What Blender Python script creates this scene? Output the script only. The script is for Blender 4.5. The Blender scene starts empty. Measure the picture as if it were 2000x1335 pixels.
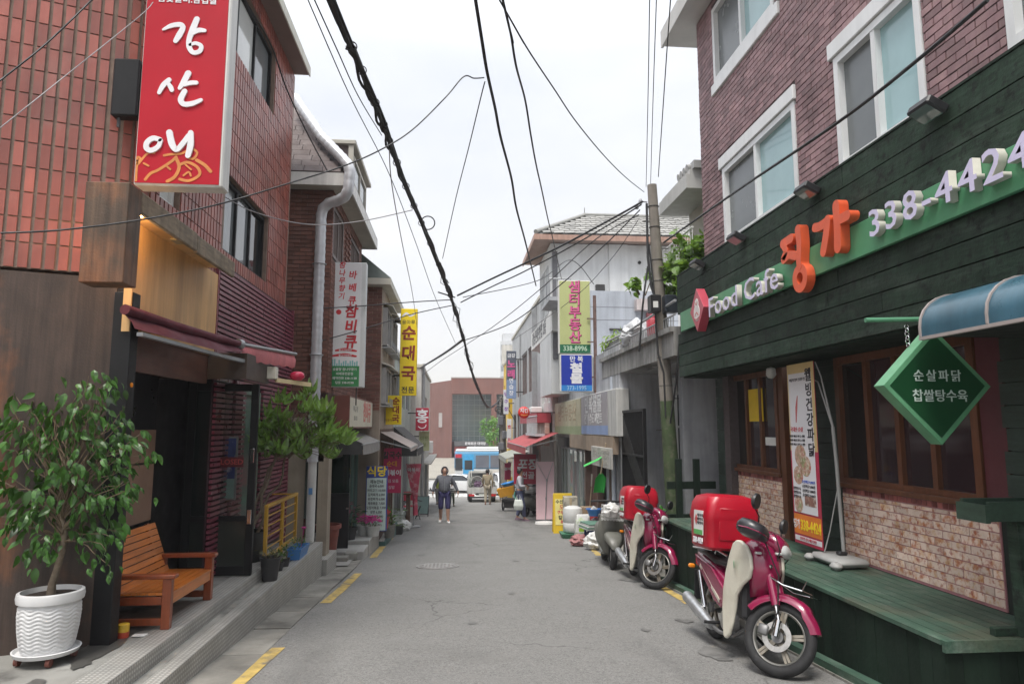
import bpy, math, random
import numpy as np
from mathutils import Vector, Matrix, Euler, noise as mnoise
R = math.radians
random.seed(11)
S = bpy.context.scene
COL = S.collection

# ---------------------------------------------------------------- camera, world, sun, exposure
cam = bpy.data.objects.new('camera', bpy.data.cameras.new('camera'))
COL.objects.link(cam)
cam.data.sensor_width = 36.0
cam.data.lens = 24.0
cam.data.clip_start = 0.05
cam.data.clip_end = 2000
cam.location = (0, 0, 1.55)
cam.rotation_euler = Euler((R(90 + 7.077), 0, R(-4.766)), 'XYZ')
S.camera = cam
CAM = Vector(cam.location)
CAMM = (Matrix.Translation(CAM) @ cam.rotation_euler.to_matrix().to_4x4()).inverted()

SUN_EL, SUN_AZ = R(64), R(205)          # azimuth measured clockwise from +Y
W = bpy.data.worlds.new('World')
S.world = W
W.use_nodes = True
wn, wl = W.node_tree.nodes, W.node_tree.links
wn.clear()
w_out = wn.new('ShaderNodeOutputWorld')
w_bg = wn.new('ShaderNodeBackground')
w_sky = wn.new('ShaderNodeTexSky')
w_sky.sky_type = 'NISHITA'
w_sky.sun_disc = False
w_sky.sun_elevation = SUN_EL
w_sky.sun_rotation = SUN_AZ
w_sky.air_density = 1.0
w_sky.dust_density = 3.0
w_tc = wn.new('ShaderNodeTexCoord')
w_sep = wn.new('ShaderNodeSeparateXYZ')
wl.new(w_tc.outputs['Generated'], w_sep.inputs[0])
# overcast dome: brighter towards the zenith, a little warm near the horizon
w_ramp = wn.new('ShaderNodeValToRGB')
wl.new(w_sep.outputs['Z'], w_ramp.inputs[0])
e = w_ramp.color_ramp.elements
e[0].position, e[0].color = 0.0, (5.7, 5.35, 4.95, 1)
e[1].position, e[1].color = 1.0, (15.0, 15.5, 16.2, 1)
k = w_ramp.color_ramp.elements.new(0.16)
k.color = (5.5, 5.45, 5.45, 1)
k = w_ramp.color_ramp.elements.new(0.5)
k.color = (5.7, 5.82, 6.08, 1)
w_map = wn.new('ShaderNodeMapping')
w_map.inputs['Scale'].default_value = (1.2, 1.2, 3.0)
wl.new(w_tc.outputs['Generated'], w_map.inputs[0])
w_noise = wn.new('ShaderNodeTexNoise')
w_noise.inputs['Scale'].default_value = 1.7
w_noise.inputs['Detail'].default_value = 5
wl.new(w_map.outputs[0], w_noise.inputs[0])
w_nr = wn.new('ShaderNodeMapRange')
w_nr.inputs[1].default_value, w_nr.inputs[2].default_value = 0.3, 0.7
w_nr.inputs[3].default_value, w_nr.inputs[4].default_value = 0.70, 0.97
wl.new(w_noise.outputs[0], w_nr.inputs[0])
w_mix = wn.new('ShaderNodeMixRGB')
wl.new(w_nr.outputs[0], w_mix.inputs[0])
wl.new(w_sky.outputs[0], w_mix.inputs[1])
wl.new(w_ramp.outputs[0], w_mix.inputs[2])
wl.new(w_mix.outputs[0], w_bg.inputs[0])
w_bg.inputs[1].default_value = 0.085
wl.new(w_bg.outputs[0], w_out.inputs[0])

sl = bpy.data.lights.new('sun', 'SUN')
sl.energy = 1.5
sl.angle = R(18)
sl.color = (1.0, 0.95, 0.88)
sun = bpy.data.objects.new('sun', sl)
COL.objects.link(sun)
d = Vector((math.sin(SUN_AZ) * math.cos(SUN_EL), math.cos(SUN_AZ) * math.cos(SUN_EL), math.sin(SUN_EL)))
sun.rotation_euler = (-d).to_track_quat('-Z', 'Y').to_euler()
sun.location = d * 30

S.view_settings.view_transform = 'Standard'
S.view_settings.look = 'None'
S.view_settings.gamma = 1
S.view_settings.exposure = 1.18
S.view_settings.use_curve_mapping = False

# ---------------------------------------------------------------- helpers: materials
def c(h):
    h = h.lstrip('#')
    out = []
    for i in (0, 2, 4):
        v = int(h[i:i + 2], 16) / 255
        out.append(v / 12.92 if v <= 0.04045 else ((v + 0.055) / 1.055) ** 2.4)
    return tuple(out)

MATS = {}
def M(name, rgb, rough=0.6, var=0.12, scale=5.0, streak=0.0, bump=0.12, bscale=60.0, metal=0.0, pv=0.0, spec=0.5,
      spot=None, coat=0.0, alpha=1.0, emit=None, grain=None, dirt=0.0, pofs=False):
    """procedural surface: world-space noise for tone, optional vertical streaks, blotches and per-piece variation"""
    if name in MATS:
        return MATS[name]
    if isinstance(rgb, str):
        rgb = c(rgb)
    m = bpy.data.materials.new(name)
    m.use_nodes = True
    n, l = m.node_tree.nodes, m.node_tree.links
    b = n['Principled BSDF']
    b.inputs['Roughness'].default_value = rough
    b.inputs['Metallic'].default_value = metal
    b.inputs['Specular IOR Level'].default_value = spec
    b.inputs['Coat Weight'].default_value = coat
    b.inputs['Coat Roughness'].default_value = 0.08
    geo = n.new('ShaderNodeNewGeometry')
    POS = geo.outputs['Position']
    if pofs:                    # every piece its own cut of the pattern
        oi0 = n.new('ShaderNodeObjectInfo'); a0 = n.new('ShaderNodeMath'); a0.operation = 'ADD'
        l.new(oi0.outputs['Random'], a0.inputs[0]); l.new(geo.outputs['Random Per Island'], a0.inputs[1])
        m0 = n.new('ShaderNodeMath'); m0.operation = 'MULTIPLY'; m0.inputs[1].default_value = 83.0; l.new(a0.outputs[0], m0.inputs[0])
        v0 = n.new('ShaderNodeVectorMath'); l.new(POS, v0.inputs[0]); l.new(m0.outputs[0], v0.inputs[1]); POS = v0.outputs[0]
    def noise(sc, mapping=None, detail=6, rgh=0.6):
        t = n.new('ShaderNodeTexNoise')
        t.inputs['Scale'].default_value = sc
        t.inputs['Detail'].default_value = detail
        t.inputs['Roughness'].default_value = rgh
        if mapping:
            mp = n.new('ShaderNodeMapping')
            mp.inputs['Scale'].default_value = mapping
            l.new(POS, mp.inputs[0])
            l.new(mp.outputs[0], t.inputs[0])
        else:
            l.new(POS, t.inputs[0])
        return t.outputs[0]
    def rng(sock, a, bb, lo, hi):
        r = n.new('ShaderNodeMapRange')
        r.inputs[1].default_value, r.inputs[2].default_value = a, bb
        r.inputs[3].default_value, r.inputs[4].default_value = lo, hi
        l.new(sock, r.inputs[0])
        return r.outputs[0]
    def mul(x, y):
        q = n.new('ShaderNodeMath'); q.operation = 'MULTIPLY'
        l.new(x, q.inputs[0]); l.new(y, q.inputs[1])
        return q.outputs[0]
    val = rng(noise(scale), 0.3, 0.7, 1 - var, 1 + var)
    if streak:
        val = mul(val, rng(noise(1.0, (scale * 3.5, scale * 3.5, scale * 0.22)), 0.35, 0.68, 1 + streak * 0.35, 1 - streak))
    if grain:
        val = mul(val, rng(noise(1.0, grain[0], 8, 0.7), 0.3, 0.7, 1 - grain[1], 1 + grain[1]))
    if dirt:
        val = mul(val, rng(noise(0.9, None, 9, 0.72), 0.45, 0.7, 1.0, 1 - dirt))
    if pv:
        oi = n.new('ShaderNodeObjectInfo')
        ad = n.new('ShaderNodeMath'); ad.operation = 'ADD'
        l.new(oi.outputs['Random'], ad.inputs[0]); l.new(geo.outputs['Random Per Island'], ad.inputs[1])
        fr = n.new('ShaderNodeMath'); fr.operation = 'FRACT'
        l.new(ad.outputs[0], fr.inputs[0])
        val = mul(val, rng(fr.outputs[0], 0, 1, 1 - pv, 1 + pv))
    col = n.new('ShaderNodeRGB')
    col.outputs[0].default_value = (*rgb, 1)
    base = col.outputs[0]
    for sp in ([spot] if spot and not isinstance(spot, list) else (spot or [])):
        mx = n.new('ShaderNodeMixRGB')
        sc2 = sp[0] if isinstance(sp[0], tuple) else c(sp[0])
        mx.inputs[2].default_value = (*sc2, 1)
        l.new(rng(noise(sp[2], sp[3] if len(sp) > 3 else None), 0.52, 0.66, 0, sp[1]), mx.inputs[0])
        l.new(base, mx.inputs[1])
        base = mx.outputs[0]
    vm = n.new('ShaderNodeVectorMath'); vm.operation = 'SCALE'
    l.new(base, vm.inputs[0]); l.new(val, vm.inputs['Scale'])
    l.new(vm.outputs[0], b.inputs['Base Color'])
    l.new(rng(noise(scale * 1.7), 0.3, 0.7, max(0.02, rough * 0.85), min(1, rough * 1.15)), b.inputs['Roughness'])
    if bump:
        bp = n.new('ShaderNodeBump')
        bp.inputs['Strength'].default_value = bump
        bp.inputs['Distance'].default_value = 0.01
        l.new(noise(bscale), bp.inputs['Height'])
        l.new(bp.outputs[0], b.inputs['Normal'])
    if alpha < 1:
        b.inputs['Alpha'].default_value = alpha
    if emit:
        b.inputs['Emission Color'].default_value = (*emit[0], 1)
        b.inputs['Emission Strength'].default_value = emit[1]
    MATS[name] = m
    return m

def glass(name, rgb, rough=0.04, see=0.0):
    """window glass: glossy pane over a dim room; see = share of the pane that lets the view through"""
    if name in MATS:
        return MATS[name]
    if isinstance(rgb, str):
        rgb = c(rgb)
    m = M(name, rgb, rough, 0.10, 2.0, bump=0.03, bscale=1.6, spec=0.8)
    if see:
        n, l = m.node_tree.nodes, m.node_tree.links
        out = n['Material Output']
        tr = n.new('ShaderNodeBsdfTransparent')
        mx = n.new('ShaderNodeMixShader')
        fr = n.new('ShaderNodeFresnel')
        fr.inputs[0].default_value = 1.5
        r = n.new('ShaderNodeMapRange')
        r.inputs[1].default_value, r.inputs[2].default_value = 0, 1
        r.inputs[3].default_value, r.inputs[4].default_value = 1 - see, 1
        l.new(fr.outputs[0], r.inputs[0]); l.new(r.outputs[0], mx.inputs[0])
        l.new(tr.outputs[0], mx.inputs[1]); l.new(n['Principled BSDF'].outputs[0], mx.inputs[2])
        l.new(mx.outputs[0], out.inputs[0])
    return m

def diamond_plate(name, rgb):
    m = M(name, rgb, 0.45, 0.18, 3.0, bump=0, metal=0.25)
    n, l = m.node_tree.nodes, m.node_tree.links
    geo = n.new('ShaderNodeNewGeometry')
    sep = n.new('ShaderNodeSeparateXYZ'); l.new(geo.outputs['Position'], sep.inputs[0])
    def mth(op, a, bv):
        q = n.new('ShaderNodeMath'); q.operation = op
        for i, x in enumerate((a, bv)):
            if isinstance(x, (int, float)): q.inputs[i].default_value = x
            elif x is not None: l.new(x, q.inputs[i])
        return q.outputs[0]
    t = mth('SUBTRACT', sep.outputs['X'], sep.outputs['Z'])
    a = mth('SINE', mth('MULTIPLY', mth('ADD', sep.outputs['Y'], t), 88.0), None)
    b2 = mth('SINE', mth('MULTIPLY', mth('SUBTRACT', sep.outputs['Y'], t), 88.0), None)
    h = mth('GREATER_THAN', mth('MULTIPLY', a, b2), 0.30)
    bs = n['Principled BSDF'].inputs['Base Color']
    old = bs.links[0].from_socket
    mx = n.new('ShaderNodeMixRGB'); mx.inputs[1].default_value = (.15, .145, .13, 1)     # relief shading put into the colour: darker between the paler studs
    hr = n.new('ShaderNodeMapRange'); hr.inputs[3].default_value = .45
    l.new(h, hr.inputs[0]); l.new(hr.outputs[0], mx.inputs[0]); l.new(old, mx.inputs[2]); l.new(mx.outputs[0], bs)
    bp = n.new('ShaderNodeBump')
    bp.inputs['Strength'].default_value = 0.9
    bp.inputs['Distance'].default_value = 0.006
    l.new(h, bp.inputs['Height']); l.new(bp.outputs[0], n['Principled BSDF'].inputs['Normal'])
    return m

# ---------------------------------------------------------------- helpers: meshes
class MB:
    def __init__(s):
        s.v, s.f, s.mi = [], [], []
    def add(s, vs, fs, m=0):
        o = len(s.v)
        s.v.extend([tuple(p) for p in vs])
        s.f.extend([tuple(i + o for i in q) for q in fs])
        s.mi.extend([m] * len(fs))
        return s
    def box(s, x0, x1, y0, y1, z0, z1, m=0):
        v = [(x, y, z) for z in (z0, z1) for y in (y0, y1) for x in (x0, x1)]
        return s.add(v, [(0, 2, 3, 1), (4, 5, 7, 6), (0, 1, 5, 4), (2, 6, 7, 3), (0, 4, 6, 2), (1, 3, 7, 5)], m)
    def cbox(s, x0, x1, y0, y1, z0, z1, ch=0.01, m=0):
        """box with chamfered edges"""
        lo, hi = (x0, y0, z0), (x1, y1, z1)
        ch = min(ch, (x1 - x0) / 2.05, (y1 - y0) / 2.05, (z1 - z0) / 2.05)
        vs, idx = [], {}
        for sx in (0, 1):
            for sy in (0, 1):
                for sz in (0, 1):
                    for ax in range(3):
                        p = []
                        for a, sg in enumerate((sx, sy, sz)):
                            e_ = hi[a] if sg else lo[a]
                            p.append(e_ if a == ax else e_ + (-ch if sg else ch))
                        idx[(sx, sy, sz, ax)] = len(vs); vs.append(p)
        fs = []
        for ax in range(3):
            o = [a for a in range(3) if a != ax]
            for sg in (0, 1):
                q = []
                for (a, b) in ((0, 0), (1, 0), (1, 1), (0, 1)):
                    kk = [0, 0, 0]; kk[ax] = sg; kk[o[0]] = a; kk[o[1]] = b
                    q.append(idx[(*kk, ax)])
                fs.append(q)
        for ax in range(3):
            o = [a for a in range(3) if a != ax]
            for a in (0, 1):
                for b in (0, 1):
                    k0 = [0, 0, 0]; k0[o[0]] = a; k0[o[1]] = b
                    k1 = list(k0); k1[ax] = 1
                    fs.append([idx[(*k0, o[0])], idx[(*k1, o[0])], idx[(*k1, o[1])], idx[(*k0, o[1])]])
        for sx in (0, 1):
            for sy in (0, 1):
                for sz in (0, 1):
                    fs.append([idx[(sx, sy, sz, a)] for a in range(3)])
        cen = Vector([(lo[i] + hi[i]) / 2 for i in range(3)])
        out = []
        for q in fs:
            p = [Vector(vs[i]) for i in q]
            nr = (p[1] - p[0]).cross(p[2] - p[0])
            out.append(q if nr.dot(sum(p, Vector()) / len(p) - cen) >= 0 else q[::-1])
        return s.add(vs, out, m)
    def xf(s, mat, start=0):
        for i in range(start, len(s.v)):
            s.v[i] = tuple(mat @ Vector(s.v[i]))
        return s
    def bar(s, p, q, w, h=None, up=(0, 0, 1), m=0):
        p, q = Vector(p), Vector(q)
        h = h or w
        dz = (q - p).normalized()
        u = Vector(up)
        if abs(dz.dot(u)) > 0.98: u = Vector((0, 1, 0))
        a = dz.cross(u).normalized() * (w / 2)
        b = a.normalized().cross(dz) * (h / 2)
        vs = [p - a - b, p + a - b, p + a + b, p - a + b, q - a - b, q + a - b, q + a + b, q - a + b]
        return s.add(vs, [(0, 1, 2, 3), (7, 6, 5, 4), (0, 4, 5, 1), (1, 5, 6, 2), (2, 6, 7, 3), (3, 7, 4, 0)], m)
    def loft(s, rings, closed=True, caps=True, m=0):
        n = len(rings[0])
        vs = [p for r in rings for p in r]
        fs = []
        for i in range(len(rings) - 1):
            for j in range(n if closed else n - 1):
                a, b = i * n + j, i * n + (j + 1) % n
                fs.append((a, b, b + n, a + n))
        if caps and closed:
            fs.append(tuple(range(n))[::-1]); fs.append(tuple((len(rings) - 1) * n + j for j in range(n)))
        return s.add(vs, fs, m)
    def tube(s, pts, r, n=8, caps=True, m=0, flat=1.0):
        pts = [Vector(p) for p in pts]
        rs = r if isinstance(r, (list, tuple)) else [r] * len(pts)
        rings, a = [], None
        for i, p in enumerate(pts):
            t = (pts[min(i + 1, len(pts) - 1)] - pts[max(i - 1, 0)]).normalized()
            if a is None:
                a = t.orthogonal() if abs(t.z) > 0.9 else t.cross(Vector((0, 0, 1)))
            a = (a - t * a.dot(t)).normalized()
            b = t.cross(a)
            rings.append([p + a * math.cos(6.28319 * k / n) * rs[i] + b * math.sin(6.28319 * k / n) * rs[i] * flat for k in range(n)])
        return s.loft(rings, True, caps, m)
    def lathe(s, prof, n=20, o=(0, 0, 0), ax='Z', m=0, a0=0.0, caps=True):
        rings = []
        for (r, z) in prof:
            ring = []
            for k in range(n):
                t = a0 + 6.28319 * k / n
                x, y = r * math.cos(t), r * math.sin(t)
                p = (x, y, z) if ax == 'Z' else ((x, z, y) if ax == 'Y' else (z, x, y))
                ring.append((p[0] + o[0], p[1] + o[1], p[2] + o[2]))
            rings.append(ring if ax != 'Y' else ring[::-1])
        return s.loft(rings, True, caps, m)
    def torus(s, R0, r, n=32, k=10, o=(0, 0, 0), ax='Y', m=0, flat=1.0):
        rings = []
        for i in range(n):
            t = 6.28319 * i / n
            ring = []
            for j in range(k):
                q = 6.28319 * j / k
                rr = R0 + r * math.cos(q); h = r * flat * math.sin(q)
                x, y = rr * math.cos(t), rr * math.sin(t)
                p = (x, h, y) if ax == 'Y' else ((h, x, y) if ax == 'X' else (x, y, h))
                ring.append((p[0] + o[0], p[1] + o[1], p[2] + o[2]))
            rings.append(ring)
        rings.append(rings[0])
        return s.loft(rings, True, False, m)
    def prism(s, poly, y0, y1, m=0):
        """polygon in local x,z extruded from y0 (front) to y1"""
        n = len(poly)
        vs = [(x, y0, z) for x, z in poly] + [(x, y1, z) for x, z in poly]
        fs = [tuple(range(n)), tuple(range(2 * n - 1, n - 1, -1))]
        fs += [(i, i + n, (i + 1) % n + n, (i + 1) % n) for i in range(n)]
        return s.add(vs, fs, m)
    def zprism(s, poly, z0, z1, m=0):
        n = len(poly)
        vs = [(x, y, z0) for x, y in poly] + [(x, y, z1) for x, y in poly]
        fs = [tuple(range(n))[::-1], tuple(range(n, 2 * n))]
        fs += [(i, (i + 1) % n, (i + 1) % n + n, i + n) for i in range(n)]
        return s.add(vs, fs, m)
    def stroke(s, pts, w, y=0.0, t=0.004, m=0, seg=10):
        """round-ended brush stroke in local x,z, front face at y - t; w may vary along it"""
        P = [Vector((a, b)) for a, b in pts]
        ws = w if isinstance(w, (list, tuple)) else [w] * len(P)
        out, wo = [], []
        for i in range(len(P) - 1):          # Catmull-Rom smoothing
            p0, p1, p2, p3 = P[max(i - 1, 0)], P[i], P[i + 1], P[min(i + 2, len(P) - 1)]
            for k in range(seg):
                u = k / seg
                out.append(0.5 * ((2 * p1) + (p2 - p0) * u + (2 * p0 - 5 * p1 + 4 * p2 - p3) * u * u + (3 * p1 - p0 - 3 * p2 + p3) * u ** 3))
                wo.append(ws[i] * (1 - u) + ws[i + 1] * u)
        out.append(P[-1]); wo.append(ws[-1])
        L, Rr = [], []
        for i, p in enumerate(out):
            tn = (out[min(i + 1, len(out) - 1)] - out[max(i - 1, 0)])
            tn = tn.normalized() if tn.length > 1e-9 else Vector((1, 0))
            nn = Vector((-tn.y, tn.x)) * wo[i] / 2
            L.append(p + nn); Rr.append(p - nn)
        def cap(p, frm, w_):
            a = math.atan2(frm.y - p.y, frm.x - p.x)
            return [Vector((p.x + w_ / 2 * math.cos(a - math.pi * q / 6), p.y + w_ / 2 * math.sin(a - math.pi * q / 6))) for q in range(1, 6)]
        n = len(out)
        c1, c0 = cap(out[-1], L[-1], wo[-1]), cap(out[0], Rr[0], wo[0])
        vs = [(p.x, y - t, p.y) for p in L] + [(p.x, y - t, p.y) for p in Rr]
        fs = [(i, i + 1, n + i + 1, n + i) for i in range(n - 1)]
        vs += [(p.x, y - t, p.y) for p in c1] + [(p.x, y - t, p.y) for p in c0]
        e1 = [n - 1] + list(range(2 * n, 2 * n + 5)) + [2 * n - 1]
        e0 = [n] + list(range(2 * n + 5, 2 * n + 10)) + [0]
        fs += [tuple(e1), tuple(e0)]
        loop = list(range(n - 1)) + e1 + list(range(2 * n - 2, n, -1)) + e0[:-1]
        base = len(vs)
        vs += [(vs[i][0], y, vs[i][2]) for i in loop]
        q = len(loop)
        fs += [(loop[(i + 1) % q], loop[i], base + i, base + (i + 1) % q) for i in range(q)]
        return s.add(vs, fs, m)
    def mesh(s, name, mats, smooth=None):
        me = bpy.data.meshes.new(name)
        me.from_pydata(s.v, [], s.f)
        for m in (mats if isinstance(mats, (list, tuple)) else [mats]):
            me.materials.append(m)
        if any(s.mi):
            me.polygons.foreach_set('material_index', s.mi)
        if smooth:
            me.polygons.foreach_set('use_smooth', [True] * len(s.f))
            me.set_sharp_from_angle(angle=R(smooth))
        me.update()
        return me
    def build(s, name, mats, parent=None, smooth=None, loc=None, rot=None, bevel=0):
        o = bpy.data.objects.new(name, s.mesh(name, mats, smooth))
        COL.objects.link(o)
        o.parent = parent
        if loc: o.location = loc
        if rot: o.rotation_euler = rot
        if bevel:
            b = o.modifiers.new('bevel', 'BEVEL'); b.width = bevel; b.segments = 2; b.limit_method = 'ANGLE'
        return o

def tag(o, label=None, cat=None, group=None, kind=None):
    if label: o['label'] = label
    if cat: o['category'] = cat
    if group: o['group'] = group
    if kind: o['kind'] = kind
    return o
def thing(name, label, cat, loc=(0, 0, 0), rz=0.0, group=None):
    o = bpy.data.objects.new(name, None)
    o.empty_display_size = 0.1
    COL.objects.link(o)
    o.location = loc
    o.rotation_euler = (0, 0, rz)
    return tag(o, label, cat, group)
def copy_tree(o, parent=None):
    q = o.copy()
    COL.objects.link(q)
    if parent is not None: q.parent = parent
    for ch in list(o.children): copy_tree(ch, q)
    return q
LEFT, RIGHT = R(90), R(-90)              # facade frames: x along the wall, -y towards the street

UNIT = MB().box(-.5, .5, -.5, .5, -.5, .5)
def bx(x0, x1, y0, y1, z0, z1, rot=None):
    m = Matrix.Translation(((x0 + x1) / 2, (y0 + y1) / 2, (z0 + z1) / 2))
    if rot: m = m @ rot
    return m @ Matrix.Diagonal((x1 - x0, y1 - y0, z1 - z0, 1))
def mat_of(o):
    return Matrix.Translation(o.location) @ o.rotation_euler.to_matrix().to_4x4() if o else Matrix()
def pieces(name, rest, parent, mats4, mat, limit=300, unit=None, smooth=None):
    """the pieces that show largest as objects of their own (shared mesh), the rest joined as one part"""
    unit = unit or UNIT
    PM = mat_of(parent)
    sc = []
    for i, m4 in enumerate(mats4):
        wp = PM @ m4.translation
        q = CAMM @ wp
        if q.z < -0.1:
            X, Y = -q.x / q.z / 0.75, -q.y / q.z / 0.5
            d_ = q.length + (0 if abs(X) < 1.02 and abs(Y) < 1.02 else 1000)
        else:
            d_ = 3000 + q.length
        sc.append((d_, i))
    sc.sort()
    me = unit.mesh(name, mat, smooth)
    for _, i in sc[:limit]:
        o = bpy.data.objects.new(name, me)
        COL.objects.link(o)
        o.parent = parent
        o.matrix_basis = mats4[i]
    left = sc[limit:]
    if left:
        uv = np.array([(*p, 1.0) for p in unit.v])
        nv = len(uv)
        V, F = [], []
        for kx, (_, i) in enumerate(left):
            V.append((uv @ np.array(mats4[i]).T)[:, :3])
            F.extend([tuple(a + kx * nv for a in q) for q in unit.f])
        me2 = bpy.data.meshes.new(rest)
        me2.from_pydata(np.concatenate(V).tolist(), [], F)
        me2.materials.append(mat)
        if smooth: me2.polygons.foreach_set('use_smooth', [True] * len(F))
        o = bpy.data.objects.new(rest, me2)
        COL.objects.link(o)
        o.parent = parent
        o['kind'] = 'stuff'

def cut(a, b, holes):
    """interval [a,b] minus holes"""
    segs = [(a, b)]
    for (h0, h1) in holes:
        nxt = []
        for (p, q) in segs:
            if h1 <= p or h0 >= q: nxt.append((p, q))
            else:
                if h0 > p: nxt.append((p, h0))
                if h1 < q: nxt.append((h1, q))
        segs = nxt
    return [s_ for s_ in segs if s_[1] - s_[0] > 0.012]
def courses(x0, x1, z0, z1, bw, bh, gap, y0, y1, holes=(), bond=True, jit=0.0):
    """masonry as a list of box matrices in local facade coordinates"""
    out, kz, z = [], 0, z0
    while z < z1 - 0.01:
        zt = min(z + bh, z1)
        hs = [(h[0], h[1]) for h in holes if h[2] < zt - 0.004 and h[3] > z + 0.004]
        x = x0 - (bw / 2 if (bond and kz % 2) else 0)
        while x < x1:
            for (p, q) in cut(max(x, x0), min(x + bw, x1), hs):
                j = random.uniform(-jit, jit)
                out.append(bx(p + gap / 2, q - gap / 2, y0 + j, y1, z + gap / 2, zt - gap / 2))
            x += bw
        z += bh; kz += 1
    return out
def wall_holes(mb, x0, x1, z0, z1, y0, y1, holes=(), m=0):
    zs = sorted({z0, z1, *[min(max(h[2], z0), z1) for h in holes], *[min(max(h[3], z0), z1) for h in holes]})
    for a, b in zip(zs, zs[1:]):
        hs = [(h[0], h[1]) for h in holes if h[2] < b - 1e-4 and h[3] > a + 1e-4]
        for (p, q) in cut(x0, x1, hs):
            mb.box(p, q, y0, y1, a, b, m)
    return mb
def window(par, x0, x1, z0, z1, y=0.0, fw=0.05, dp=0.06, n=2, fm=None, pm=None, name='window', bars=(), pane_names=True, rail=0):
    """frame as a part, each pane a sub-part"""
    f = MB()
    f.box(x0, x1, y, y + dp, z1 - fw, z1); f.box(x0, x1, y, y + dp, z0, z0 + fw)
    f.box(x0, x0 + fw, y, y + dp, z0 + fw, z1 - fw); f.box(x1 - fw, x1, y, y + dp, z0 + fw, z1 - fw)
    w = (x1 - x0 - 2 * fw) / n
    for i in range(1, n):
        f.box(x0 + fw + w * i - fw * .4, x0 + fw + w * i + fw * .4, y + .006, y + dp, z0 + fw, z1 - fw)
    for zb in bars:
        f.box(x0 + fw, x1 - fw, y + .01, y + dp - .004, zb - fw * .35, zb + fw * .35)
    fo = f.build(name, fm, par)
    for i in range(n):
        p = MB().box(x0 + fw + w * i + (fw * .4 if i else 0), x0 + fw + w * (i + 1) - (fw * .4 if i < n - 1 else 0),
                     y + dp * .55, y + dp * .75, z0 + fw, z1 - fw)
        p.build('pane', pm[i % len(pm)] if isinstance(pm, list) else pm, fo)
    return fo

def text(s, size, par, loc, mat, rot=(R(90), 0, 0), ext=0.002, bold=0.0, align='CENTER', name='lettering', sx=1.0, space=1.0, line=1.0, mats=None, shear=0.0):
    cu = bpy.data.curves.new('t', 'FONT')
    cu.body = s
    cu.size = size
    cu.align_x = align
    cu.align_y = 'CENTER'
    cu.extrude = ext
    cu.offset = bold * size
    cu.space_character = space
    cu.space_line = line
    cu.shear = shear
    cu.resolution_u = 2
    t = bpy.data.objects.new('t', cu)
    me = bpy.data.meshes.new_from_object(t)
    bpy.data.objects.remove(t)
    bpy.data.curves.remove(cu)
    me.name = name
    me.materials.clear()
    for q in (mats or [mat]): me.materials.append(q)
    if mats:
        me.polygons.foreach_set('material_index', [0 if abs(p.normal.z) > 0.7 else 1 for p in me.polygons])
    o = bpy.data.objects.new(name, me)
    COL.objects.link(o)
    o.parent = par
    o.location = loc
    o.rotation_euler = rot
    o.scale = (sx, 1, 1)
    return o
def vtext(chars, size, pitch, par, loc, mat, **kw):
    """one glyph below the other, centred"""
    return text('\n'.join(chars), size, par, loc, mat, line=pitch / size, **kw)
def g(Y):
    """height of the street, which falls away from the camera"""
    if Y < 42: return -0.065 * Y
    if Y < 50: return -2.73 - 0.065 * (Y - 42) * (1 - (Y - 42) / 16)
    if Y < 60: return -2.99
    if Y < 78: return -2.99 + (Y - 60) * 0.05
    return -2.09
# ---------------------------------------------------------------- materials
asph = M('asphalt', (.20, .196, .187), .85, .15, .9, bump=.6, bscale=170, dirt=.22,
         spot=[((.36, .355, .34), .8, 120.0), ((.06, .06, .057), .75, 70.0), ((.30, .295, .28), .45, 34.0), ((.09, .09, .086), .4, 26.0), ((.085, .084, .082), .55, .5, (1.3, .22, 1.0)), ((.21, .205, .195), .5, 1.7)])
def cracks(m, scale, width, dark):
    n, l = m.node_tree.nodes, m.node_tree.links
    geo = n.new('ShaderNodeNewGeometry')
    dn = n.new('ShaderNodeTexNoise'); dn.inputs['Scale'].default_value = 3.0; dn.inputs['Detail'].default_value = 6
    l.new(geo.outputs['Position'], dn.inputs[0])
    ds = n.new('ShaderNodeVectorMath'); ds.operation = 'SCALE'; ds.inputs['Scale'].default_value = .35
    l.new(dn.outputs['Color'], ds.inputs[0])
    ad = n.new('ShaderNodeVectorMath'); l.new(geo.outputs['Position'], ad.inputs[0]); l.new(ds.outputs[0], ad.inputs[1])
    vo = n.new('ShaderNodeTexVoronoi'); vo.feature = 'DISTANCE_TO_EDGE'; vo.inputs['Scale'].default_value = scale
    l.new(ad.outputs[0], vo.inputs[0])
    r = n.new('ShaderNodeMapRange'); r.inputs[1].default_value = 0; r.inputs[2].default_value = width; r.inputs[3].default_value = 1; r.inputs[4].default_value = 0
    l.new(vo.outputs['Distance'], r.inputs[0])
    mk = n.new('ShaderNodeTexNoise'); mk.inputs['Scale'].default_value = .45; l.new(geo.outputs['Position'], mk.inputs[0])
    mr = n.new('ShaderNodeMapRange'); mr.inputs[1].default_value = .5; mr.inputs[2].default_value = .6; mr.inputs[4].default_value = dark
    l.new(mk.outputs[0], mr.inputs[0])
    q = n.new('ShaderNodeMath'); q.operation = 'MULTIPLY'; l.new(r.outputs[0], q.inputs[0]); l.new(mr.outputs[0], q.inputs[1])
    b = n['Principled BSDF'].inputs['Base Color']; old = b.links[0].from_socket
    mx = n.new('ShaderNodeMixRGB'); mx.inputs[2].default_value = (.02, .02, .019, 1)
    l.new(q.outputs[0], mx.inputs[0]); l.new(old, mx.inputs[1]); l.new(mx.outputs[0], b)
cracks(asph, .42, .006, .8)
conc = M('concrete', (.27, .262, .235), .85, .2, 2.2, bump=.3, bscale=90, dirt=.35, spot=((.10, .098, .085), .55, 1.6))
cracks(conc, .8, .012, .7)
conc_l = M('pale_concrete', (.36, .35, .33), .8, .15, 1.6, bump=.2, bscale=70, dirt=.22)
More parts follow.
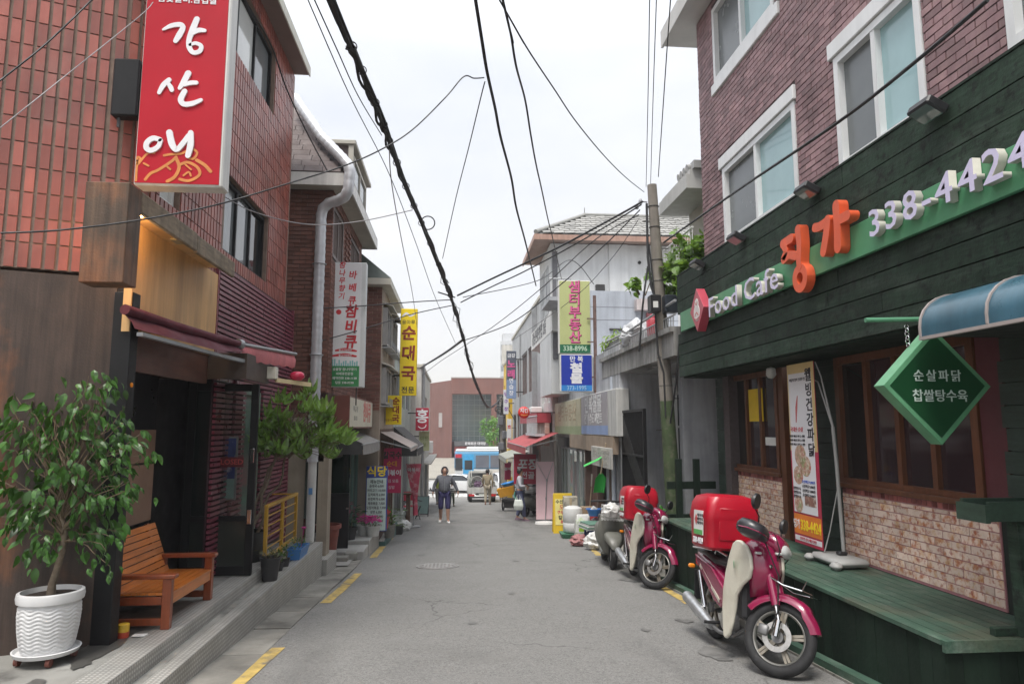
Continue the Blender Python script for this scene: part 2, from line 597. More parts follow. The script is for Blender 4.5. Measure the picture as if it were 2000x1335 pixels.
plate = diamond_plate('chequer_plate', (.52, .51, .48))
yel_line = M('road_paint_yellow', (.46, .33, .10), .8, .25, 9, bump=.3, bscale=150, spot=((.13, .125, .115), .95, 5.5))
white_line = M('road_paint_white', (.55, .55, .53), .8, .2, 9, bump=.3, bscale=150, spot=((.14, .135, .13), .8, 4))
iron = M('cast_iron', (.30, .29, .28), .6, .25, 12, bump=.3, bscale=80, metal=.4)
black_m = M('black_metal', (.012, .012, .013), .45, .2, 6, bump=.05, spec=.25)
dark_m = M('dark_metal', (.035, .033, .033), .5, .25, 6, bump=.1)
white_m = M('white_metal', (.72, .72, .70), .4, .07, 3, streak=.08, bump=.03)
grey_m = M('grey_metal', (.33, .34, .35), .42, .12, 5, bump=.05, metal=.5)
chrome = M('chrome', (.72, .72, .72), .16, .05, 5, bump=0, metal=1)
galv = M('galvanised', (.52, .53, .54), .38, .14, 6, streak=.15, bump=.08, metal=.75)
rubber = M('rubber', (.016, .016, .017), .75, .25, 9, bump=.15)
blackp = M('black_plastic', (.02, .02, .022), .42, .2, 8, bump=.05)
glass_d = glass('dark_glass', (.018, .021, .022))
glass_w = glass('sky_glass', (.16, .175, .18))  # paler than the dark panes: sky reflection put into the base colour
glass_c = glass('clear_glass', (.03, .05, .045), see=.82)
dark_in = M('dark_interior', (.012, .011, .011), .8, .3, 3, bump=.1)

# ---------------------------------------------------------------- ground
ys = [-30, -10, 0, 10, 20, 30, 36, 40, 42, 43, 44, 45, 46, 47, 48, 50, 55, 60, 70, 78, 90, 140, 260]
mb = MB()
xs = [-200, -60, -8, -3, 3, 8, 60, 200]
vs = [(x, y, g(y) - .06) for y in ys for x in xs]
nx = len(xs)
fs = [(j * nx + i, j * nx + i + 1, (j + 1) * nx + i + 1, (j + 1) * nx + i) for j in range(len(ys) - 1) for i in range(nx - 1)]
tag(mb.add(vs, fs).build('ground', conc), kind='structure')
mb = MB()
yy = [-12 + .5 * i for i in range(121)]
def road_edge(Y):
    l = -1.66 + .05 * math.sin(Y * .7) + (.0 if Y < 12 else -.02 * (Y - 12))
    r = 2.93 + .03 * math.sin(Y * .9 + 1) + (.0 if Y < 13 else .03 * min(Y - 13, 8))
    return l, r
rows = []
for Y in yy:
    l, r = road_edge(Y)
    rows.append([(l + (r - l) * t / 10, Y, g(Y) + .012 * math.sin(math.pi * t / 10) + random.uniform(-.002, .002)) for t in range(11)])
vs = [p for r_ in rows for p in r_]
fs = [(j * 11 + i, j * 11 + i + 1, (j + 1) * 11 + i + 1, (j + 1) * 11 + i) for j in range(len(rows) - 1) for i in range(10)]
road = tag(mb.add(vs, fs).build('road', asph, smooth=40), kind='structure')
cross = MB().add([(-60, 48.1, -2.93), (60, 48.1, -2.93), (60, 59, -2.93), (-60, 59, -2.93)], [(0, 1, 2, 3)])
tag(cross.build('cross_road', asph), kind='structure')

def paint(name, y0, y1, x0, x1, w, mat):
    l = [(x0 + (x1 - x0) * t / 6 + s_ * w / 2 + random.uniform(-.012, .012), y0 + (y1 - y0) * t / 6, 0) for t in range(7) for s_ in (-1, 1)]
    vs_ = [(x, y, g(y) + .006 + .012 * math.sin(math.pi * max(0, min(1, (x + 1.66) / 4.6)))) for x, y, _ in l]
    o = MB().add(vs_, [(2 * i, 2 * i + 1, 2 * i + 3, 2 * i + 2) for i in range(6)]).build(name, mat, road)
    return o
for (a, b, xa, xb) in ((4.1, 6.6, -1.66, -1.56), (8.75, 11.2, -1.53, -1.47), (13.2, 15.2, -1.48, -1.5), (16.6, 19.2, -1.5, -1.6)):
    paint('yellow_line', a, b, xa, xb, .13, yel_line)
for (a, b, xa, xb) in ((8.2, 9.7, 2.80, 2.84), (13.0, 14.0, 2.72, 2.8)):
    paint('yellow_line', a, b, xa, xb, .11, yel_line)
for k in range(3):
    MB().box(-3.2, 3.2, 44.2 + k * 1.1, 44.7 + k * 1.1, g(44.45 + k * 1.1) + .02, g(44.45 + k * 1.1) + .03).build('white_line', white_line, road)

# gutter strip of cast slabs between the steps and the asphalt
gut = tag(MB().box(-2.05, -1.60, 1.0, 1.4, -.4, -.2).build('gutter', conc), kind='structure')
P = []
Y = 1.4
while Y < 30:
    L_ = random.uniform(.85, 1.15)
    rot = Matrix.Rotation(-math.atan(.065), 4, 'X')
    P.append(Matrix.Translation((-1.845 - (0 if Y < 12 else .02 * (Y - 12)) + random.uniform(-.01, .01), Y + L_ / 2, g(Y + L_ / 2) - .035 + random.uniform(-.006, .006))) @ rot
             @ Matrix.Diagonal((.43, L_ - .014, .09, 1)))
    Y += L_
pieces('slab', 'slabs', gut, P, M('gutter_concrete', (.235, .225, .20), .85, .22, 2.5, bump=.4, bscale=60, dirt=.4, pv=.12, spot=((.09, .085, .075), .6, 2.2)))
# right-hand kerb slabs at the foot of the deck
kerb = tag(MB().box(2.95, 3.3, 1.0, 1.4, -.4, -.1).build('kerb', conc), kind='structure')
P, Y = [], 1.4
while Y < 24:
    L_ = 1.0
    P.append(Matrix.Translation((3.12 + (0 if Y < 13 else .03 * min(Y - 13, 8)), Y + L_ / 2, g(Y + L_ / 2) - .03)) @ Matrix.Rotation(-math.atan(.065), 4, 'X') @ Matrix.Diagonal((.42, L_ - .012, .10, 1)))
    Y += L_
pieces('slab', 'slabs', kerb, P, conc)

# older repairs in the asphalt, a trench seam and oil drips
rp_d = M('asphalt_patch', (.170, .167, .159), .88, .2, 2, bump=.6, bscale=150, spot=[((.24, .235, .225), .7, 90.0), ((.06, .06, .057), .7, 60.0)])
rp_l = M('asphalt_patch_pale', (.222, .218, .207), .88, .18, 2, bump=.6, bscale=150, spot=[((.34, .33, .32), .7, 100.0), ((.09, .09, .085), .7, 60.0)])
def flat_patch(name, cx, cy, hx, hy, mat, n=26, rough=.12, square=3.0):
    pts = []
    for k in range(n):
        a = 6.2832 * k / n
        ca, sa = math.cos(a), math.sin(a)
        q = (abs(ca) ** square + abs(sa) ** square) ** (-1 / square) * (1 + random.uniform(-rough, rough))
        x, y = cx + hx * q * ca, cy + hy * q * sa
        pts.append((x, y, g(y) + .006 + .012 * math.sin(math.pi * max(0, min(1, (x + 1.66) / 4.6)))))
    c_ = (cx, cy, g(cy) + .006 + .012 * math.sin(math.pi * (cx + 1.66) / 4.6))
    return MB().add(pts + [c_], [(k, (k + 1) % n, n) for k in range(n)]).build(name, mat, road)
flat_patch('repair_patch', .5, 24.0, 1.1, 2.6, rp_d, 26, .05, 5)
oil = M('oil_stain', (.145, .142, .135), .6, .35, 9, bump=.3, bscale=120)
for (x, y, r) in ((2.25, 6.0, .16), (2.42, 7.3, .10), (1.9, 6.9, .05), (2.5, 10.1, .12), (.2, 7.4, .06), (.75, 9.1, .05), (-.6, 13.5, .08), (1.1, 12.4, .07)):
    flat_patch('oil_stain', x, y, r * .8, r * 1.3, oil, 16, .3, 2)
wet = M('wet_stain', (.085, .082, .075), .35, .2, 5, bump=.15, bscale=80)
# manhole
mh = thing('manhole_cover', 'round pale cast iron manhole cover in the middle of the asphalt', 'manhole cover', (-.26, 11.85, g(11.85) + .008))
mh.rotation_euler = (-math.atan(.065), 0, 0)
MB().lathe([(.36, 0), (.36, .012), (.325, .012), (.322, .006), (.30, .006), (.295, .016), (.0, .016)], 36).build('rim', iron, mh, 40)
mb = MB()
for i in range(-4, 5):
    for j in range(-4, 5):
        if (i * i + j * j) * .062 ** 2 < .26 ** 2:
            mb.box(i * .062 - .018, i * .062 + .018, j * .062 - .018, j * .062 + .018, .0155, .022)
mb.build('studs', iron, mh)

# ---------------------------------------------------------------- left terrace with chequer-plate steps
ter = tag(MB().box(-7, -2.24, 1.5, 10.2, -1.2, -.084).box(-2.24, -2.045, 1.5, 10.95, -1.3, -.204)
          .box(-2.7, -2.0, 11.0, 11.85, -1.5, -.48).build('terrace', M('terrace_concrete', (.25, .245, .225), .8, .2, 2.0, bump=.25, bscale=80, dirt=.35,
          spot=((.055, .052, .048), .85, 1.9))), kind='structure')
MB().box(-2.43, -2.2, 1.5, 10.22, -.0838, -.078).box(-2.238, -2.2, 1.5, 10.24, -.2036, -.0842).build('upper_step_plate', plate, ter, bevel=.003)
MB().box(-2.12, -2.0, 1.5, 10.98, -.2036, -.197).box(-2.044, -2.0, 1.5, 10.98, -1.2, -.2042).build('lower_step_plate', plate, ter, bevel=.003)
MB().box(-2.5, -1.93, 11.0, 11.87, -.4796, -.472).box(-1.999, -1.93, 11.0, 11.87, -1.3, -.4802).build('end_step_plate', plate, ter, bevel=.003)
MB().box(-2.24, -2.20, 10.25, 10.29, -.9, -.09).box(-3.2, -2.24, 10.22, 10.29, -.9, -.1).build('end_riser_plate', plate, ter)

for zi, (x, y, a, b) in enumerate(((-2.62, 5.6, .13, .38), (-2.56, 5.2, .06, .12), (-2.62, 6.0, .10, .25), (-2.66, 4.85, .06, .07))):
    pts = [(x + a * math.cos(6.2832 * k / 18) * random.uniform(.7, 1.25), y + b * math.sin(6.2832 * k / 18) * random.uniform(.7, 1.25), -.0768 + zi * .0008) for k in range(18)]
    MB().add(pts + [(x, y, -.0768 + zi * .0008)], [(k, (k + 1) % 18, 18) for k in range(18)]).build('wet_stain', wet, ter)
# ---------------------------------------------------------------- red tiled building on the left
tile_m = M('glazed_red_tile', (.30, .085, .062), .36, .16, 3.0, bump=.12, bscale=25, pv=.26, spec=.6, streak=.18, spot=[((.15, .05, .045), .5, 1.3), ((.34, .15, .12), .4, 2.6)])
grout = M('tile_grout', (.20, .145, .115), .9, .2, 10, bump=.3)
ply = M('orange_plywood', (.60, .36, .15), .5, .12, 1.2, streak=.26, bump=.12, grain=((22, 22, 1.6), .12), spot=((.30, .16, .07), .3, 1.4, (2, 2, .4)))
grey_wood = M('weathered_wood', (.23, .18, .125), .75, .2, 4, streak=.3, bump=.45, bscale=45, grain=((30, 4, 30), .35))
brown_wood = M('brown_stained_wood', (.10, .062, .038), .6, .25, 3, streak=.5, bump=.3, grain=((35, 35, 1.6), .35), spot=((.30, .10, .03), .6, 1.2, (1.2, 1.2, .8)))
dark_wood = M('dark_panel_wood', (.058, .038, .029), .55, .25, 2, streak=.5, bump=.25, grain=((30, 30, 1.5), .35),
              spot=[((.36, .12, .03), .75, .9, (.9, .9, .6)), ((.022, .016, .013), .8, 1.1, (1, 1, .6))])
maroon = M('maroon_siding', (.19, .045, .07), .3, .1, 3, bump=.04, spec=.7, streak=.1)
b1 = thing('tiled_building', 'red tiled building with wooden entrance front and maroon siding beside the ficus pot', 'building', (-2.6, 5.69, 0), LEFT)
PMi = mat_of(b1).inverted()
wl_up = (1.55, 3.76, 5.93, 6.86)
wl_lo = (2.01, 3.76, 3.52, 4.42)
wl_nr = (.36, .78, 3.56, 4.42)
holes = [wl_up, wl_lo, wl_nr]
zt0, zt1 = 2.76, 7.12
mb = MB()
wall_holes(mb, .26, 4.92, zt0, zt1, .012, .2, holes)
dB = Vector((.94, .342, 0)).normalized()
Cb = Vector((-2.87, 5.59, 0))
# front wall and rounded corner as one backing sheet
arc = [Cb - dB * 4.4, Cb]
B0, B1_, B2 = Vector((-2.87, 5.59, 0)), Vector((-2.6, 5.688, 0)), Vector((-2.6, 5.95, 0))
for k in range(1, 9):
    t = k / 8
    arc.append(B0 * (1 - t) ** 2 + B1_ * 2 * t * (1 - t) + B2 * t * t)
nin = []
for i, p in enumerate(arc):
    tn = (arc[min(i + 1, len(arc) - 1)] - arc[max(i - 1, 0)]).normalized()
    nin.append(Vector((-tn.y, tn.x, 0)))
loop = [PMi @ (p + n_ * .012) for p, n_ in zip(arc, nin)] + [PMi @ (p + n_ * .2) for p, n_ in zip(arc[::-1], nin[::-1])]
n_ = len(loop)
mb.add([(p.x, p.y, zt0) for p in loop] + [(p.x, p.y, zt1) for p in loop],
       [(i, (i + 1) % n_, (i + 1) % n_ + n_, i + n_) for i in range(n_)])
mb.box(4.86, 4.92, .2, 6, 0, zt1).box(-1, 4.9, .2, 6, zt1 - .05, zt1)
mb.build('wall', grout, b1)
T = []
tw, th = .088, .2
for k in range(int((4.92 - .26) / tw)):
    x = .26 + k * tw
    for (a, b) in cut(zt0, zt1, [(h[2], h[3]) for h in holes if h[0] < x + tw - .01 and h[1] > x + .01]):
        z = a
        while z < b - .02:
            ze = min((math.floor((z + 1e-6 - zt0) / th) + 1) * th + zt0, b)
            T.append(bx(x + .012, x + tw - .012, 0, .02, z + .006, ze - .006))
            z = ze
def col_tiles(p, ang, w):
    for kz in range(int((zt1 - zt0) / th)):
        z = zt0 + kz * th
        T.append(PMi @ Matrix.Translation((p.x, p.y, z + th / 2)) @ Matrix.Rotation(ang, 4, 'Z') @ Matrix.Translation((0, .01, 0)) @ Matrix.Diagonal((w, .02, th - .012, 1)))
for k in range(48):
    col_tiles(Cb - dB * (tw * (k + .5)), math.atan2(dB.y, dB.x), tw - .026)
for k in range(5):
    t = (k + .5) / 5
    p = B0 * (1 - t) ** 2 + B1_ * 2 * t * (1 - t) + B2 * t * t
    tn = (B1_ - B0) * 2 * (1 - t) + (B2 - B1_) * 2 * t
    col_tiles(p, math.atan2(tn.y, tn.x), tw - .026)
pieces('tile', 'wall_tiles', b1, T, tile_m)
# eave
es = [(.02, 7.13), (-.22, 7.11), (-.23, 7.10), (-.23, 7.25), (.02, 7.36)]
mb = MB(); mb.loft([[(x, a, b) for a, b in es] for x in (-1, 4.83)], m=0)
mb.build('eave', M('brown_soffit', (.22, .16, .14), .6, .1, 2, bump=.05), b1)
MB().box(-1, 4.84, -.25, -.232, 7.09, 7.24).box(4.83, 4.85, -.232, .02, 7.12, 7.26).build('fascia', M('cream_fascia', (.62, .60, .52), .6, .1, 4, streak=.2, bump=.1), b1)
for wq, n_ in ((wl_up, 3), (wl_lo, 3), (wl_nr, 1)):
    window(b1, wq[0] + .005, wq[1] - .005, wq[2] + .005, wq[3] - .005, .06, .045, .07, n_, black_m if wq is not wl_nr else white_m,
           [glass_w, glass_w, glass_d] if wq is wl_lo else [glass('white_glass', (.62, .64, .62)), glass('white_glass', (.6, .6, .6)), glass_w])  # near-white base colour on the upper panes
# dark timber cladding of the ground floor front
mb = MB()
for k in range(5):
    a = Cb - dB * (.95 * k) + Vector((.16, .04, 0))
    b = a - dB * .94
    p, q = PMi @ a, PMi @ b
    nn = PMi.to_3x3() @ Vector((-dB.y, dB.x, 0)) * .06
    w_ = MB().add([(p.x, p.y, -.1), (q.x, q.y, -.1), (q.x + nn.x, q.y + nn.y, -.1), (p.x + nn.x, p.y + nn.y, -.1),
                   (p.x, p.y, 2.73), (q.x, q.y, 2.73), (q.x + nn.x, q.y + nn.y, 2.73), (p.x + nn.x, p.y + nn.y, 2.73)],
                  [(0, 1, 5, 4), (1, 2, 6, 5), (2, 3, 7, 6), (3, 0, 4, 7), (4, 5, 6, 7)])
    w_.build('timber_panel', dark_wood, b1)
MB().box(-.085, .045, -.03, .115, -.08, 2.62).build('corner_post', black_m, b1, bevel=.006)
MB().lathe([(.0, .02), (.02, .02), (.02, .008), (.0, .0)], 14, (-.02, 0, 1.88), 'Y').build('reflector', M('amber_plastic', (.8, .25, .01), .3, bump=0), b1, 40, loc=(0, -.045, 0))
# projecting wooden canopy: end box, fascia boards, soffit with lamp
MB().cbox(-.84, -.64, -.30, -.002, 2.54, 3.26, .006).build('canopy_end', brown_wood, b1)
for (a, b, dz) in ((-.64, .45, 0), (.455, 1.50, -.012)):
    MB().cbox(a, b, -.30, -.262, 3.10 + dz, 3.262 + dz, .008).build('fascia_board', grey_wood, b1)
MB().box(-.64, 1.5, -.262, .0, 3.19, 3.23).build('canopy_soffit', ply, b1)
MB().lathe([(.05, 0), (.05, .14), (.03, .15)], 14, (.52, -.1, 3.225)).build('vent_pipe', grey_m, b1, 40)
lamp = MB().lathe([(.0, .0), (.04, .0), (.045, .018), (.0, .02)], 16, (-.36, -.15, 3.165)).build('spot_lamp', M('lamp_lens', (1, .8, .5), .4, bump=0, emit=((1, .72, .38), 14)), b1)
MB().cbox(.35, .5, -.2, -.1, 3.17, 3.19, .004).build('unlit_lamp', M('dull_lamp', (.3, .25, .15), .4, bump=0), b1)
ll = bpy.data.lights.new('spot_lamp_light', 'POINT'); ll.energy = 6; ll.color = (1, .62, .28); ll.shadow_soft_size = .04
lo = bpy.data.objects.new('spot_lamp_light', ll); COL.objects.link(lo); lo.parent = b1; lo.location = (-.36, -.15, 3.11)
# plywood face, brown header, recessed entrance
MB().box(-.1, 1.83, -.022, .04, 2.3, 3.188).build('plywood_panel', ply, b1)
MB().box(1.83, 1.86, -.03, .04, 2.30, 3.33).build('panel_edge', maroon, b1)
MB().box(.06, 1.72, .0, .05, 2.0, 2.296).build('header_panel', M('header_brown', (.10, .040, .026), .5, .25, 2, bump=.1, grain=((3, 3, 30), .2)), b1)
MB().box(1.725, 1.76, -.40, .5, 2.05, 2.325).box(1.76, 2.6, -.40, -.36, 2.05, 2.325).box(1.76, 2.6, -.36, .0, 2.28, 2.325).build('side_header', M('header_dark', (.055, .038, .03), .5, .2, 2, bump=.1), b1)
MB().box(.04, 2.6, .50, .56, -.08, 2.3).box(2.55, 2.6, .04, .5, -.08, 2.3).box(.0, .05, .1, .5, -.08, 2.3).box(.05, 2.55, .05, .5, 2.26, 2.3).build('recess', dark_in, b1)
window(b1, .42, .92, .0, 2.1, .43, .05, .05, 1, black_m, glass('green_reflection_glass', (.05, .075, .06)))  # green reflection put into the pane colour
for (za, zb) in ((.62, 1.18), (1.20, 1.52)):
    MB().box(1.06, 1.66, .455, .478, za, zb).build('notice_board', M('kraft_board', (.30, .19, .135), .7, .12, 4, bump=.1), b1)
MB().box(1.02, 1.70, .484, .499, -.08, 2.15).build('door_panel', M('black_panel', (.02, .019, .022), .3, .2, 2, bump=.03), b1)
# maroon slat siding
SL = []
z = -.05
ph = .0585
while z < 3.34:
    if z < 2.30: SL.append((2.02, 2.58, z))
    if z > 2.28: SL.append((1.86, 5.27, z))
    elif z < .0 or z > 2.0: SL.append((2.6, 5.27, z))
    else:
        SL.append((2.6, 3.0, z)); SL.append((3.75, 5.27, z))
    z += ph
SP = []
for (a, b, z) in SL:
    y = .03 if a == 2.02 else 0
    SP.append(bx(a, b, y - .035, y - .004, z, z + .036))
pieces('slat', 'slats', b1, SP, maroon)
mb = MB(); mb.box(1.862, 5.26, -.006, .05, 2.3, 3.36).box(2.6, 3.0, .002, .05, -.3, 2.3).box(3.75, 5.26, .002, .05, -.6, 2.3).box(2.01, 2.6, .032, .05, -.08, 2.3)
mb.build('siding_backing', M('maroon_backing', (.035, .010, .016), .6, .1, 3, bump=0), b1)
MB().box(5.262, 5.29, -.04, .06, -.7, 3.38).build('siding_edge', maroon, b1)
f = window(b1, 3.0, 3.75, .02, 2.0, .0, .045, .05, 1, M('pale_frame', (.32, .42, .36), .5, bump=.03), glass('pale_green_glass', (.22, .30, .27)))

# open glass door standing across the terrace
dr = thing('glass_door', 'open black framed glass door with the red closed sign hanging on it', 'door', (-2.98, 8.0, -.07))
mb = MB()
mb.cbox(0, .08, -.025, .025, 0, 2.1, .004).cbox(.68, .76, -.025, .025, 0, 2.1, .004).cbox(.08, .68, -.0245, .0245, 2.02, 2.1, .004).cbox(.08, .68, -.0245, .0245, 0, .1, .004).cbox(.08, .68, -.024, .024, .58, .64, .004)
mb.build('frame', black_m, dr)
MB().box(.08, .68, -.006, .006, .64, 2.02).build('pane', glass_c, dr)
MB().box(.08, .68, -.005, .005, .1, .58).build('kick_panel', M('smoked_panel', (.03, .035, .03), .15, bump=0), dr)
for z in (.55, 1.22):
    MB().cbox(.695, .745, -.05, -.026, z, z + .16, .006).build('lock', chrome, dr)
cs = thing('closed_sign', 'small dark red CLOSED sign hanging on the open glass door', 'sign', (-2.5, 7.955, 1.16))
MB().cbox(-.155, .155, -.006, .006, -.055, .055, .004).build('board', M('sign_maroon', (.07, .008, .012), .4, bump=.02), cs)
text('CLOSED', .082, cs, (0, -.0075, 0), M('sign_red_letter', (.35, .05, .05), .5, bump=0), bold=.01)
ps = thing('poster', 'blue and white framed poster seen through the open glass door', 'poster', (-2.62, 8.2, 1.08))
MB().cbox(-.13, .13, 0, .02, -.36, .36, .004).build('frame', grey_m, ps)
MB().box(-.11, .11, -.003, -.0005, -.12, .34).build('picture', M('poster_blue', (.06, .09, .36), .35, .4, 5, bump=0, spot=[((.7, .7, .75), .95, 9), ((.5, .1, .05), .8, 7)]), ps)
MB().box(-.11, .11, -.003, -.0005, -.34, -.12).build('caption', M('poster_mint', (.35, .55, .5), .35, .1, 5, bump=0), ps)

# awning over the entrance
aw_f = M('maroon_canvas', (.085, .008, .02), .75, .15, 4, bump=.2, bscale=120)
aw_p = M('faded_pink_canvas', (.50, .15, .16), .75, .2, 3, bump=.2, bscale=120, streak=.2)
aw = thing('awning', 'half rolled maroon canvas awning over the glass door entrance', 'awning', (-2.58, 5.5, 2.4))
A, B = Vector((.0, 0, .06)), Vector((.29, 1.9, .02))
mb = MB(); mb.tube([A, A.lerp(B, .35) + Vector((0, 0, -.012)), A.lerp(B, .7) + Vector((0, 0, -.01)), B], [.042, .041, .038, .036], 12, flat=1.0)
mb.build('fabric_roll', aw_f, aw, 50)
rows = []
for k in range(9):
    t = k / 8
    p = A.lerp(B, t)
    rows.append([(p.x - .01, p.y, p.z - .03), (p.x + .06, p.y, p.z - .10 - .02 * math.sin(k * 2.1)), (p.x + .085, p.y, p.z - .15 + .07 * max(0, t - .7) / .3)])
MB().loft(rows, closed=False, caps=False).build('fabric_fold', aw_f, aw, 60)
MB().bar((.08, .1, -.12), (.26, 1.5, -.15), .05, .03).bar((.26, 1.5, -.15), (.34, 1.95, -.16), .05, .035).build('folding_arm', grey_m, aw)
MB().tube([B + Vector((-.01, -.01, 0)), B + Vector((.01, .05, 0))], .055, 14).build('end_cap', grey_m, aw, 40)
mb = MB()
E = Vector((.565, 3.2, .045))
rows = []
for k in range(25):
    t = k / 24
    p = (B + Vector((.0, .04, 0))).lerp(E, t)
    sc_ = .02 * abs(math.sin(t * 6 * math.pi))
    rows.append([(p.x, p.y, p.z), (p.x + .03, p.y - .01, p.z - .07), (p.x + .02, p.y, p.z - .155 - sc_)])
MB().loft(rows, closed=False, caps=False).build('valance', aw_p, aw, 60)
MB().tube([B + Vector((.0, .03, .005)), E + Vector((.02, .02, .01))], .02, 8).build('front_bar', grey_m, aw, 40)
lb = thing('sign_lamp_box', 'small cream box sign with a pink bulb shape under the awning end', 'sign', (-2.10, 8.3, 2.13))
MB().cbox(-.26, 0, -.1, .02, -.02, .12, .006).build('box', M('cream_plastic', (.66, .64, .55), .5, bump=.02), lb)
MB().lathe([(.0, -.02), (.05, -.018), (.09, .02), (.08, .07), (.045, .09), (.0, .095)], 16, (.17, .25, .0)).build('bulb', M('pink_gloss', (.55, .03, .08), .12, .2, 9, bump=0), lb, 60)
MB().bar((-.02, 0, -.03), (.3, .4, -.06), .03, .05).build('tray', M('cream_trim', (.6, .5, .3), .5, bump=.02), lb)
# ---------------------------------------------------------------- brick building with the green timber restaurant front (right)
brick_p = M('purple_brown_brick', (.265, .16, .168), .62, .16, 4, bump=.35, bscale=110, pv=.26, spec=.45, streak=.12, spot=[((.31, .20, .19), .5, 9), ((.15, .085, .09), .5, 1.2)])
mort_d = M('dark_mortar', (.075, .058, .058), .9, .2, 20, bump=.4, bscale=120)
pvc = M('white_window_frame', (.70, .71, .71), .35, .05, 3, streak=.08, bump=.02)
cyan_g = glass('cyan_film_glass', (.30, .46, .48))
scr_g = glass('screened_glass', (.13, .145, .15), .25)
green_w = M('dark_green_timber', (.019, .036, .0235), .75, .25, 3, spec=.25, streak=.2, bump=.5, bscale=35, grain=((3, 3, 45), .4), pv=.3, spot=[((.045, .06, .048), .6, 2.2, (1, .5, 4)), ((.008, .010, .008), .8, 14)])
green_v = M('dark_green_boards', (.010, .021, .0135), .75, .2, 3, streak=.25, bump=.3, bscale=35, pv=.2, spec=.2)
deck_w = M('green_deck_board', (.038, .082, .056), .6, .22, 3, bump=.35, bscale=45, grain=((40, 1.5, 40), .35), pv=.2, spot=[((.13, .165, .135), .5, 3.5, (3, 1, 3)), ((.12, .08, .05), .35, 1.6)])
green_s = M('sign_green', (.075, .25, .125), .45, .1, 2, bump=.06)
brown_f = M('brown_window_timber', (.12, .045, .020), .45, .18, 4, streak=.2, bump=.15, grain=((30, 30, 2), .25))
tbrick = M('cream_tile_brick', (.70, .56, .47), .6, .12, 6, bump=.35, bscale=60, pv=.16, spec=.25, pofs=True, spot=[((.60, .36, .16), .8, 9), ((.46, .16, .055), .9, 13.0), ((.32, .06, .045), .7, 21)])
tjoint = M('pink_joint', (.36, .17, .18), .8, .15, 10, bump=.2)
b2 = thing('brick_restaurant', 'purple brick building with dark green timber shopfront and deck on the near right', 'building', (3.6, 9.45, 0), RIGHT)
H1 = [(.77, 2.77, 3.96, 5.03), (3.53, 4.75, 3.94, 5.06), (.61, 2.43, 6.33, 7.45), (5.52, 6.9, 3.99, 5.06)]
mb = MB()
wall_holes(mb, .01, 11.0, 3.7, 8.0, .012, .2, H1)
mb.box(.0, .2, .2, 4, -1, 8.0).box(.2, 11.0, .2, 4, 7.9, 8.0)
mb.build('wall', mort_d, b2)
trims = [(.70, 2.80, 5.03, 5.20), (3.47, 4.84, 5.06, 5.23), (.55, 2.55, 6.17, 6.33), (5.47, 7.0, 5.06, 5.22)]
P = courses(0, 11.0, 3.78, 7.98, .195, .0665, .011, 0, .02, H1 + trims, jit=.0025)
pieces('brick', 'brick_courses', b2, P, brick_p)
for (a, b, z0, z1) in trims:
    MB().cbox(a + .004, b - .004, -.03, .06, z0 + .003, z1 - .003, .008).build('lintel' if z1 < 6 else 'sill', pvc, b2)
for h in H1:
    window(b2, h[0] + .006, h[1] - .006, h[2] + .006, h[3] - .006, -.008, .07, .12, 2, pvc, [scr_g, cyan_g])
MB().box(-.6, 11.0, -.32, .3, 7.6, 7.78).box(-.62, 11.0, -.36, -.322, 7.58, 7.86).build('eave', M('pale_eave', (.5, .49, .47), .6, .1, 3, bump=.05), b2)
# timber fascia
MB().box(-.35, 11.0, -.27, -.0, 2.29, 3.77).box(-.35, 11.0, .0, .3, 2.29, 2.33).build('fascia_frame', M('green_black', (.010, .016, .012), .8, bump=.1), b2)
P = []
for (z0, z1) in [(2.27, 2.43), (2.43, 2.59), (2.59, 2.75), (2.75, 2.91), (3.2, 3.39), (3.39, 3.585), (3.585, 3.78)]:
    x = -.37 - random.uniform(0, .0)
    first = random.uniform(1.6, 2.6)
    while x < 11.0:
        xe = min(x + first, 11.0); first = 2.4
        P.append(bx(x + .002, xe - .002, -.3 + random.uniform(-.003, .003), -.27, z0 + .005, z1 - .005))
        x = xe
pieces('plank', 'planks', b2, P, green_w)
MB().box(-.37, 11.0, -.305, .0, 3.782, 3.80).build('fascia_cap', green_w, b2)
MB().box(-.30, 11.0, -.262, .31, 2.255, 2.289).build('soffit', green_v, b2)
# ground floor openings in the timber wall
y0 = .3
MB().box(-.5, .05, y0 + .02, y0 + .2, -.9, 2.3).box(2.2, 2.75, y0 + .02, y0 + .2, .0, 2.3).box(4.85, 11.0, y0 + .02, y0 + .2, -.6, 2.3).box(.05, 11.0, y0 + .5, y0 + .55, 0, 2.3).box(.05, 1.5, y0 + .012, y0 + .14, .0, .97).box(2.75, 4.85, y0 + .012, y0 + .14, .0, .97).build('ground_floor_wall', MATS['green_black'], b2)
P = []
for (a, b) in ((-.5, .05), (2.2, 2.75), (4.85, 11.0)):
    z = .26 if a > 0 else -.9
    while z < 2.25:
        P.append(bx(a, b, y0 - .005 + random.uniform(-.002, .002), y0 + .02, z + .003, min(z + .157, 2.26)))
        z += .16
pieces('wall_plank', 'wall_planks', b2, P, M('green_wall_timber', (.022, .040, .030), .6, .2, 3, bump=.35, bscale=35, grain=((4, 4, 40), .3), pv=.2))
MB().box(4.65, 4.88, y0 - .004, y0 + .1, .97, 2.26).build('red_panel', M('dark_red_panel', (.085, .020, .025), .6, .2, 3, bump=.3, bscale=15), b2)
rest_g = [glass('restaurant_glass', (.022, .020, .018), .06), glass('curtained_glass', (.036, .021, .024), .07), glass('curtained_glass', (.06, .03, .034)), glass('curtained_glass', (.06, .03, .034))]
w1 = window(b2, .06, 1.46, .975, 2.25, y0 - .02, .07, .09, 3, brown_f, rest_g)
w2 = window(b2, 2.74, 4.64, .975, 2.25, y0 - .02, .075, .09, 4, brown_f, rest_g)
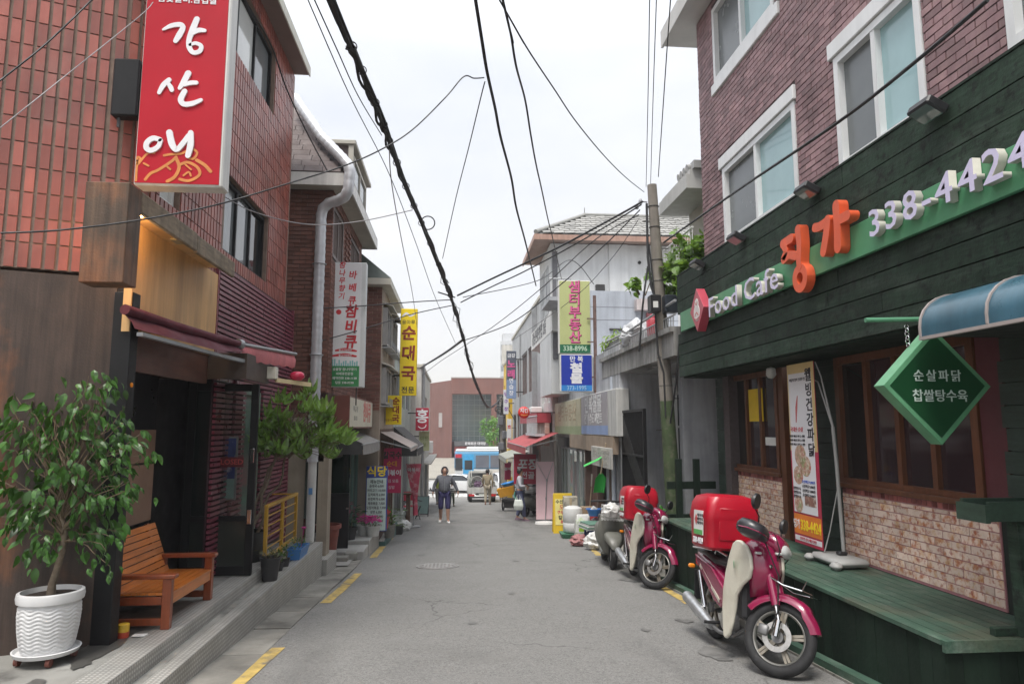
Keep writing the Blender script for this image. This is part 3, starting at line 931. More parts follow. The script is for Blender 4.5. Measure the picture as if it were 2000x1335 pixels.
for (a, b) in ((.04, 1.51), (2.72, 4.66)):
    MB().cbox(a, b, y0 - .06, y0 - .022, .955, 1.0, .006).build('window_sill', brown_f, b2)
MB().box(.62, 1.02, y0 + .0, y0 + .012, 1.62, 2.04).build('yellow_notice', M('yellow_paper', (.75, .52, .02), .6, bump=.02), b2)
MB().box(1.02, 1.3, y0 + .021, y0 + .025, 1.32, 1.42).build('white_notice', M('white_paper', (.7, .7, .68), .6, bump=.02), b2)
f = MB().box(1.5, 1.62, y0 - .02, y0 + .4, .25, 2.26).box(2.1, 2.2, y0 - .02, y0 + .4, .25, 2.26).build('door_frame', brown_f, b2)
MB().box(1.62, 2.1, y0 + .3, y0 + .34, .25, 2.26).build('door_leaf', M('dark_brown_door', (.04, .016, .010), .45, bump=.1), b2)
P = courses(.05, 1.5, .27, .895, .2, .0655, .008, y0 - .006, y0 + .012, jit=.003) + courses(2.75, 4.74, .27, .895, .2, .0655, .008, y0 - .006, y0 + .012, jit=.003)
pieces('tile_brick', 'tile_bricks', b2, P, tbrick)
P = courses(.05, 1.5, .897, .955, .062, .058, .012, y0 - .006, y0 + .012, bond=False) + courses(2.75, 4.74, .897, .955, .062, .058, .012, y0 - .006, y0 + .012, bond=False)
pieces('soldier_brick', 'soldier_bricks', b2, P, M('pink_tile_brick', (.34, .12, .11), .6, .2, 9, bump=.3, pv=.5, spec=.25))
MB().box(.05, 1.5, y0 - .001, y0 + .0115, .25, .957).build('brick_joints', tjoint, b2)
MB().box(2.75, 4.745, y0 - .001, y0 + .0115, .25, .957).build('brick_joints', tjoint, b2)
MB().lathe([(.0, .0), (.05, -.02), (.06, -.09), (.035, -.13), (.0, -.14)], 14, (1.72, .1, 2.25)).build('porch_lamp', M('opal_glass', (.5, .5, .48), .3, bump=0), b2, 50)

# deck
dk = thing('timber_deck', 'green painted timber deck with dark board front along the restaurant', 'deck', (3.6, 9.45, 0), RIGHT)
P = []
for k in range(9):
    x = -.4
    first = random.uniform(.7, 1.9)
    while x < 5.29:
        xe = min(x + first, 5.29); first = 1.85
        if xe - x > .05: P.append(bx(x + .002, xe - .002, -.61 + k * .1, -.61 + k * .1 + .094, .222 + random.uniform(-.0015, .0015), .25))
        x = xe
pieces('deck_board', 'deck_boards', dk, P, deck_w)
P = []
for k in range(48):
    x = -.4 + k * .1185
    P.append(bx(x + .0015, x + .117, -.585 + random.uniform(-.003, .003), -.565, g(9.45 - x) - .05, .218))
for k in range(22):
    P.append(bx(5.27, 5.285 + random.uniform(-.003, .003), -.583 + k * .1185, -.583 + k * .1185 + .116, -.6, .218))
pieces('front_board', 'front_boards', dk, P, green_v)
MB().box(-.4, 5.25, -.56, .29, .1, .22).box(-.38, -.36, -.56, .3, -.9, .2).box(5.245, 5.265, -.56, 2.2, -.9, .1).build('deck_frame', MATS['green_black'], dk)
MB().box(5.29, 5.32, -.6, 2.2, .18, .25).build('end_trim', deck_w, dk)
mb = MB(); mb.add([(x, y, g(9.45 - x) + dz) for x in (-.4, 5.35) for y in (-.68, -.59) for dz in (-.05, .075)],
       [(0, 1, 3, 2), (4, 6, 7, 5), (0, 4, 5, 1), (2, 3, 7, 6), (1, 5, 7, 3)])
mb.build('base_plank', deck_w, dk)

# sign board along the fascia with its separate letters and logo
sg = thing('shop_sign', 'long green sign board with raised orange and lilac letters on the timber fascia', 'sign', (3.6, 9.45, 0), RIGHT)
MB().cbox(-.12, 11.0, -.345, -.304, 2.915, 3.192, .004).build('board', green_s, sg)
lil = M('lilac_acrylic', (.60, .56, .74), .35, .06, 5, bump=.02)
lwh = M('cream_letter_side', (.52, .51, .45), .5, .12, 7, bump=.04, dirt=.3)
org = M('orange_acrylic', (.66, .10, .035), .4, .12, 6, bump=.03)
orf = M('orange_face', (.72, .17, .09), .4, .1, 6, bump=.03)
t = text('Food Cafe', .34, sg, (2.12, -.395, 3.02), lil, ext=.030, bold=.006, mats=[lil, lwh], name='letters', space=1.06)
t.scale[0] = 1.86 / t.dimensions[0]
for ch, px in zip('338-4424', (4.61, 4.81, 5.02, 5.19, 5.36, 5.57, 5.77, 5.97)):
    text(ch, .29, sg, (px, -.378, 3.095), lil, ext=.028, bold=.012, mats=[lil, lwh], name='digit', sx=1.15)
# the two hand-shaped syllables
mb = MB()
def ring(mb, cx, cz, r, w, y, t, n=20, m=0):
    pr = [(r - w / 2, y), (r - w / 2, y - t), (r + w / 2, y - t), (r + w / 2, y)]
    rings = [[(cx + a * math.cos(q * 6.28319 / n), b, cz + a * math.sin(q * 6.28319 / n)) for a, b in pr] for q in range(n + 1)]
    return mb.loft(rings, True, False, m)
def syl(name, strokes, rings, x0, z0, s_, yb, t):
    mb = MB()
    for i, (pts, w) in enumerate(strokes):
        mb.stroke([(x0 + a * s_[0], z0 + b * s_[1]) for a, b in pts], w if not isinstance(w, list) else w, yb, t + i * .0012, seg=8)
    for (a, b, r, w) in rings:
        ring(mb, x0 + a * s_[0], z0 + b * s_[1], r, w, yb, t - .001)
    return mb.build(name, [org], sg, 45)
syl('letters', [([(.10, .98), (.40, 1.0)], .085), ([(.12, .97), (.20, .80), (.10, .66), (.30, .70), (.50, .62)], .08), ([(.62, 1.08), (.64, .8), (.60, .5), (.62, .40)], [.10, .085, .085, .07])],
    [(.60, .17, .095, .08)], 3.13, 2.83, (.60, .50), -.35, .08)
syl('letters', [([(.02, .80), (.18, .76), (.42, .80)], .08), ([(.40, .80), (.34, .45), (.24, .08)], .095), ([(.66, 1.04), (.66, .55), (.64, .02)], [.10, .095, .105]), ([(.68, .66), (.94, .66)], .085)],
    [], 3.78, 3.03, (.56, .345), -.35, .08)
mb = MB(); mb.prism([(.87, 2.78), (1.12, 3.065), (.87, 3.35), (.62, 3.065)], -.46, -.346)
mb.build('logo_box', M('pink_red_plastic', (.42, .055, .085), .4, .12, 6, bump=.03), sg, bevel=.004)
mb = MB(); mb.lathe([(.0, -.004), (.105, -.004), (.11, .0)], 24, (.87, -.46, 3.03), 'Y'); mb.lathe([(.0, -.003), (.07, -.003), (.075, .0)], 20, (.87, -.46, 3.14), 'Y')
lg = mb.build('logo_plate', M('logo_white', (.66, .62, .60), .5, .1, 4, bump=.02), sg)
mb = MB(); mb.stroke([(.83, 3.17), (.87, 3.13), (.91, 3.17)], .012, -.464, .002); mb.stroke([(.81, 2.99), (.87, 3.03), (.93, 2.99)], .014, -.464, .0025)
mb.stroke([(.79, 2.96), (.87, 2.94), (.95, 2.96)], .012, -.464, .002)
mb.build('logo_drawing', M('logo_pink', (.5, .1, .1), .5, bump=0), sg)
MB().torus(.018, .004, 14, 6, (4.45, -.33, 3.21), 'Y').build('hanger', green_s, sg)

fl0 = None
for (Y, lab) in ((4.2, 'black floodlight with glass face on the timber fascia under the wide near window'),
                 (5.82, 'black floodlight on the fascia above the orange letters, between two windows'),
                 (7.42, 'black floodlight on the fascia below the left sash of the farther window'),
                 (8.7, 'black floodlight at the far corner of the fascia beside the climbing vine')):
    if fl0 is None:
        fl0 = thing('floodlight', lab, 'floodlight', (3.22, Y, 3.70), RIGHT, 'floodlights along the fascia')
        MB().cbox(-.11, .11, -.09, .07, -.035, .035, .012).build('housing', blackp, fl0, rot=(R(-28), 0, 0))
        MB().box(-.09, .09, -.075, .055, -.039, -.0355).build('lens', glass('lamp_glass', (.10, .13, .13)), fl0, rot=(R(-28), 0, 0))
        MB().tube([(.0, .05, .0), (.0, .14, .06), (.0, .28, .0)], .012, 6).build('arm', blackp, fl0)
    else:
        q = copy_tree(fl0); q.location = (3.22, Y, 3.70); q['label'] = lab

# teal canopy on the near right, its bar and the hanging diamond sign
teal = M('blue_polycarbonate', (.045, .115, .16), .3, .2, 2.5, bump=.03, spec=.5, coat=.15, streak=.2, dirt=.25)
rimm = M('pale_canopy_rim', (.34, .295, .28), .45, .1, 5, bump=.03)
cn = thing('canopy', 'curved blue polycarbonate canopy with pale ribs at the right edge', 'canopy', (2.95, 4.07, 2.115), RIGHT)
prof = [(.0, .0), (.0, .06)] + [(.26 - .26 * math.cos(a), .06 + .22 * math.sin(a)) for a in [R(15 * k) for k in range(1, 7)]] + [(.7, .31), (1.0, .33)]
MB().loft([[(x, a, b) for a, b in prof] + [(x, a + .006, b - .006) for a, b in prof[::-1]] for x in (0, .55, 1.1, 1.6)], True).build('sheet', teal, cn, 30)
for x in (-.012, .54, 1.09, 1.58):
    MB().loft([[(xx, a - (.008 if d_ else 0), b + (.006 if d_ else 0)) for a, b in prof for d_ in (1,)] + [(xx, a + .008, b - .008) for a, b in prof[::-1]] for xx in (x, x + .016)], True).build('rib', rimm, cn, 30)
MB().box(-.01, 1.6, -.012, .02, -.02, .0).build('edge_rail', rimm, cn)
MB().box(.02, 1.6, .02, 1.0, .0, .02).build('under_frame', MATS['green_black'], cn)
br = MB().tube([(2.73, 4.30, 2.257), (3.9, 4.30, 2.29)], .016, 10).build('sign_bar', M('bar_green', (.10, .27, .16), .4, bump=.03), None, 60)
tag(br, 'green metal bar sticking out of the wall above the diamond sign', 'bar')
ds = thing('diamond_sign', 'green diamond shaped box sign hanging from the green bar', 'sign', (3.13, 4.2, 1.815), R(2))
s_ = .38
MB().prism([(0, -s_), (s_, 0), (0, s_), (-s_, 0)], 0, .1).build('box', M('diamond_green', (.11, .30, .16), .4, .15, 5, streak=.1, bump=.03), ds, bevel=.004)
s2 = .335
MB().prism([(0, -s2), (s2, 0), (0, s2), (-s2, 0)], -.004, -.0005).build('face', M('diamond_face', (.006, .050, .017), .4, .15, 3, bump=.02), ds)
MB().prism([(0, -s_), (s_, 0), (s_ - .002, 0), (0, -s_ + .004), (-s_ + .002, 0), (-s_, 0)], -.003, .0).build('lower_trim', green_s, ds)
pl = M('pale_letter', (.46, .55, .50), .5, .1, 9, bump=0)
text('순살파닭', .082, ds, (.0, -.0055, .06), pl, bold=.008, space=1.3)
text('찹쌀탕수육', .085, ds, (.01, -.0055, -.07), pl, bold=.008, space=1.02)
mb = MB()
for k in range(6): mb.torus(.014, .0035, 12, 6, (-.12, .09, .40 - k * .025), 'X' if k % 2 else 'Y')
mb.torus(.014, .0035, 12, 6, (.12, .09, .40), 'Y')
mb.bar((-.12, .09, .27), (-.12, .08, .235), .006)
mb.build('chain', chrome, ds)
# trough on a post
tr_ = thing('planter_trough', 'dark green timber trough on a post at the near end of the deck', 'planter', (3.26, 4.29, .25), RIGHT)
mb = MB(); mb.box(0, .25, 0, .03, .71, .82).box(0, .25, .57, .6, .72, .84).box(0, .03, .03, .57, .72, .84).box(.22, .25, .03, .57, .72, .84).box(.03, .22, .03, .57, .72, .75)
mb.build('trough', M('trough_green', (.032, .062, .042), .6, .2, 4, bump=.3, bscale=40, grain=((30, 4, 30), .25)), tr_)
MB().cbox(.08, .17, .27, .37, 0, .718, .004).build('post', green_w, tr_)
MB().cbox(.05, .10, .12, .58, 0, .05, .004).cbox(.1, .5, .295, .345, 0, .045, .004).build('foot', green_w, tr_)

# banner stand on the deck
bn = thing('banner_stand', 'tall food banner with black vertical lettering on a grey stand by the restaurant door', 'banner', (3.60, 6.86, .25), RIGHT)
W2, z0, z1 = .28, .10, 1.96
def sheet(nm, a, b, za, zb, y, mat, m=None):
    k = lambda z: .10 * 0 - .03 + .00 * z
    return MB().add([(a, y - .02 * (za - z0) * 0, za), (b, y, za), (b, y, zb), (a, y, zb)], [(0, 1, 2, 3)]).build(nm, mat, bn)
ban = MB().box(-W2, W2, -.003, .0, z0, z1).build('sheet', M('banner_red', (.42, .03, .07), .5, .12, 2, bump=.05), bn)
MB().box(-W2 + .005, W2 - .005, -.005, -.0032, 1.05, z1).build('upper_print', M('banner_yellow', (.62, .47, .22), .5, .1, 2, bump=.03), bn)
MB().box(-W2 + .03, W2 - .06, -.0075, -.0052, .42, z1 - .1).build('white_print', M('banner_white', (.72, .72, .74), .5, .04, 2, bump=.03), bn)
blk = M('black_print', (.02, .02, .025), .5, bump=0)
vtext('웰빙건강파닭', .145, .152, bn, (.165, -.0085, 1.44), blk, bold=.02)
text('파닭의 명가 건강한 맛', .036, bn, (-.06, -.0085, 1.79), blk)
mb = MB(); mb.stroke([(-.12, 1.35), (-.10, 1.5), (-.07, 1.62)], [.015, .04, .012], -.0078, .0012); mb.build('picture', M('pepper_red', (.5, .12, .12), .5, bump=0), bn)
text('국내산 순살', .055, bn, (-.12, -.0085, 1.27), M('print_red', (.5, .04, .06), .5, bump=0), bold=.01)
for k in range(3): text('신선한 재료로 만드는 웰빙', .03, bn, (-.12, -.0085, 1.20 - k * .042), blk)
food = M('food_photo', (.45, .30, .22), .4, .3, 30, bump=0, spot=[((.42, .03, .03), .9, 16), ((.10, .28, .06), .85, 13), ((.75, .70, .6), .7, 21)])
mb = MB()
for (a, b, r) in ((-.07, 1.0, .115), (.03, .90, .105), (-.13, .80, .095)): mb.lathe([(0, -.0012 - .0004 * r), (r, -.0012 - .0004 * r), (r, 0)], 22, (a, -.0078 - a * .004, b), 'Y')
mb.build('food_pictures', food, bn)
for k in range(4): text('순살파닭 9,000원', .036, bn, (.07, -.0085, .74 - k * .045), M('print_blue', (.06, .12, .45), .5, bump=0) if k == 0 else blk)
MB().box(-.02, .20, -.0095, -.0077, .50, .60).build('photo_panel', M('food_photo_dark', (.25, .13, .10), .4, .4, 20, bump=0, spot=((.7, .66, .6), .9, 18)), bn)
for k in range(3): text('찹쌀탕수육', .034, bn, (-.17, -.0085, .66 - k * .042), blk)
MB().lathe([(0, -.0012), (.085, -.0012), (.085, 0)], 20, (-.15, -.0078, .50), 'Y').build('food_pictures', food, bn)
MB().box(-W2 + .01, W2 - .01, -.0052, -.0032, .20, .40).build('orange_print', M('banner_orange', (.70, .20, .03), .5, .2, 3, bump=.02), bn)
text('338-4424', .145, bn, (.06, -.0062, .29), M('print_yellow', (.85, .62, .02), .5, bump=0), bold=.025, sx=.72)
text('딩가', .10, bn, (-.22, -.0062, .29), M('banner_white', (.72, .72, .74), .5), bold=.02, sx=.7)
MB().box(-W2 + .015, W2 - .02, -.0053, -.0033, .13, .18).build('white_strip', MATS['banner_white'], bn)
text('전지역 신속 배달 환영', .036, bn, (0, -.0062, .155), M('print_red', (.5, .04, .06)))
stm = M('stand_grey', (.32, .32, .31), .5, .1, 5, bump=.05)
MB().tube([(.42, .12, .1), (.42, .10, .95), (.41, .09, 1.3)], .018, 8).build('pole', stm, bn, 50)
MB().tube([(.41, .09, 1.3), (.25, .05, 1.75), (-.28, .01, 1.95)], [.012, .007, .004], 6).tube([(.41, .09, 1.3), (.33, .04, 1.8), (.29, .01, 1.95)], [.012, .007, .004], 6).tube([(.42, .1, .72), (.34, .04, .3), (.29, .0, .09)], .006, 6).build('arms', stm, bn, 50)
MB().cbox(.18, .70, -.10, .22, .015, .085, .03).cbox(.16, .26, -.16, -.06, 0, .07, .03).cbox(.62, .74, -.16, -.06, 0, .07, .03).cbox(.16, .26, .19, .27, 0, .07, .03).build('base', stm, bn, 50)
MB().cbox(.38, .46, .06, .14, .085, .12, .01).build('clamp', blackp, bn)
# ---------------------------------------------------------------- left foreground: sign, bench, plants, railing
red_s = M('sign_red', (.42, .005, .018), .5, .08, 2, bump=.02, spec=.25)
wht = M('white_letter', (.72, .72, .74), .5, .05, 9, bump=0)
rs = thing('projecting_sign', 'tall red box sign with white brush lettering on the corner of the tiled building', 'sign', (-2.585, 5.5, 3.47))
MB().cbox(0, .69, 0, .17, 0, 1.95, .012).build('case', M('sign_case_white', (.66, .65, .62), .45, .08, 3, streak=.15, bump=.03), rs)
MB().box(.012, .665, -.006, -.0005, .018, 1.94).build('face', red_s, rs)
def K(p): return ((p[0] / 2.153 - 281) * .00408 + .01, .025 + (355 - p[1] / 2.153) * .00441)
mb = MB()
ST = [([(683, 130), (715, 112), (752, 105), (765, 118), (752, 150), (738, 176)], [8, 18, 20, 20, 24, 18]),
      ([(822, 78), (808, 120), (795, 165), (797, 200), (815, 222), (842, 215), (846, 192), (822, 182), (800, 190)], [22, 24, 20, 20, 18, 18, 16, 14, 12]),
      ([(806, 140), (832, 126), (858, 126)], [16, 20, 14]),
      ([(684, 398), (700, 365), (722, 342)], [14, 20, 18]), ([(714, 350), (730, 372), (736, 385)], [12, 18, 16]),
      ([(800, 312), (785, 345), (768, 376)], [24, 22, 14]), ([(785, 362), (812, 352), (836, 350)], [12, 18, 16]),
      ([(790, 388), (776, 422), (790, 442), (825, 438), (860, 422)], [20, 22, 20, 20, 14]),
      ([(700, 592), (672, 588), (650, 605), (648, 628), (668, 638), (695, 622), (704, 596)], [18, 20, 20, 20, 20, 18, 16]),
      ([(738, 562), (752, 610), (772, 632), (796, 605), (818, 572)], [24, 24, 18, 20, 18]), ([(826, 560), (828, 610), (820, 655)], [20, 24, 20])]
for i, (pts, w) in enumerate(ST):
    mb.stroke([K(p) for p in pts], [a * .0021 for a in w], -.006, .010 + i * .0006, seg=8)
    if i in (2, 7, 10):
        mb.build('brush_letter', wht, rs, 40); mb = MB()
mb = MB()
for i, (pts, w) in enumerate([([(565, 760), (590, 700), (620, 690), (650, 650), (680, 645)], 9), ([(575, 680), (600, 695), (625, 672), (600, 665), (575, 680)], 9),
        ([(650, 755), (670, 730), (700, 715), (750, 680), (770, 660)], 12), ([(720, 655), (745, 650), (790, 645), (830, 625), (855, 640), (840, 665), (815, 660)], 10),
        ([(770, 665), (785, 700), (770, 740), (740, 760)], 14), ([(790, 690), (820, 680), (860, 700), (870, 730), (830, 755), (790, 750)], 12),
        ([(855, 670), (890, 690), (915, 715)], 14), ([(805, 735), (825, 720), (835, 735)], 8), ([(640, 690), (660, 700)], 8), ([(735, 700), (750, 712)], 8), ([(810, 690), (835, 710)], 7)]):
    mb.stroke([(max(.024, a), max(.03, b)) for a, b in map(K, pts)], w * .0019, -.006, .002 + i * .0004, seg=6)
mb.build('gold_line_drawing', M('sign_gold', (.60, .22, .05), .5, .2, 9, bump=0), rs)
text('참숯갈비.삼겹살', .072, rs, (.335, -.0085, 1.60), wht, bold=.02)
MB().cbox(-.21, -.003, -.02, .09, .57, 1.06, .012).build('bracket_box', black_m, rs)
MB().bar((-.16, .03, .49), (-.16, .03, .57), .02).build('bracket_rod', dark_m, rs)

# bench
ow = M('orange_bench_wood', (.50, .155, .026), .32, .15, 3, bump=.12, grain=((30, 2, 30), .3), pv=.12, coat=.25)
ow2 = M('red_brown_bench_wood', (.24, .055, .018), .35, .18, 3, bump=.12, grain=((20, 20, 2), .25), coat=.2)
bc = thing('wooden_bench', 'orange slatted wooden bench with arms on the terrace', 'bench', (-2.74, 5.98, -.078), LEFT)
for x in (0, .95):
    MB().cbox(x, x + .06, -.45, -.38, 0, .395, .004).build('leg', ow2, bc)
    MB().cbox(x, x + .055, -.02, .05, 0, .395, .004).build('leg', ow2, bc)
    MB().cbox(x - .015, x + .075, -.48, .10, .396, .43, .006).build('arm', ow2, bc)
    MB().cbox(x + .008, x + .05, -.379, -.021, .03, .085, .004).build('bottom_rail', ow2, bc)
    MB().cbox(x + .008, x + .05, -.379, -.021, .19, .255, .004).build('side_rail', ow2, bc)
MB().cbox(.061, .949, -.44, -.415, .185, .265, .004).build('apron', ow, bc)
P = [bx(.01 if k else .062, 1.0 if k else .948, -.445 + k * .062, -.445 + k * .062 + .056, .267, .285) for k in range(7)]
pieces('seat_slat', 'seat_slats', bc, P, ow)
rt = Matrix.Rotation(R(-20), 4, 'X')
P = [Matrix.Translation((.505, -.02 + .02 * k, .30 + k * .056)) @ rt @ Matrix.Diagonal((.99, .022, .052, 1)) for k in range(8)]
pieces('back_slat', 'back_slats', bc, P, ow)
for x in (.08, .90):
    MB().bar((x, .005, .25), (x, .155, .72), .045, .03).build('back_post', ow2, bc)

cn_ = thing('paint_can', 'small yellow and red can behind the black post beside the bench', 'can', (-2.56, 5.80, -.078))
MB().lathe([(.04, 0), (.042, .045), (.04, .045)], 18).build('red_band', M('can_red', (.45, .06, .03), .4, bump=0), cn_, 40)
MB().lathe([(.041, .045), (.041, .10), (.036, .104), (.0, .104)], 18).build('can_body', M('can_yellow', (.6, .38, .03), .4, .2, 40, bump=0), cn_, 40)
tag(MB().cbox(-2.50, -2.40, 5.80, 5.86, -.077, -.068, .003).build('paper_scrap', MATS['white_paper']), 'crumpled white paper scrap on the terrace under the bench', 'paper')

# leaves
def leaf_unit(l, w, fold=.25, droop=.25, n=4):
    mb = MB(); vs, fs = [], []
    for i in range(n + 1):
        t = i / n
        ww = w * math.sin(math.pi * min(1, (t * .93 + .03)) ** .8)
        z = -droop * l * t * t
        vs += [(l * t, -ww / 2, z + fold * ww / 2), (l * t, 0, z), (l * t, ww / 2, z + fold * ww / 2)]
    for i in range(n):
        a = i * 3
        fs += [(a, a + 3, a + 4, a + 1), (a + 1, a + 4, a + 5, a + 2)]
    return mb.add(vs, fs)
def leaf_mat(name, rgb, pv=.35, rough=.38, tr=.25):
    m = M(name, rgb, rough, .15, 8, bump=.1, bscale=60, pv=pv)
    m.node_tree.nodes['Principled BSDF'].inputs['Subsurface Weight'].default_value = 0
    n, l = m.node_tree.nodes, m.node_tree.links
    ts = n.new('ShaderNodeBsdfTranslucent'); ts.inputs[0].default_value = (rgb[0] * 1.6, rgb[1] * 1.5, rgb[2] * .8, 1)
    mx = n.new('ShaderNodeMixShader'); mx.inputs[0].default_value = tr
    l.new(n['Principled BSDF'].outputs[0], mx.inputs[1]); l.new(ts.outputs[0], mx.inputs[2]); l.new(mx.outputs[0], n['Material Output'].inputs[0])
    return m
bark = M('grey_bark', (.16, .125, .09), .85, .25, 20, bump=.6, bscale=90)
twig = M('twig', (.13, .095, .06), .8, .2, 20, bump=.2)
def orient(p, dirv, roll, sc):
    d_ = Vector(dirv).normalized()
    q = d_.to_track_quat('X', 'Z').to_matrix().to_4x4()
    return Matrix.Translation(p) @ q @ Matrix.Rotation(roll, 4, 'X') @ Matrix.Diagonal((sc, sc, sc, 1))
def limb(mb, a, b, r0, r1, wob=.03, n=5, sag=0.0):
    a, b = Vector(a), Vector(b)
    L_ = (b - a).length
    pts = []
    for i in range(n + 1):
        t = i / n
        p = a.lerp(b, t) + Vector((0, 0, sag * L_ * 4 * t * (1 - t)))
        if 0 < i < n: p += Vector([random.uniform(-wob, wob) * L_ for _ in range(3)])
        pts.append(p)
    mb.tube(pts, [r0 + (r1 - r0) * i / n for i in range(n + 1)], 6)
    return pts

def pot_mat(): return M('white_glazed_pot', (.66, .66, .66), .4, .06, 4, bump=.03, dirt=.12)
rnd_state = random.getstate(); random.seed(5)
fic = thing('potted_ficus', 'weeping fig tree with a bushy crown in a ribbed white pot on casters', 'potted plant', (-2.84, 5.28, -.078))
prof = [(.145, .045), (.165, .10), (.18, .2), (.188, .3), (.185, .37), (.182, .385), (.205, .39), (.21, .42), (.205, .45), (.185, .455), (.178, .42)]
rings, NS = [], 96
fine = []
for (a, b) in zip(prof, prof[1:]):
    nn = 20 if b[1] < .38 and a[1] >= .045 and b[1] > a[1] + .03 else 1
    for k in range(nn): fine.append((a[0] + (b[0] - a[0]) * k / nn, a[1] + (b[1] - a[1]) * k / nn))
fine.append(prof[-1])
for (r, z) in fine:
    ring_ = []
    for k in range(NS):
        t = 6.28319 * k / NS
        w = .007 * abs(math.sin((z - .045) * math.pi / .026 + 1.3 * math.sin(t * 10))) if .05 < z < .37 else 0
        ring_.append(((r + w) * math.cos(t), (r + w) * math.sin(t), z))
    rings.append(ring_)
MB().loft([[(x, y, z + .025) for x, y, z in r_] for r_ in rings], caps=True).build('pot', pot_mat(), fic, 50)
MB().lathe([(.15, .055), (.195, .06), (.21, .088), (.20, .091), (.185, .072), (.0, .071)], 40).build('saucer', pot_mat(), fic, 50)
for a in range(4):
    x, y = .165 * math.cos(a * 1.571 + .6), .165 * math.sin(a * 1.571 + .6)
    MB().lathe([(.0, -.014), (.028, -.014), (.028, .014), (.0, .014)], 14, (x, y, .028), 'X').build('caster', M('caster_brown', (.16, .05, .035), .5, bump=.03), fic, 40)
MB().lathe([(.18, .445), (.1, .45), (.0, .455)], 24).build('soil', M('soil', (.03, .02, .014), .95, .3, 30, bump=.8, bscale=60), fic, 40)
mb = MB()
tr1 = [(0, .0, .42), (.0, .0, .52), (.02, .01, .62), (.05, .0, .74), (.05, .02, .86), (.02, .02, .98), (.03, .02, 1.15)]
mb.tube(tr1, [.034, .026, .023, .022, .02, .016, .012], 8)
mb.tube([(.05, 0, .70), (.0, .03, .82), (-.03, .05, 1.0), (-.02, .04, 1.2)], [.012, .011, .01, .008], 6)
mb.build('trunk', bark, fic, 50)
mb = MB(); LV = []
cl = []
for k in range(64):
    ph_, rr = random.uniform(0, 6.283), random.uniform(.25, 1.0) ** .6
    zc = random.uniform(.80, 1.98)
    wmax = .56 * math.sqrt(max(.08, 1 - ((zc - 1.35) / .72) ** 2))
    cl.append(Vector((wmax * rr * math.cos(ph_) + .03, .60 * wmax * rr * math.sin(ph_) - .02, zc)))
cl += [Vector((.40, -.1, .72)), (Vector((.44, -.12, .62))), Vector((.42, -.05, .80)), Vector((-.02, -.2, .74)), Vector((.08, -.2, .80)), Vector((-.5, 0, 1.5)), Vector((-.55, .0, 1.3)), Vector((.55, .0, 1.35)), Vector((.5, .1, 1.5))]
for p in cl:
    t = max(.0, min(1, (p.z - .95) / 1.0))
    b = Vector((.03, .02, .80 + .42 * t))
    pts = limb(mb, b, p + Vector((0, 0, .04)), .007, .002, .05, 6, sag=.10)
    for q in range(12):
        c_ = pts[random.choice((3, 4, 5, 6, 6))] + Vector((random.gauss(0, .06), random.gauss(0, .05), random.gauss(-.01, .05)))
        out = Vector((c_.x, c_.y, 0)).normalized()
        dv = out * random.uniform(.1, .9) + Vector((random.uniform(-.5, .5), random.uniform(-.5, .5), random.uniform(-1.3, -.2)))
        LV.append(orient(c_, dv, random.uniform(-1.2, 1.2), random.uniform(.6, 1.3)))
mb.build('branches', twig, fic, 50)
pieces('leaf', 'leaves', fic, LV, leaf_mat('ficus_leaf', (.042, .112, .020), pv=.7), unit=leaf_unit(.080, .043, .3, .35), smooth=True)

# umbrella tree in a black pot by the railing
def palm_unit(n=7, l=.15, w=.05):
    mb = MB()
    for k in range(n):
        a = 6.283 * k / n
        u = leaf_unit(l * random.uniform(.75, 1.1), w, .3, .8)
        s0 = len(mb.v); mb.add(u.v, u.f)
        mb.xf(Matrix.Rotation(a, 4, 'Z') @ Matrix.Rotation(R(18), 4, 'Y') @ Matrix.Translation((.012, 0, 0)), s0)
    return mb
um = thing('potted_umbrella_tree', 'umbrella tree with long drooping leaflets in a big black pot behind the glass door', 'potted plant', (-2.5, 8.85, -.078))
MB().lathe([(.15, 0), (.19, .3), (.2, .36), (.19, .36), (.18, .3), (.0, .3)], 28).build('pot', blackp, um, 40)
mb = MB()
LV = []
tops = []
for (bx_, by_, r) in ((0, 0, .025), (.06, .35, .02), (-.03, .1, .018)):
    pts = limb(mb, (bx_, by_ * .3, .3), (bx_ + .22, by_ + .3, 1.35), r, r * .6, .04, 7)
    tops.append(pts[-1])
for k in range(95):
    tp = random.choice(tops)
    p = Vector((random.uniform(-.05, 1.05), random.uniform(.0, 1.0), 0))
    p.z = 1.52 + .55 * (1 - ((p.x - .5) / .65) ** 2) * random.uniform(-.35, 1.05) - .3 * random.random()
    pts = limb(mb, tp + Vector((0, 0, random.uniform(-.15, .1))), p, .007, .003, .04, 4, sag=.06)
    LV.append(orient(p, (random.gauss(0, .6), random.gauss(0, .6), 1), 0, 1) @ Matrix.Rotation(R(-90), 4, 'Y') @ Matrix.Rotation(random.uniform(0, 6), 4, 'Z') @ Matrix.Diagonal([random.uniform(.6, 1.3)] * 3 + [1]))
mb.build('stems', bark, um, 50)
pieces('leaf', 'leaves', um, LV, leaf_mat('umbrella_leaf', (.13, .23, .05), pv=.6, rough=.3), unit=palm_unit(7, .155, .066), smooth=True)

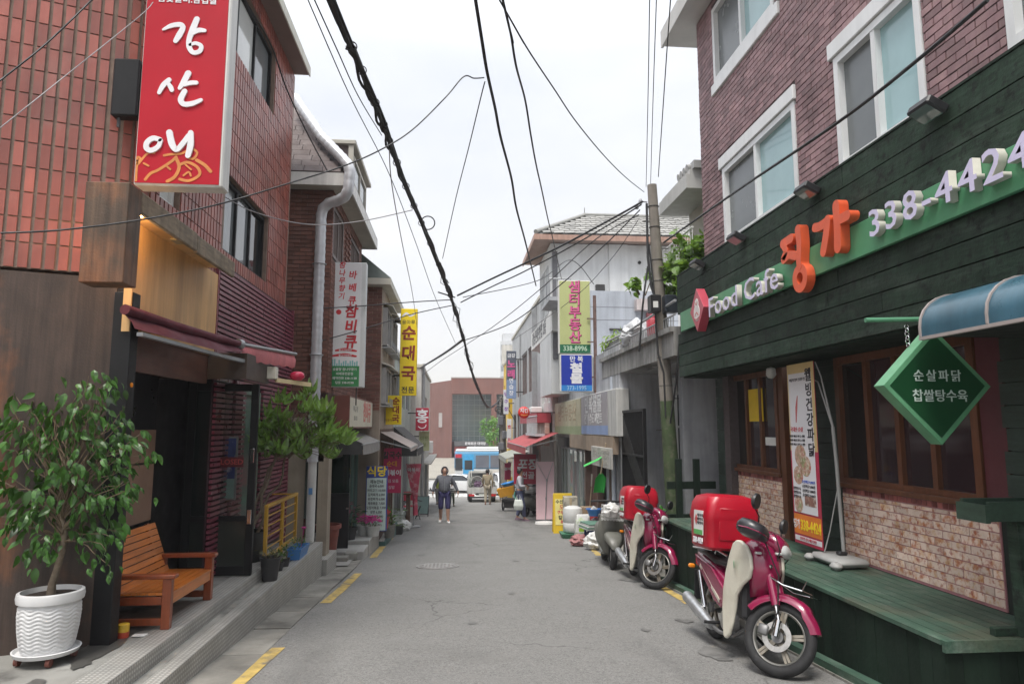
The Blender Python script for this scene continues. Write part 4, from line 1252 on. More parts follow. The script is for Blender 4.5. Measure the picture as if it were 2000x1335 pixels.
# yellow railing
ry = M('yellow_rail_paint', (.46, .26, .025), .45, .15, 6, bump=.06)
rl = thing('yellow_railing', 'yellow steel railing with thin bars on the edge of the terrace', 'railing', (-2.235, 8.58, -.078), LEFT)
for x in (0, .78, 1.55):
    MB().cbox(x - .025, x + .025, -.02, .02, 0, .66, .004).build('post', ry, rl)
MB().cbox(-.025, 1.575, -.022, .022, .661, .70, .004).build('top_rail', ry, rl)
for z in (.18, .32, .44, .56):
    MB().tube([(.026, 0, z), (1.52, 0, z)], .008, 6).build('bar', ry, rl)
MB().cbox(.026, 1.524, -.015, .015, .06, .10, .004).build('bottom_rail', ry, rl)
MB().tube([(1.55, .02, .68), (1.55, .8, .68)], .012, 6).build('return_rail', ry, rl)

# small pots
def blob_leaves(n, rx, ry_, z0, z1, unit_scale=1.0, up=.6):
    out = []
    for k in range(n):
        p = Vector((random.gauss(0, rx * .45), random.gauss(0, ry_ * .45), random.uniform(z0, z1)))
        dv = (p.x * 2 + random.gauss(0, .05), p.y * 2 + random.gauss(0, .05), up * random.uniform(.1, .3))
        out.append(orient(p, dv, random.uniform(-1, 1), unit_scale * random.uniform(.7, 1.3)))
    return out
lf_g = leaf_mat('garden_leaf', (.07, .14, .025), pv=.5)
def small_pot(label, loc, r, h, mat, nleaf, plant_h, lmat=None, flower=None, spread=1.2, ls=.6, cat='potted plant', name='potted_herb'):
    t = thing(name, label, cat, loc)
    MB().lathe([(r * .72, 0), (r * .95, h * .88), (r * 1.04, h * .88), (r * 1.06, h), (r * .95, h), (r * .9, h * .85), (.0, h * .85)], 24).build('pot', mat, t, 40)
    if nleaf:
        lv = MB(); u = leaf_unit(.09, .03, .3, .4)
        for m4 in blob_leaves(nleaf, r * spread, r * spread, h * .9, h + plant_h, ls):
            s0 = len(lv.v); lv.add(u.v, u.f); lv.xf(m4, s0)
        lv.build('foliage', lmat or lf_g, t, 60)['kind'] = 'stuff'
        st = MB()
        for k in range(6):
            a = random.uniform(0, 6.28)
            st.tube([(.3 * r * math.cos(a), .3 * r * math.sin(a), h * .8), (.6 * r * math.cos(a), .6 * r * math.sin(a), h + plant_h * .6)], .004, 5)
        st.build('stems', twig, t)['kind'] = 'stuff'
    if flower:
        fl = MB()
        for k in range(flower[1]):
            a, q = random.uniform(0, 6.28), random.random() ** .5 * r * spread * .9
            fl.lathe([(.0, -.01), (.016, -.004), (.022, .006), (.0, .012)], 7, (q * math.cos(a), q * math.sin(a), h + plant_h * (.35 + .75 * (1 - (q / (r * spread)) ** 2)) * random.uniform(.75, 1.15)))
        fl.build('blossoms', flower[0], t)['kind'] = 'stuff'
    return t
bpm = M('black_pot', (.028, .028, .03), .5, .2, 8, bump=.08)
pinkf = M('magenta_petal', (.55, .04, .25), .6, .25, 30, bump=0)
redf = M('red_petal', (.55, .02, .05), .6, .25, 30, bump=0)
terra = M('terracotta', (.21, .055, .04), .55, .15, 5, bump=.1, dirt=.2)
small_pot('tapered black pot of low grey green herbs at the front of the lower step', (-2.10, 8.32, -.196), .115, .26, bpm, 60, .08, leaf_mat('dry_leaf', (.11, .12, .06)), spread=1.0, ls=.5)
small_pot('tiny black pot of small leaves just behind the tapered black pot', (-2.13, 8.85, -.196), .06, .10, bpm, 40, .12)
small_pot('second tiny black pot squeezed against the blue planter box', (-2.12, 9.12, -.196), .06, .10, bpm, 40, .14)
bp_ = thing('planter_box', 'blue plastic planter box with a small pink flower on the lower step', 'planter', (-2.10, 9.75, -.196), LEFT)
MB().loft([[(-.24, -.07, 0), (.24, -.07, 0), (.24, .07, 0), (-.24, .07, 0)], [(-.28, -.1, .14), (.28, -.1, .14), (.28, .1, .14), (-.28, .1, .14)], [(-.26, -.08, .14), (.26, -.08, .14), (.26, .08, .14), (-.26, .08, .14)], [(-.25, -.075, .1), (.25, -.075, .1), (.25, .075, .1), (-.25, .075, .1)]]).build('box', M('blue_plastic', (.05, .19, .48), .4, .08, 5, bump=.03), bp_)
lv = MB(); u = leaf_unit(.09, .025, .3, .4)
for m4 in blob_leaves(110, .32, .1, .1, .26, .6):
    s0 = len(lv.v); lv.add(u.v, u.f); lv.xf(m4, s0)
lv.build('foliage', lf_g, bp_, 60)['kind'] = 'stuff'
MB().tube([(.18, 0, .1), (.22, -.02, .34)], .004, 5).lathe([(.0, .33), (.03, .345), (.035, .36), (.0, .37)], 8, (.22, -.02, 0)).build('flower', pinkf, bp_)
tag(MB().box(-3.0, -2.28, 10.4, 12.35, -1.2, -.26).build('concrete_plinth', conc_l), kind='structure')
for (lab, loc, r, h) in (('tall red brown plastic tub pot standing on the street past the steps', (-2.17, 12.35, g(12.35) + .02), .215, .66), ('red brown round pot at the foot of the white downpipe', (-2.52, 11.75, -.258), .22, .28)):
    t = thing('empty_pot', lab, 'pot', loc)
    MB().lathe([(r * .62, 0), (r * .9, h * .9), (r * 1.06, h * .9), (r * 1.08, h), (r * .96, h), (r * .9, h * .9), (r * .86, h * .7), (0, h * .7)], 30).build('pot', terra, t, 40)
    MB().lathe([(r * .855, h * .71), (0, h * .72)], 24).build('soil', MATS['soil'], t)
random.setstate(rnd_state)
# ---------------------------------------------------------------- delivery scooters
crim = M('crimson_paint', (.22, .008, .05), .22, .06, 4, bump=0, spec=.6, coat=.6)
cream = M('cream_plastic_panel', (.60, .57, .48), .38, .06, 5, bump=.02, dirt=.2, streak=.06, spot=((.40, .36, .28), .4, 5.0))
redbox = M('red_box_plastic', (.40, .005, .020), .36, .08, 4, bump=.03, spec=.5)
alu = M('cast_aluminium', (.50, .49, .46), .38, .12, 8, bump=.1, metal=.85)
eng = M('engine_grey', (.20, .20, .20), .5, .2, 12, bump=.2, metal=.6)
lensm = glass('lens', (.55, .56, .55), .08)
amber = M('amber_plastic', (.8, .25, .01), .3)

def wheel(par, cx, cz, disc, sm, name='wheel'):
    """wheel in the x,z plane; sm places it (steering)"""
    def fin(mb, nm, mt, pr, s_=50):
        if sm is not None: mb.xf(sm)
        return mb.build(nm, mt, pr, s_)
    t = fin(MB().torus(.238, .043, 44, 12, (cx, 0, cz), 'Y', flat=.95), 'tyre', rubber, par)
    fin(MB().torus(.197, .014, 44, 8, (cx, 0, cz), 'Y', flat=1.7), 'rim', alu, t)
    sp = MB()
    for k in range(5):
        a = k * 1.2566 + .3
        for s_ in (-.07, .07):
            sp.bar((cx + .04 * math.cos(a + s_ * 3), -.012, cz + .04 * math.sin(a + s_ * 3)), (cx + .19 * math.cos(a + s_), -.012, cz + .19 * math.sin(a + s_)), .022, .02)
    fin(sp, 'spokes', M('spoke_bronze', (.30, .27, .22), .42, .1, 8, bump=.05, metal=.8), t)
    fin(MB().lathe([(.0, -.05), (.045, -.05), (.05, .04), (.0, .045)], 18, (cx, 0, cz), 'Y'), 'hub', eng, t)
    if disc:
        pr = [(.072, -.064), (.112, -.064), (.112, -.058), (.072, -.058)]
        rings = [[(cx + a * math.cos(q * 6.28319 / 36), b, cz + a * math.sin(q * 6.28319 / 36)) for a, b in pr] for q in range(37)]
        fin(MB().loft(rings, True, False), 'brake_disc', M('disc_steel', (.42, .41, .39), .35, .2, 30, bump=.2, bscale=200, metal=.8), t)
        fin(MB().cbox(cx - .15, cx - .07, -.085, -.045, cz - .02, cz + .06, .01), 'caliper', eng, t)
    return t

def panel(mb, poly, yf, th):
    """side-view polygon bent outwards by yf(x, z), with thickness"""
    n = len(poly)
    a = [(x, yf(x, z), z) for x, z in poly]
    b = [(x, yf(x, z) - th, z) for x, z in poly]
    mb.add(a + b, [tuple(range(n)), tuple(range(2 * n - 1, n - 1, -1))] + [(i, (i + 1) % n, (i + 1) % n + n, i + n)[::-1] for i in range(n)])
    return mb

def ellip(mb, secs, n=16):
    """loft of superellipse sections (x, y, z, half-width, half-height) along x"""
    rings = []
    for (x, y, z, hw, hh) in secs:
        r = []
        for k in range(n):
            a = 6.28319 * k / n
            ca, sa = math.cos(a), math.sin(a)
            r.append((x, y + hw * math.copysign(abs(ca) ** .75, ca), z + hh * math.copysign(abs(sa) ** .75, sa)))
        rings.append(r)
    return mb.loft(rings)

def make_scooter(label, loc, rz, pitch, lean, steer):
    t = thing('delivery_scooter', label, 'scooter', loc, rz, 'crimson delivery scooters along the deck')
    t.rotation_euler = (lean, -pitch, rz)
    ax = Vector((-math.sin(R(26)), 0, math.cos(R(26))))
    P0 = Vector((1.20, 0, .285))
    SM = Matrix.Translation(P0) @ Matrix.Rotation(steer, 4, ax) @ Matrix.Translation(-P0)
    wheel(t, 0, .282, False, None, 'wheel')
    wheel(t, 1.24, .282, True, SM)
    # fork, fender, head, bars: steered
    for s_ in (-1, 1):
        mb = MB(); mb.tube([(1.24, s_ * .085, .28), (1.235, s_ * .085, .40)], .024, 10); mb.tube([(1.235, s_ * .085, .40), (1.13, s_ * .08, .62)], .017, 10)
        mb.xf(SM); mb.build('fork_leg', chrome if s_ < 0 else alu, t, 50)
        mb = MB(); mb.tube([(1.19, s_ * .085, .50), (1.08, s_ * .08, .72)], [.034, .038], 12); mb.xf(SM); mb.build('fork_cover', crim, t, 50)
    mb = MB()
    rings = []
    for k in range(15):
        a = R(22 + k * 9.2)
        w = .075 * (1 - .45 * max(0, (4 - k) / 4) ** 1.5)
        r0 = .30 + .02 * (k > 3) + (.03 if k < 3 else 0) * 0
        cx, cz = 1.24 + r0 * math.cos(a), .282 + r0 * math.sin(a)
        d_ = (math.cos(a), math.sin(a))
        rings.append([(cx - .055 * d_[0], -w, cz - .055 * d_[1]), (cx - .012 * d_[0], -w * .95, cz - .012 * d_[1]), (cx + .015 * d_[0], -w * .4, cz + .015 * d_[1]),
                      (cx + .015 * d_[0], w * .4, cz + .015 * d_[1]), (cx - .012 * d_[0], w * .95, cz - .012 * d_[1]), (cx - .055 * d_[0], w, cz - .055 * d_[1]),
                      (cx - .02 * d_[0], w * .85, cz - .02 * d_[1]), (cx + .0, 0, cz + .0), (cx - .02 * d_[0], -w * .85, cz - .02 * d_[1])])
    mb.loft(rings); mb.xf(SM); mb.build('front_fender', crim, t, 60)
    mb = MB(); ellip(mb, [(.88, 0, .99, .05, .035), (.93, 0, 1.0, .10, .055), (1.0, 0, 1.0, .12, .07), (1.07, 0, .98, .115, .075), (1.12, 0, .95, .10, .07), (1.14, 0, .94, .07, .05)])
    mb.add([], []); mb.xf(SM); hd = mb.build('headlight_cowl', crim, t, 60)
    mb = MB(); ellip(mb, [(1.115, 0, .945, .088, .055), (1.145, 0, .935, .082, .05), (1.165, 0, .93, .05, .03)]); mb.xf(SM); mb.build('headlight', lensm, hd, 60)
    mb = MB(); mb.tube([(.97, -.10, 1.0), (.95, -.2, 1.015), (.90, -.36, 1.0)], .014, 8).tube([(.97, .10, 1.0), (.95, .2, 1.015), (.90, .36, 1.0)], .014, 8); mb.xf(SM); mb.build('handlebar', black_m, t, 50)
    for s_ in (-1, 1):
        mb = MB(); mb.tube([(.935, s_ * .24, 1.012), (.895, s_ * .38, 1.0)], .019, 10); mb.tube([(.975, s_ * .2, 1.0), (.955, s_ * .36, .985)], .007, 6); mb.xf(SM); mb.build('grip', rubber, t, 50)
        mb = MB(); mb.tube([(.95, s_ * .2, 1.02), (.96, s_ * .26, 1.12), (.93, s_ * .31, 1.17)], .006, 6); mb.xf(SM); st = mb.build('mirror_stalk', black_m, t)
        mb = MB(); mb.lathe([(.0, -.02), (.045, -.018), (.066, .0), (.062, .02), (.0, .022)], 20, (.93, s_ * .33, 1.22), 'X'); mb.xf(SM); mb.build('mirror', blackp, st, 50)
    mb = MB(); ellip(mb, [(.865, -.33, .985, .085, .045), (.90, -.33, .99, .115, .068), (.98, -.33, .985, .118, .07), (1.06, -.32, .975, .10, .058), (1.08, -.32, .97, .07, .035)]); mb.xf(SM)
    hg = mb.build('hand_guard', M('hand_guard_black', (.03, .03, .034), .3, .1, 5, bump=.05), t, 60)
    mb = MB(); mb.tube([(.90, -.449, .965), (.98, -.452, .965), (1.06, -.425, .958), (1.085, -.36, .955), (1.08, -.25, .955)], .005, 6); mb.xf(SM); mb.build('trim_line', crim, hg)
    mb = MB()
    for s_ in (-1, 1):
        mb.tube([(.96, s_ * .16, 1.0), (1.08, s_ * .17, 1.03), (1.13, s_ * .11, .92), (1.10, s_ * .05, .80)], .005, 6)
    mb.tube([(.94, -.30, .97), (1.06, -.24, .92), (1.17, -.12, .72), (1.22, -.10, .45), (1.20, -.09, .33)], .006, 6)
    mb.xf(SM); mb.build('brake_cables', rubber, t, 50)
    # leg shield
    poly = [(.975, .975), (1.04, .94), (1.085, .86), (1.10, .77), (1.07, .69), (.995, .625), (.935, .54), (.895, .43), (.865, .31), (.83, .21), (.785, .165), (.735, .175), (.72, .27), (.73, .40), (.765, .55), (.81, .70), (.85, .84), (.89, .94), (.93, .975)]
    for s_ in (-1, 1):
        mb = MB()
        yf = (lambda x, z, s_=s_: s_ * (.125 + .10 * min(1, max(0, (1.08 - x) / .28)) + .02 * (z > .5)))
        panel(mb, poly, (lambda x, z: abs(yf(x, z))), .03)
        if s_ < 0:
            mb.v = [(x, -y, z) for x, y, z in mb.v]; mb.f = [f_[::-1] for f_ in mb.f]
        ls = mb.build('leg_shield', cream, t, 40, bevel=.012)
        MB().lathe([(.0, -.002), (.032, -.002), (.032, .0)], 20, (.0, 0, 0), 'Y').build('sticker', M('sticker_green', (.10, .32, .16), .4, .2, 20, bump=0), ls, None, loc=(.95, s_ * .2 if s_ > 0 else -.221, .78), rot=(0, 0, R(-18) if s_ < 0 else R(198)))
    mb = MB()
    rings = []
    for (x, z, w, d_) in ((.97, .98, .09, .03), (1.04, .93, .118, .05), (1.09, .84, .128, .06), (1.115, .74, .12, .06), (1.10, .64, .10, .05), (1.05, .55, .08, .03)):
        rings.append([(x - .12, -w, z - .03), (x - .015, -w, z), (x + d_ * .5, -w * .45, z + .01), (x + d_ * .5, w * .45, z + .01), (x - .015, w, z), (x - .12, w, z - .03)])
    mb.loft(rings); fc = mb.build('front_cover', crim, t, 60)
    MB().lathe([(.0, .0), (.016, .0), (.014, .01), (.0, .012)], 12, (1.145, 0, .80), 'X').build('badge', chrome, fc, 40)
    mb = MB()
    for s_ in (-1, 1): mb.cbox(1.09, 1.125, s_ * .085 - .025, s_ * .085 + .025, .885, .905, .006)
    mb.build('indicators', lensm, fc)
    MB().cbox(.78, .95, -.14, .14, .34, .88, .03).build('inner_shield', blackp, t)
    # body
    mb = MB(); ellip(mb, [(.95, 0, .50, .06, .07), (.80, 0, .45, .09, .08), (.62, 0, .46, .12, .10), (.45, 0, .52, .14, .13), (.28, 0, .58, .15, .14), (.08, 0, .64, .14, .11), (-.12, 0, .69, .11, .08), (-.30, 0, .74, .07, .05)])
    bd = mb.build('body', crim, t, 60)
    for s_ in (-1, 1):
        mb = MB(); panel(mb, [(.62, .52), (.66, .44), (.52, .36), (.36, .40), (.12, .56), (-.16, .66), (-.28, .74), (.0, .72), (.3, .68)], lambda x, z: .165 - .07 * max(0, -x + .1) * 2, .03)
        if s_ < 0: mb.v = [(x, -y, z) for x, y, z in mb.v]; mb.f = [f_[::-1] for f_ in mb.f]
        sc_ = mb.build('side_cover', crim, t, 40, bevel=.012)
        MB().bar((.52, s_ * .172, .42), (.0, s_ * .155, .66), .006, .03).build('stripe', cream, sc_)
        MB().tube([(.02, s_ * .11, .28), (-.08, s_ * .13, .60)], [.026, .02], 10).build('shock_absorber', chrome, t, 50)
    mb = MB(); ellip(mb, [(.62, 0, .70, .05, .02), (.57, 0, .725, .11, .035), (.45, 0, .725, .125, .04), (.30, 0, .735, .14, .045), (.1, 0, .78, .145, .045), (-.12, 0, .79, .14, .04), (-.2, 0, .79, .09, .02)])
    mb.build('seat', M('black_vinyl', (.017, .017, .018), .32, .12, 8, bump=.08), t, 60)
    # engine and exhaust
    MB().cbox(.42, .68, -.10, .10, .18, .36, .04).build('engine', eng, t, 40)
    mb = MB()
    for k in range(6): mb.lathe([(.0, .68 + k * .024), (.062, .68 + k * .024), (.062, .69 + k * .024), (.0, .69 + k * .024)], 14, (0, 0, .29), 'X')
    mb.lathe([(.0, .67), (.045, .67), (.05, .85), (.0, .86)], 14, (0, 0, .29), 'X')
    mb.build('cylinder', alu, t, 40)['kind'] = 'stuff'
    MB().lathe([(.0, -.03), (.08, -.03), (.09, -.01), (.08, .015), (.0, .018)], 20, (.56, -.12, .27), 'Y').build('crankcase_cover', alu, t, 50)
    MB().tube([(.74, -.03, .24), (.66, -.10, .16), (.45, -.14, .15), (.30, -.16, .18)], .018, 8).build('exhaust_pipe', eng, t, 50)
    MB().tube([(.34, -.16, .17), (.28, -.165, .185), (.08, -.175, .24), (-.24, -.19, .33), (-.27, -.19, .34)], [.03, .046, .052, .054, .04], 16).build('muffler', galv, t, 50)
    MB().tube([(.35, -.24, .21), (.35, .24, .21)], .014, 8).build('footpegs', rubber, t)
    MB().bar((.5, .1, .2), (.42, .3, .03), .022).build('side_stand', black_m, t)
    MB().bar((-.02, .09, .26), (.5, .09, .27), .03, .08).build('chain_case', eng, t)
    # rear end
    mb = MB()
    rings = []
    for k in range(9):
        a = R(60 + k * 14)
        cx, cz = .31 * math.cos(a), .282 + .31 * math.sin(a)
        rings.append([(cx, -.07, cz), (cx * 1.03, 0, .282 + (cz - .282) * 1.05), (cx, .07, cz)])
    mb.loft(rings, closed=False, caps=False); mb.build('rear_fender', blackp, t, 60)
    MB().cbox(-.33, -.315, -.09, .09, .30, .58, .004).build('mud_flap', rubber, t)
    MB().cbox(-.36, -.30, -.07, .07, .62, .70, .012).build('tail_light', M('tail_red', (.5, .01, .01), .2, bump=0), t)
    for s_ in (-1, 1): MB().cbox(-.30, -.24, s_ * .14 - .03, s_ * .14 + .03, .60, .64, .012).build('indicator', amber, t)
    # carrier and box
    MB().tube([(-.28, -.12, .80), (.25, -.13, .825), (.25, .13, .825), (-.28, .12, .80), (-.28, -.12, .80)], .010, 6).tube([(.30, -.12, .80), (.38, -.14, .84), (.52, -.10, .80)], .009, 6).build('carrier', chrome, t, 40)
    mb = MB()
    rings = []
    for (z, hx, hy, rr) in ((.835, .225, .215, .05), (.86, .245, .235, .06), (1.08, .25, .245, .06), (1.12, .262, .256, .06), (1.25, .25, .243, .08), (1.31, .225, .215, .10), (1.335, .15, .14, .09)):
        r = []
        for (sx, sy, a0) in ((1, 1, 0), (-1, 1, 90), (-1, -1, 180), (1, -1, 270)):
            for k in range(5):
                a = R(a0 + k * 22.5)
                r.append((.19 + sx * (hx - rr) + rr * math.cos(a), sy * (hy - rr) + rr * math.sin(a), z))
        rings.append(r)
    mb.loft(rings); bxo = mb.build('delivery_box', redbox, t, 35)
    MB().cbox(.42, .447, -.15, .15, .92, 1.22, .025).build('box_front_panel', redbox, bxo, 40)
    MB().box(.10, .33, -.2575, -.2505, .955, 1.175).build('box_label', M('label_white', (.72, .72, .70), .4, bump=0), bxo)
    mb = MB(); mb.prism([(.165, 1.04), (.205, 1.09), (.165, 1.14), (.125, 1.09)], -.260, -.2577); mb.build('label_diamond', M('logo_pink', (.5, .1, .1), .5), bxo)
    MB().box(.102, .328, -.2595, -.2577, .957, 1.0).build('label_strip', M('label_green', (.12, .40, .12), .4, bump=0), bxo)
    for k in range(3): text('파닭·탕수육', .03, bxo, (.265, -.2585, 1.13 - k * .035), blk)
    text('338-4424', .072, bxo, (.19, -.2505, .90), wht, bold=.03, sx=.9, ext=.003)
    # chrome carrier over the front wheel
    mb = MB()
    mb.tube([(1.10, -.11, .70), (1.22, -.13, .66), (1.36, -.10, .66), (1.40, 0, .665), (1.36, .10, .66), (1.22, .13, .66), (1.10, .11, .70)], .006, 6)
    mb.tube([(1.36, -.10, .66), (1.38, -.10, .74)], .005, 6).tube([(1.36, .10, .66), (1.40, .22, .68), (1.28, .24, .68), (1.24, .13, .66)], .005, 6).tube([(1.32, .12, .66), (1.33, .24, .68)], .004, 6)
    mb.xf(SM); mb.build('front_carrier', chrome, t, 40)
    return t

s1 = make_scooter('crimson delivery scooter with red box reading 338-4424, parked nearest the camera', (2.47, 6.55, g(6.55) - .003), R(-90) + R(0.5), math.atan(.065), R(-4), R(47))
s2 = copy_tree(s1)
s2.location = (2.72, 10.52, g(10.52) - .003)
s2.rotation_euler = (R(-4), -math.atan(.065), R(-91.5))
s2['label'] = 'crimson delivery scooter with red box standing behind the nearest one, beside the utility pole'

# grey scooter with a wire basket
gs_m = M('grey_olive_paint', (.16, .16, .14), .38, .15, 4, bump=.05, dirt=.25)
gs = thing('grey_scooter', 'dusty grey scooter with a white wire basket parked behind the second red scooter', 'scooter', (2.68, 12.35, g(12.35)), R(-96))
gs.rotation_euler = (R(-3), -math.atan(.065), R(-96))
for x in (0, 1.18):
    ty = MB().torus(.17, .055, 32, 10, (x, 0, .225), 'Y').build('tyre', rubber, gs, 50)
    MB().lathe([(.0, -.03), (.10, -.035), (.125, 0), (.10, .035), (.0, .03)], 20, (x, 0, .225), 'Y').build('rim', alu, ty, 50)
mb = MB(); ellip(mb, [(.92, 0, .46, .09, .06), (1.0, 0, .49, .14, .09), (1.15, 0, .50, .15, .09), (1.3, 0, .44, .12, .07), (1.40, 0, .36, .05, .04)]); mb.build('front_fender', gs_m, gs, 60)
mb = MB(); rings = []
for (z, w, x, d_) in ((.22, .12, .88, .05), (.40, .22, .92, .06), (.62, .24, .97, .06), (.82, .20, .97, .06), (.96, .10, .93, .05)):
    rings.append([(x - .03, -w, z), (x + d_ * .3, -w * .8, z), (x + d_, 0, z), (x + d_ * .3, w * .8, z), (x - .03, w, z), (x - .05, 0, z)])
mb.loft(rings); mb.build('leg_shield', gs_m, gs, 60)
mb = MB(); ellip(mb, [(.85, 0, .22, .16, .03), (.5, 0, .24, .16, .05), (.38, 0, .40, .17, .2), (.15, 0, .50, .2, .2), (-.15, 0, .52, .18, .17), (-.36, 0, .55, .07, .08)]); mb.build('body', gs_m, gs, 60)
mb = MB(); ellip(mb, [(.42, 0, .74, .06, .02), (.36, 0, .76, .13, .05), (.0, 0, .77, .14, .05), (-.3, 0, .76, .08, .03)]); mb.build('seat', MATS['black_vinyl'], gs, 60)
MB().tube([(.86, -.36, 1.04), (.92, -.1, 1.06), (.92, .1, 1.06), (.86, .36, 1.04)], .017, 8).build('handlebar', black_m, gs, 50)
mb = MB()
for k in range(9):
    y = -.19 + k * .0475
    mb.tube([(1.02, y, 1.0), (1.04, y, .76), (1.22, y, .76), (1.26, y, 1.0)], .004, 5)
for k in range(5):
    z = .78 + k * .055; q = (z - .76) / .24
    mb.tube([(1.04 - .02 * q, -.19, z), (1.22 + .04 * q, -.19, z), (1.22 + .04 * q, .19, z), (1.04 - .02 * q, .19, z), (1.04 - .02 * q, -.19, z)], .0035, 5)
mb.build('wire_basket', white_m, gs)
bagm = M('crumpled_white_bag', (.62, .62, .60), .4, .12, 12, bump=.6, bscale=16)
def lump(name, label, cat, loc, sx, sy, sz, mat, seed=1, amp=.22, group=None):
    mb = MB(); rings = []
    for i in range(15):         # crumpled: ridged noise folds, flattened where it rests
        v = -1 + 2 * i / 14
        r0 = math.sqrt(max(.02, 1 - abs(v) ** 2.6)) * (1.12 - .25 * (v + 1) / 2)
        ring_ = []
        for k in range(30):
            q = 6.283 * k / 30
            p = Vector((math.cos(q) * r0, math.sin(q) * r0, v))
            f_ = 1 + amp * 1.3 * (abs(mnoise.noise(p * 1.7 + Vector((seed, 0, 0)))) * -2 + .5) + amp * .8 * (abs(mnoise.noise(p * 4.1 + Vector((0, seed, 0)))) * -2 + .4)
            ring_.append((sx * p.x * f_, sy * p.y * f_, sz * (v + 1) * (1 + .25 * mnoise.noise(p * 2.3))))
        rings.append(ring_)
    o = mb.loft(rings).build(name, mat, None, 40, loc=loc)
    return tag(o, label, cat, group)
lump('plastic_bag', 'white plastic bag stuffed into the wire basket of the grey scooter', 'bag', (2.56, 11.22, g(11.2) + .80), .15, .10, .12, bagm, 3)
# ---------------------------------------------------------------- left side further down: brick house, signs, shops
brick_b = M('brown_brick', (.17, .075, .055), .75, .14, 3, bump=.3, pv=.25)
mort_b = M('brown_mortar', (.07, .045, .038), .9, .2, 12, bump=.3)
slate = M('roof_slate', (.135, .105, .10), .7, .15, 4, bump=.3, bscale=40, pv=.2)
eave_m = M('dull_cream_eave', (.46, .44, .38), .6, .1, 3, bump=.05, dirt=.2)
stucco = M('beige_stucco', (.32, .26, .205), .85, .14, 2, streak=.12, bump=.4, bscale=90)
b3 = thing('brick_house', 'brown brick house with slate roof and fat silver duct behind the tiled building', 'house', (-2.07, 11.3, 0), LEFT)
MB().box(0.02, 3.55, .02, 4, 1.0, 5.52).box(.1, 3.5, .62, 4, -1.6, 1.0).build('wall', mort_b, b3)
HW = [(.08, 1.15, 4.38, 5.27), (1.95, 3.2, 4.38, 5.27)]
P = courses(0, 3.55, 2.1, 5.5, .2, .07, .010, -.0, .02, HW)
P += [bx(-.0, .02, a, b, z0, z1) for (a, b, z0, z1) in [(m.translation.x - m[0][0] / 2, m.translation.x + m[0][0] / 2, m.translation.z - m[2][2] / 2, m.translation.z + m[2][2] / 2)
      for m in courses(0.02, 2.6, 1.7, 5.5, .2, .07, .010, 0, .02)]]
pieces('brick', 'brick_courses', b3, P, brick_b)
for h in HW:
    window(b3, h[0] + .01, h[1] - .01, h[2] + .01, h[3] - .01, .0, .06, .06, 2, M('brown_frame', (.09, .06, .05), .5, bump=.05), [glass('white_glass', (.6, .6, .6)), glass_w])
for x in (1.3, 1.42, 1.66, 1.78):
    P = [bx(x, x + .10, -.03, .0, 4.4 + k * .11, 4.4 + k * .11 + .05) for k in range(8)]
    pieces('corbel_brick', 'corbel_bricks', b3, P, brick_b)
# eaves and roof
MB().box(-.3, 3.75, -.28, 4, 5.50, 5.54).build('soffit', eave_m, b3)
MB().box(-.33, 3.78, -.31, -.281, 5.47, 5.68).box(-.33, -.301, -.281, 4, 5.47, 5.68).box(3.751, 3.78, -.281, 4, 5.47, 5.68).build('fascia', M('white_fascia', (.62, .61, .58), .55, .08, 3, streak=.2, bump=.05), b3)
mb = MB(); mb.add([(-.31, -.29, 5.69), (3.76, -.29, 5.69), (3.76, 4, 5.69), (-.31, 4, 5.69), (.72, .75, 7.35), (2.7, .75, 7.35), (2.7, 4, 7.35), (.72, 4, 7.35)],
      [(0, 1, 5, 4), (1, 2, 6, 5), (3, 0, 4, 7), (4, 5, 6, 7)]); mb.build('roof', M('roof_base', (.06, .05, .05), .8, bump=.1), b3)
P = []
n1 = Matrix.Rotation(math.atan2(1.66, 1.03), 4, 'Y') 
for k in range(14):         # slates on the slope that faces the camera
    t = (k + .5) / 14
    x, z = -.31 + 1.03 * t, 5.69 + 1.66 * t
    y = -.29 + 1.04 * t + random.uniform(0, .2)
    while y < 3.8:
        P.append(Matrix.Translation((x - .012, y + .15, z + .007)) @ Matrix.Rotation(-math.atan2(1.66, 1.03), 4, 'Y') @ Matrix.Diagonal((.135, .29, .014, 1)))
        y += .30
for k in range(14):
    t = (k + .5) / 14
    y, z = -.29 + 1.04 * t, 5.69 + 1.66 * t
    x = -.31 + 1.03 * t + random.uniform(0, .2)
    while x < 3.76 - 1.06 * t - .2:
        P.append(Matrix.Translation((x + .15, y - .012, z + .007)) @ Matrix.Rotation(math.atan2(1.66, 1.04), 4, 'X') @ Matrix.Diagonal((.29, .135, .014, 1)))
        x += .30
pieces('slate', 'slates', b3, P, slate)
mb = MB(); mb.loft([[(.5, -.20, 5.7), (2.6, -.20, 5.7), (2.6, -.12, 6.5), (.5, -.12, 6.5)], [(.5, .9, 5.7), (2.6, .9, 5.7), (2.6, .9, 6.5), (.5, .9, 6.5)]])
dm_ = mb.build('dormer', slate, b3)
MB().cbox(.42, 2.68, -.28, .95, 6.5, 6.58, .01).cbox(.45, .5, -.24, -.15, 5.75, 6.5, .006).build('dormer_trim', eave_m, dm_)
window(dm_, .7, 2.4, 5.85, 6.4, -.22, .06, .05, 2, eave_m, glass_w)
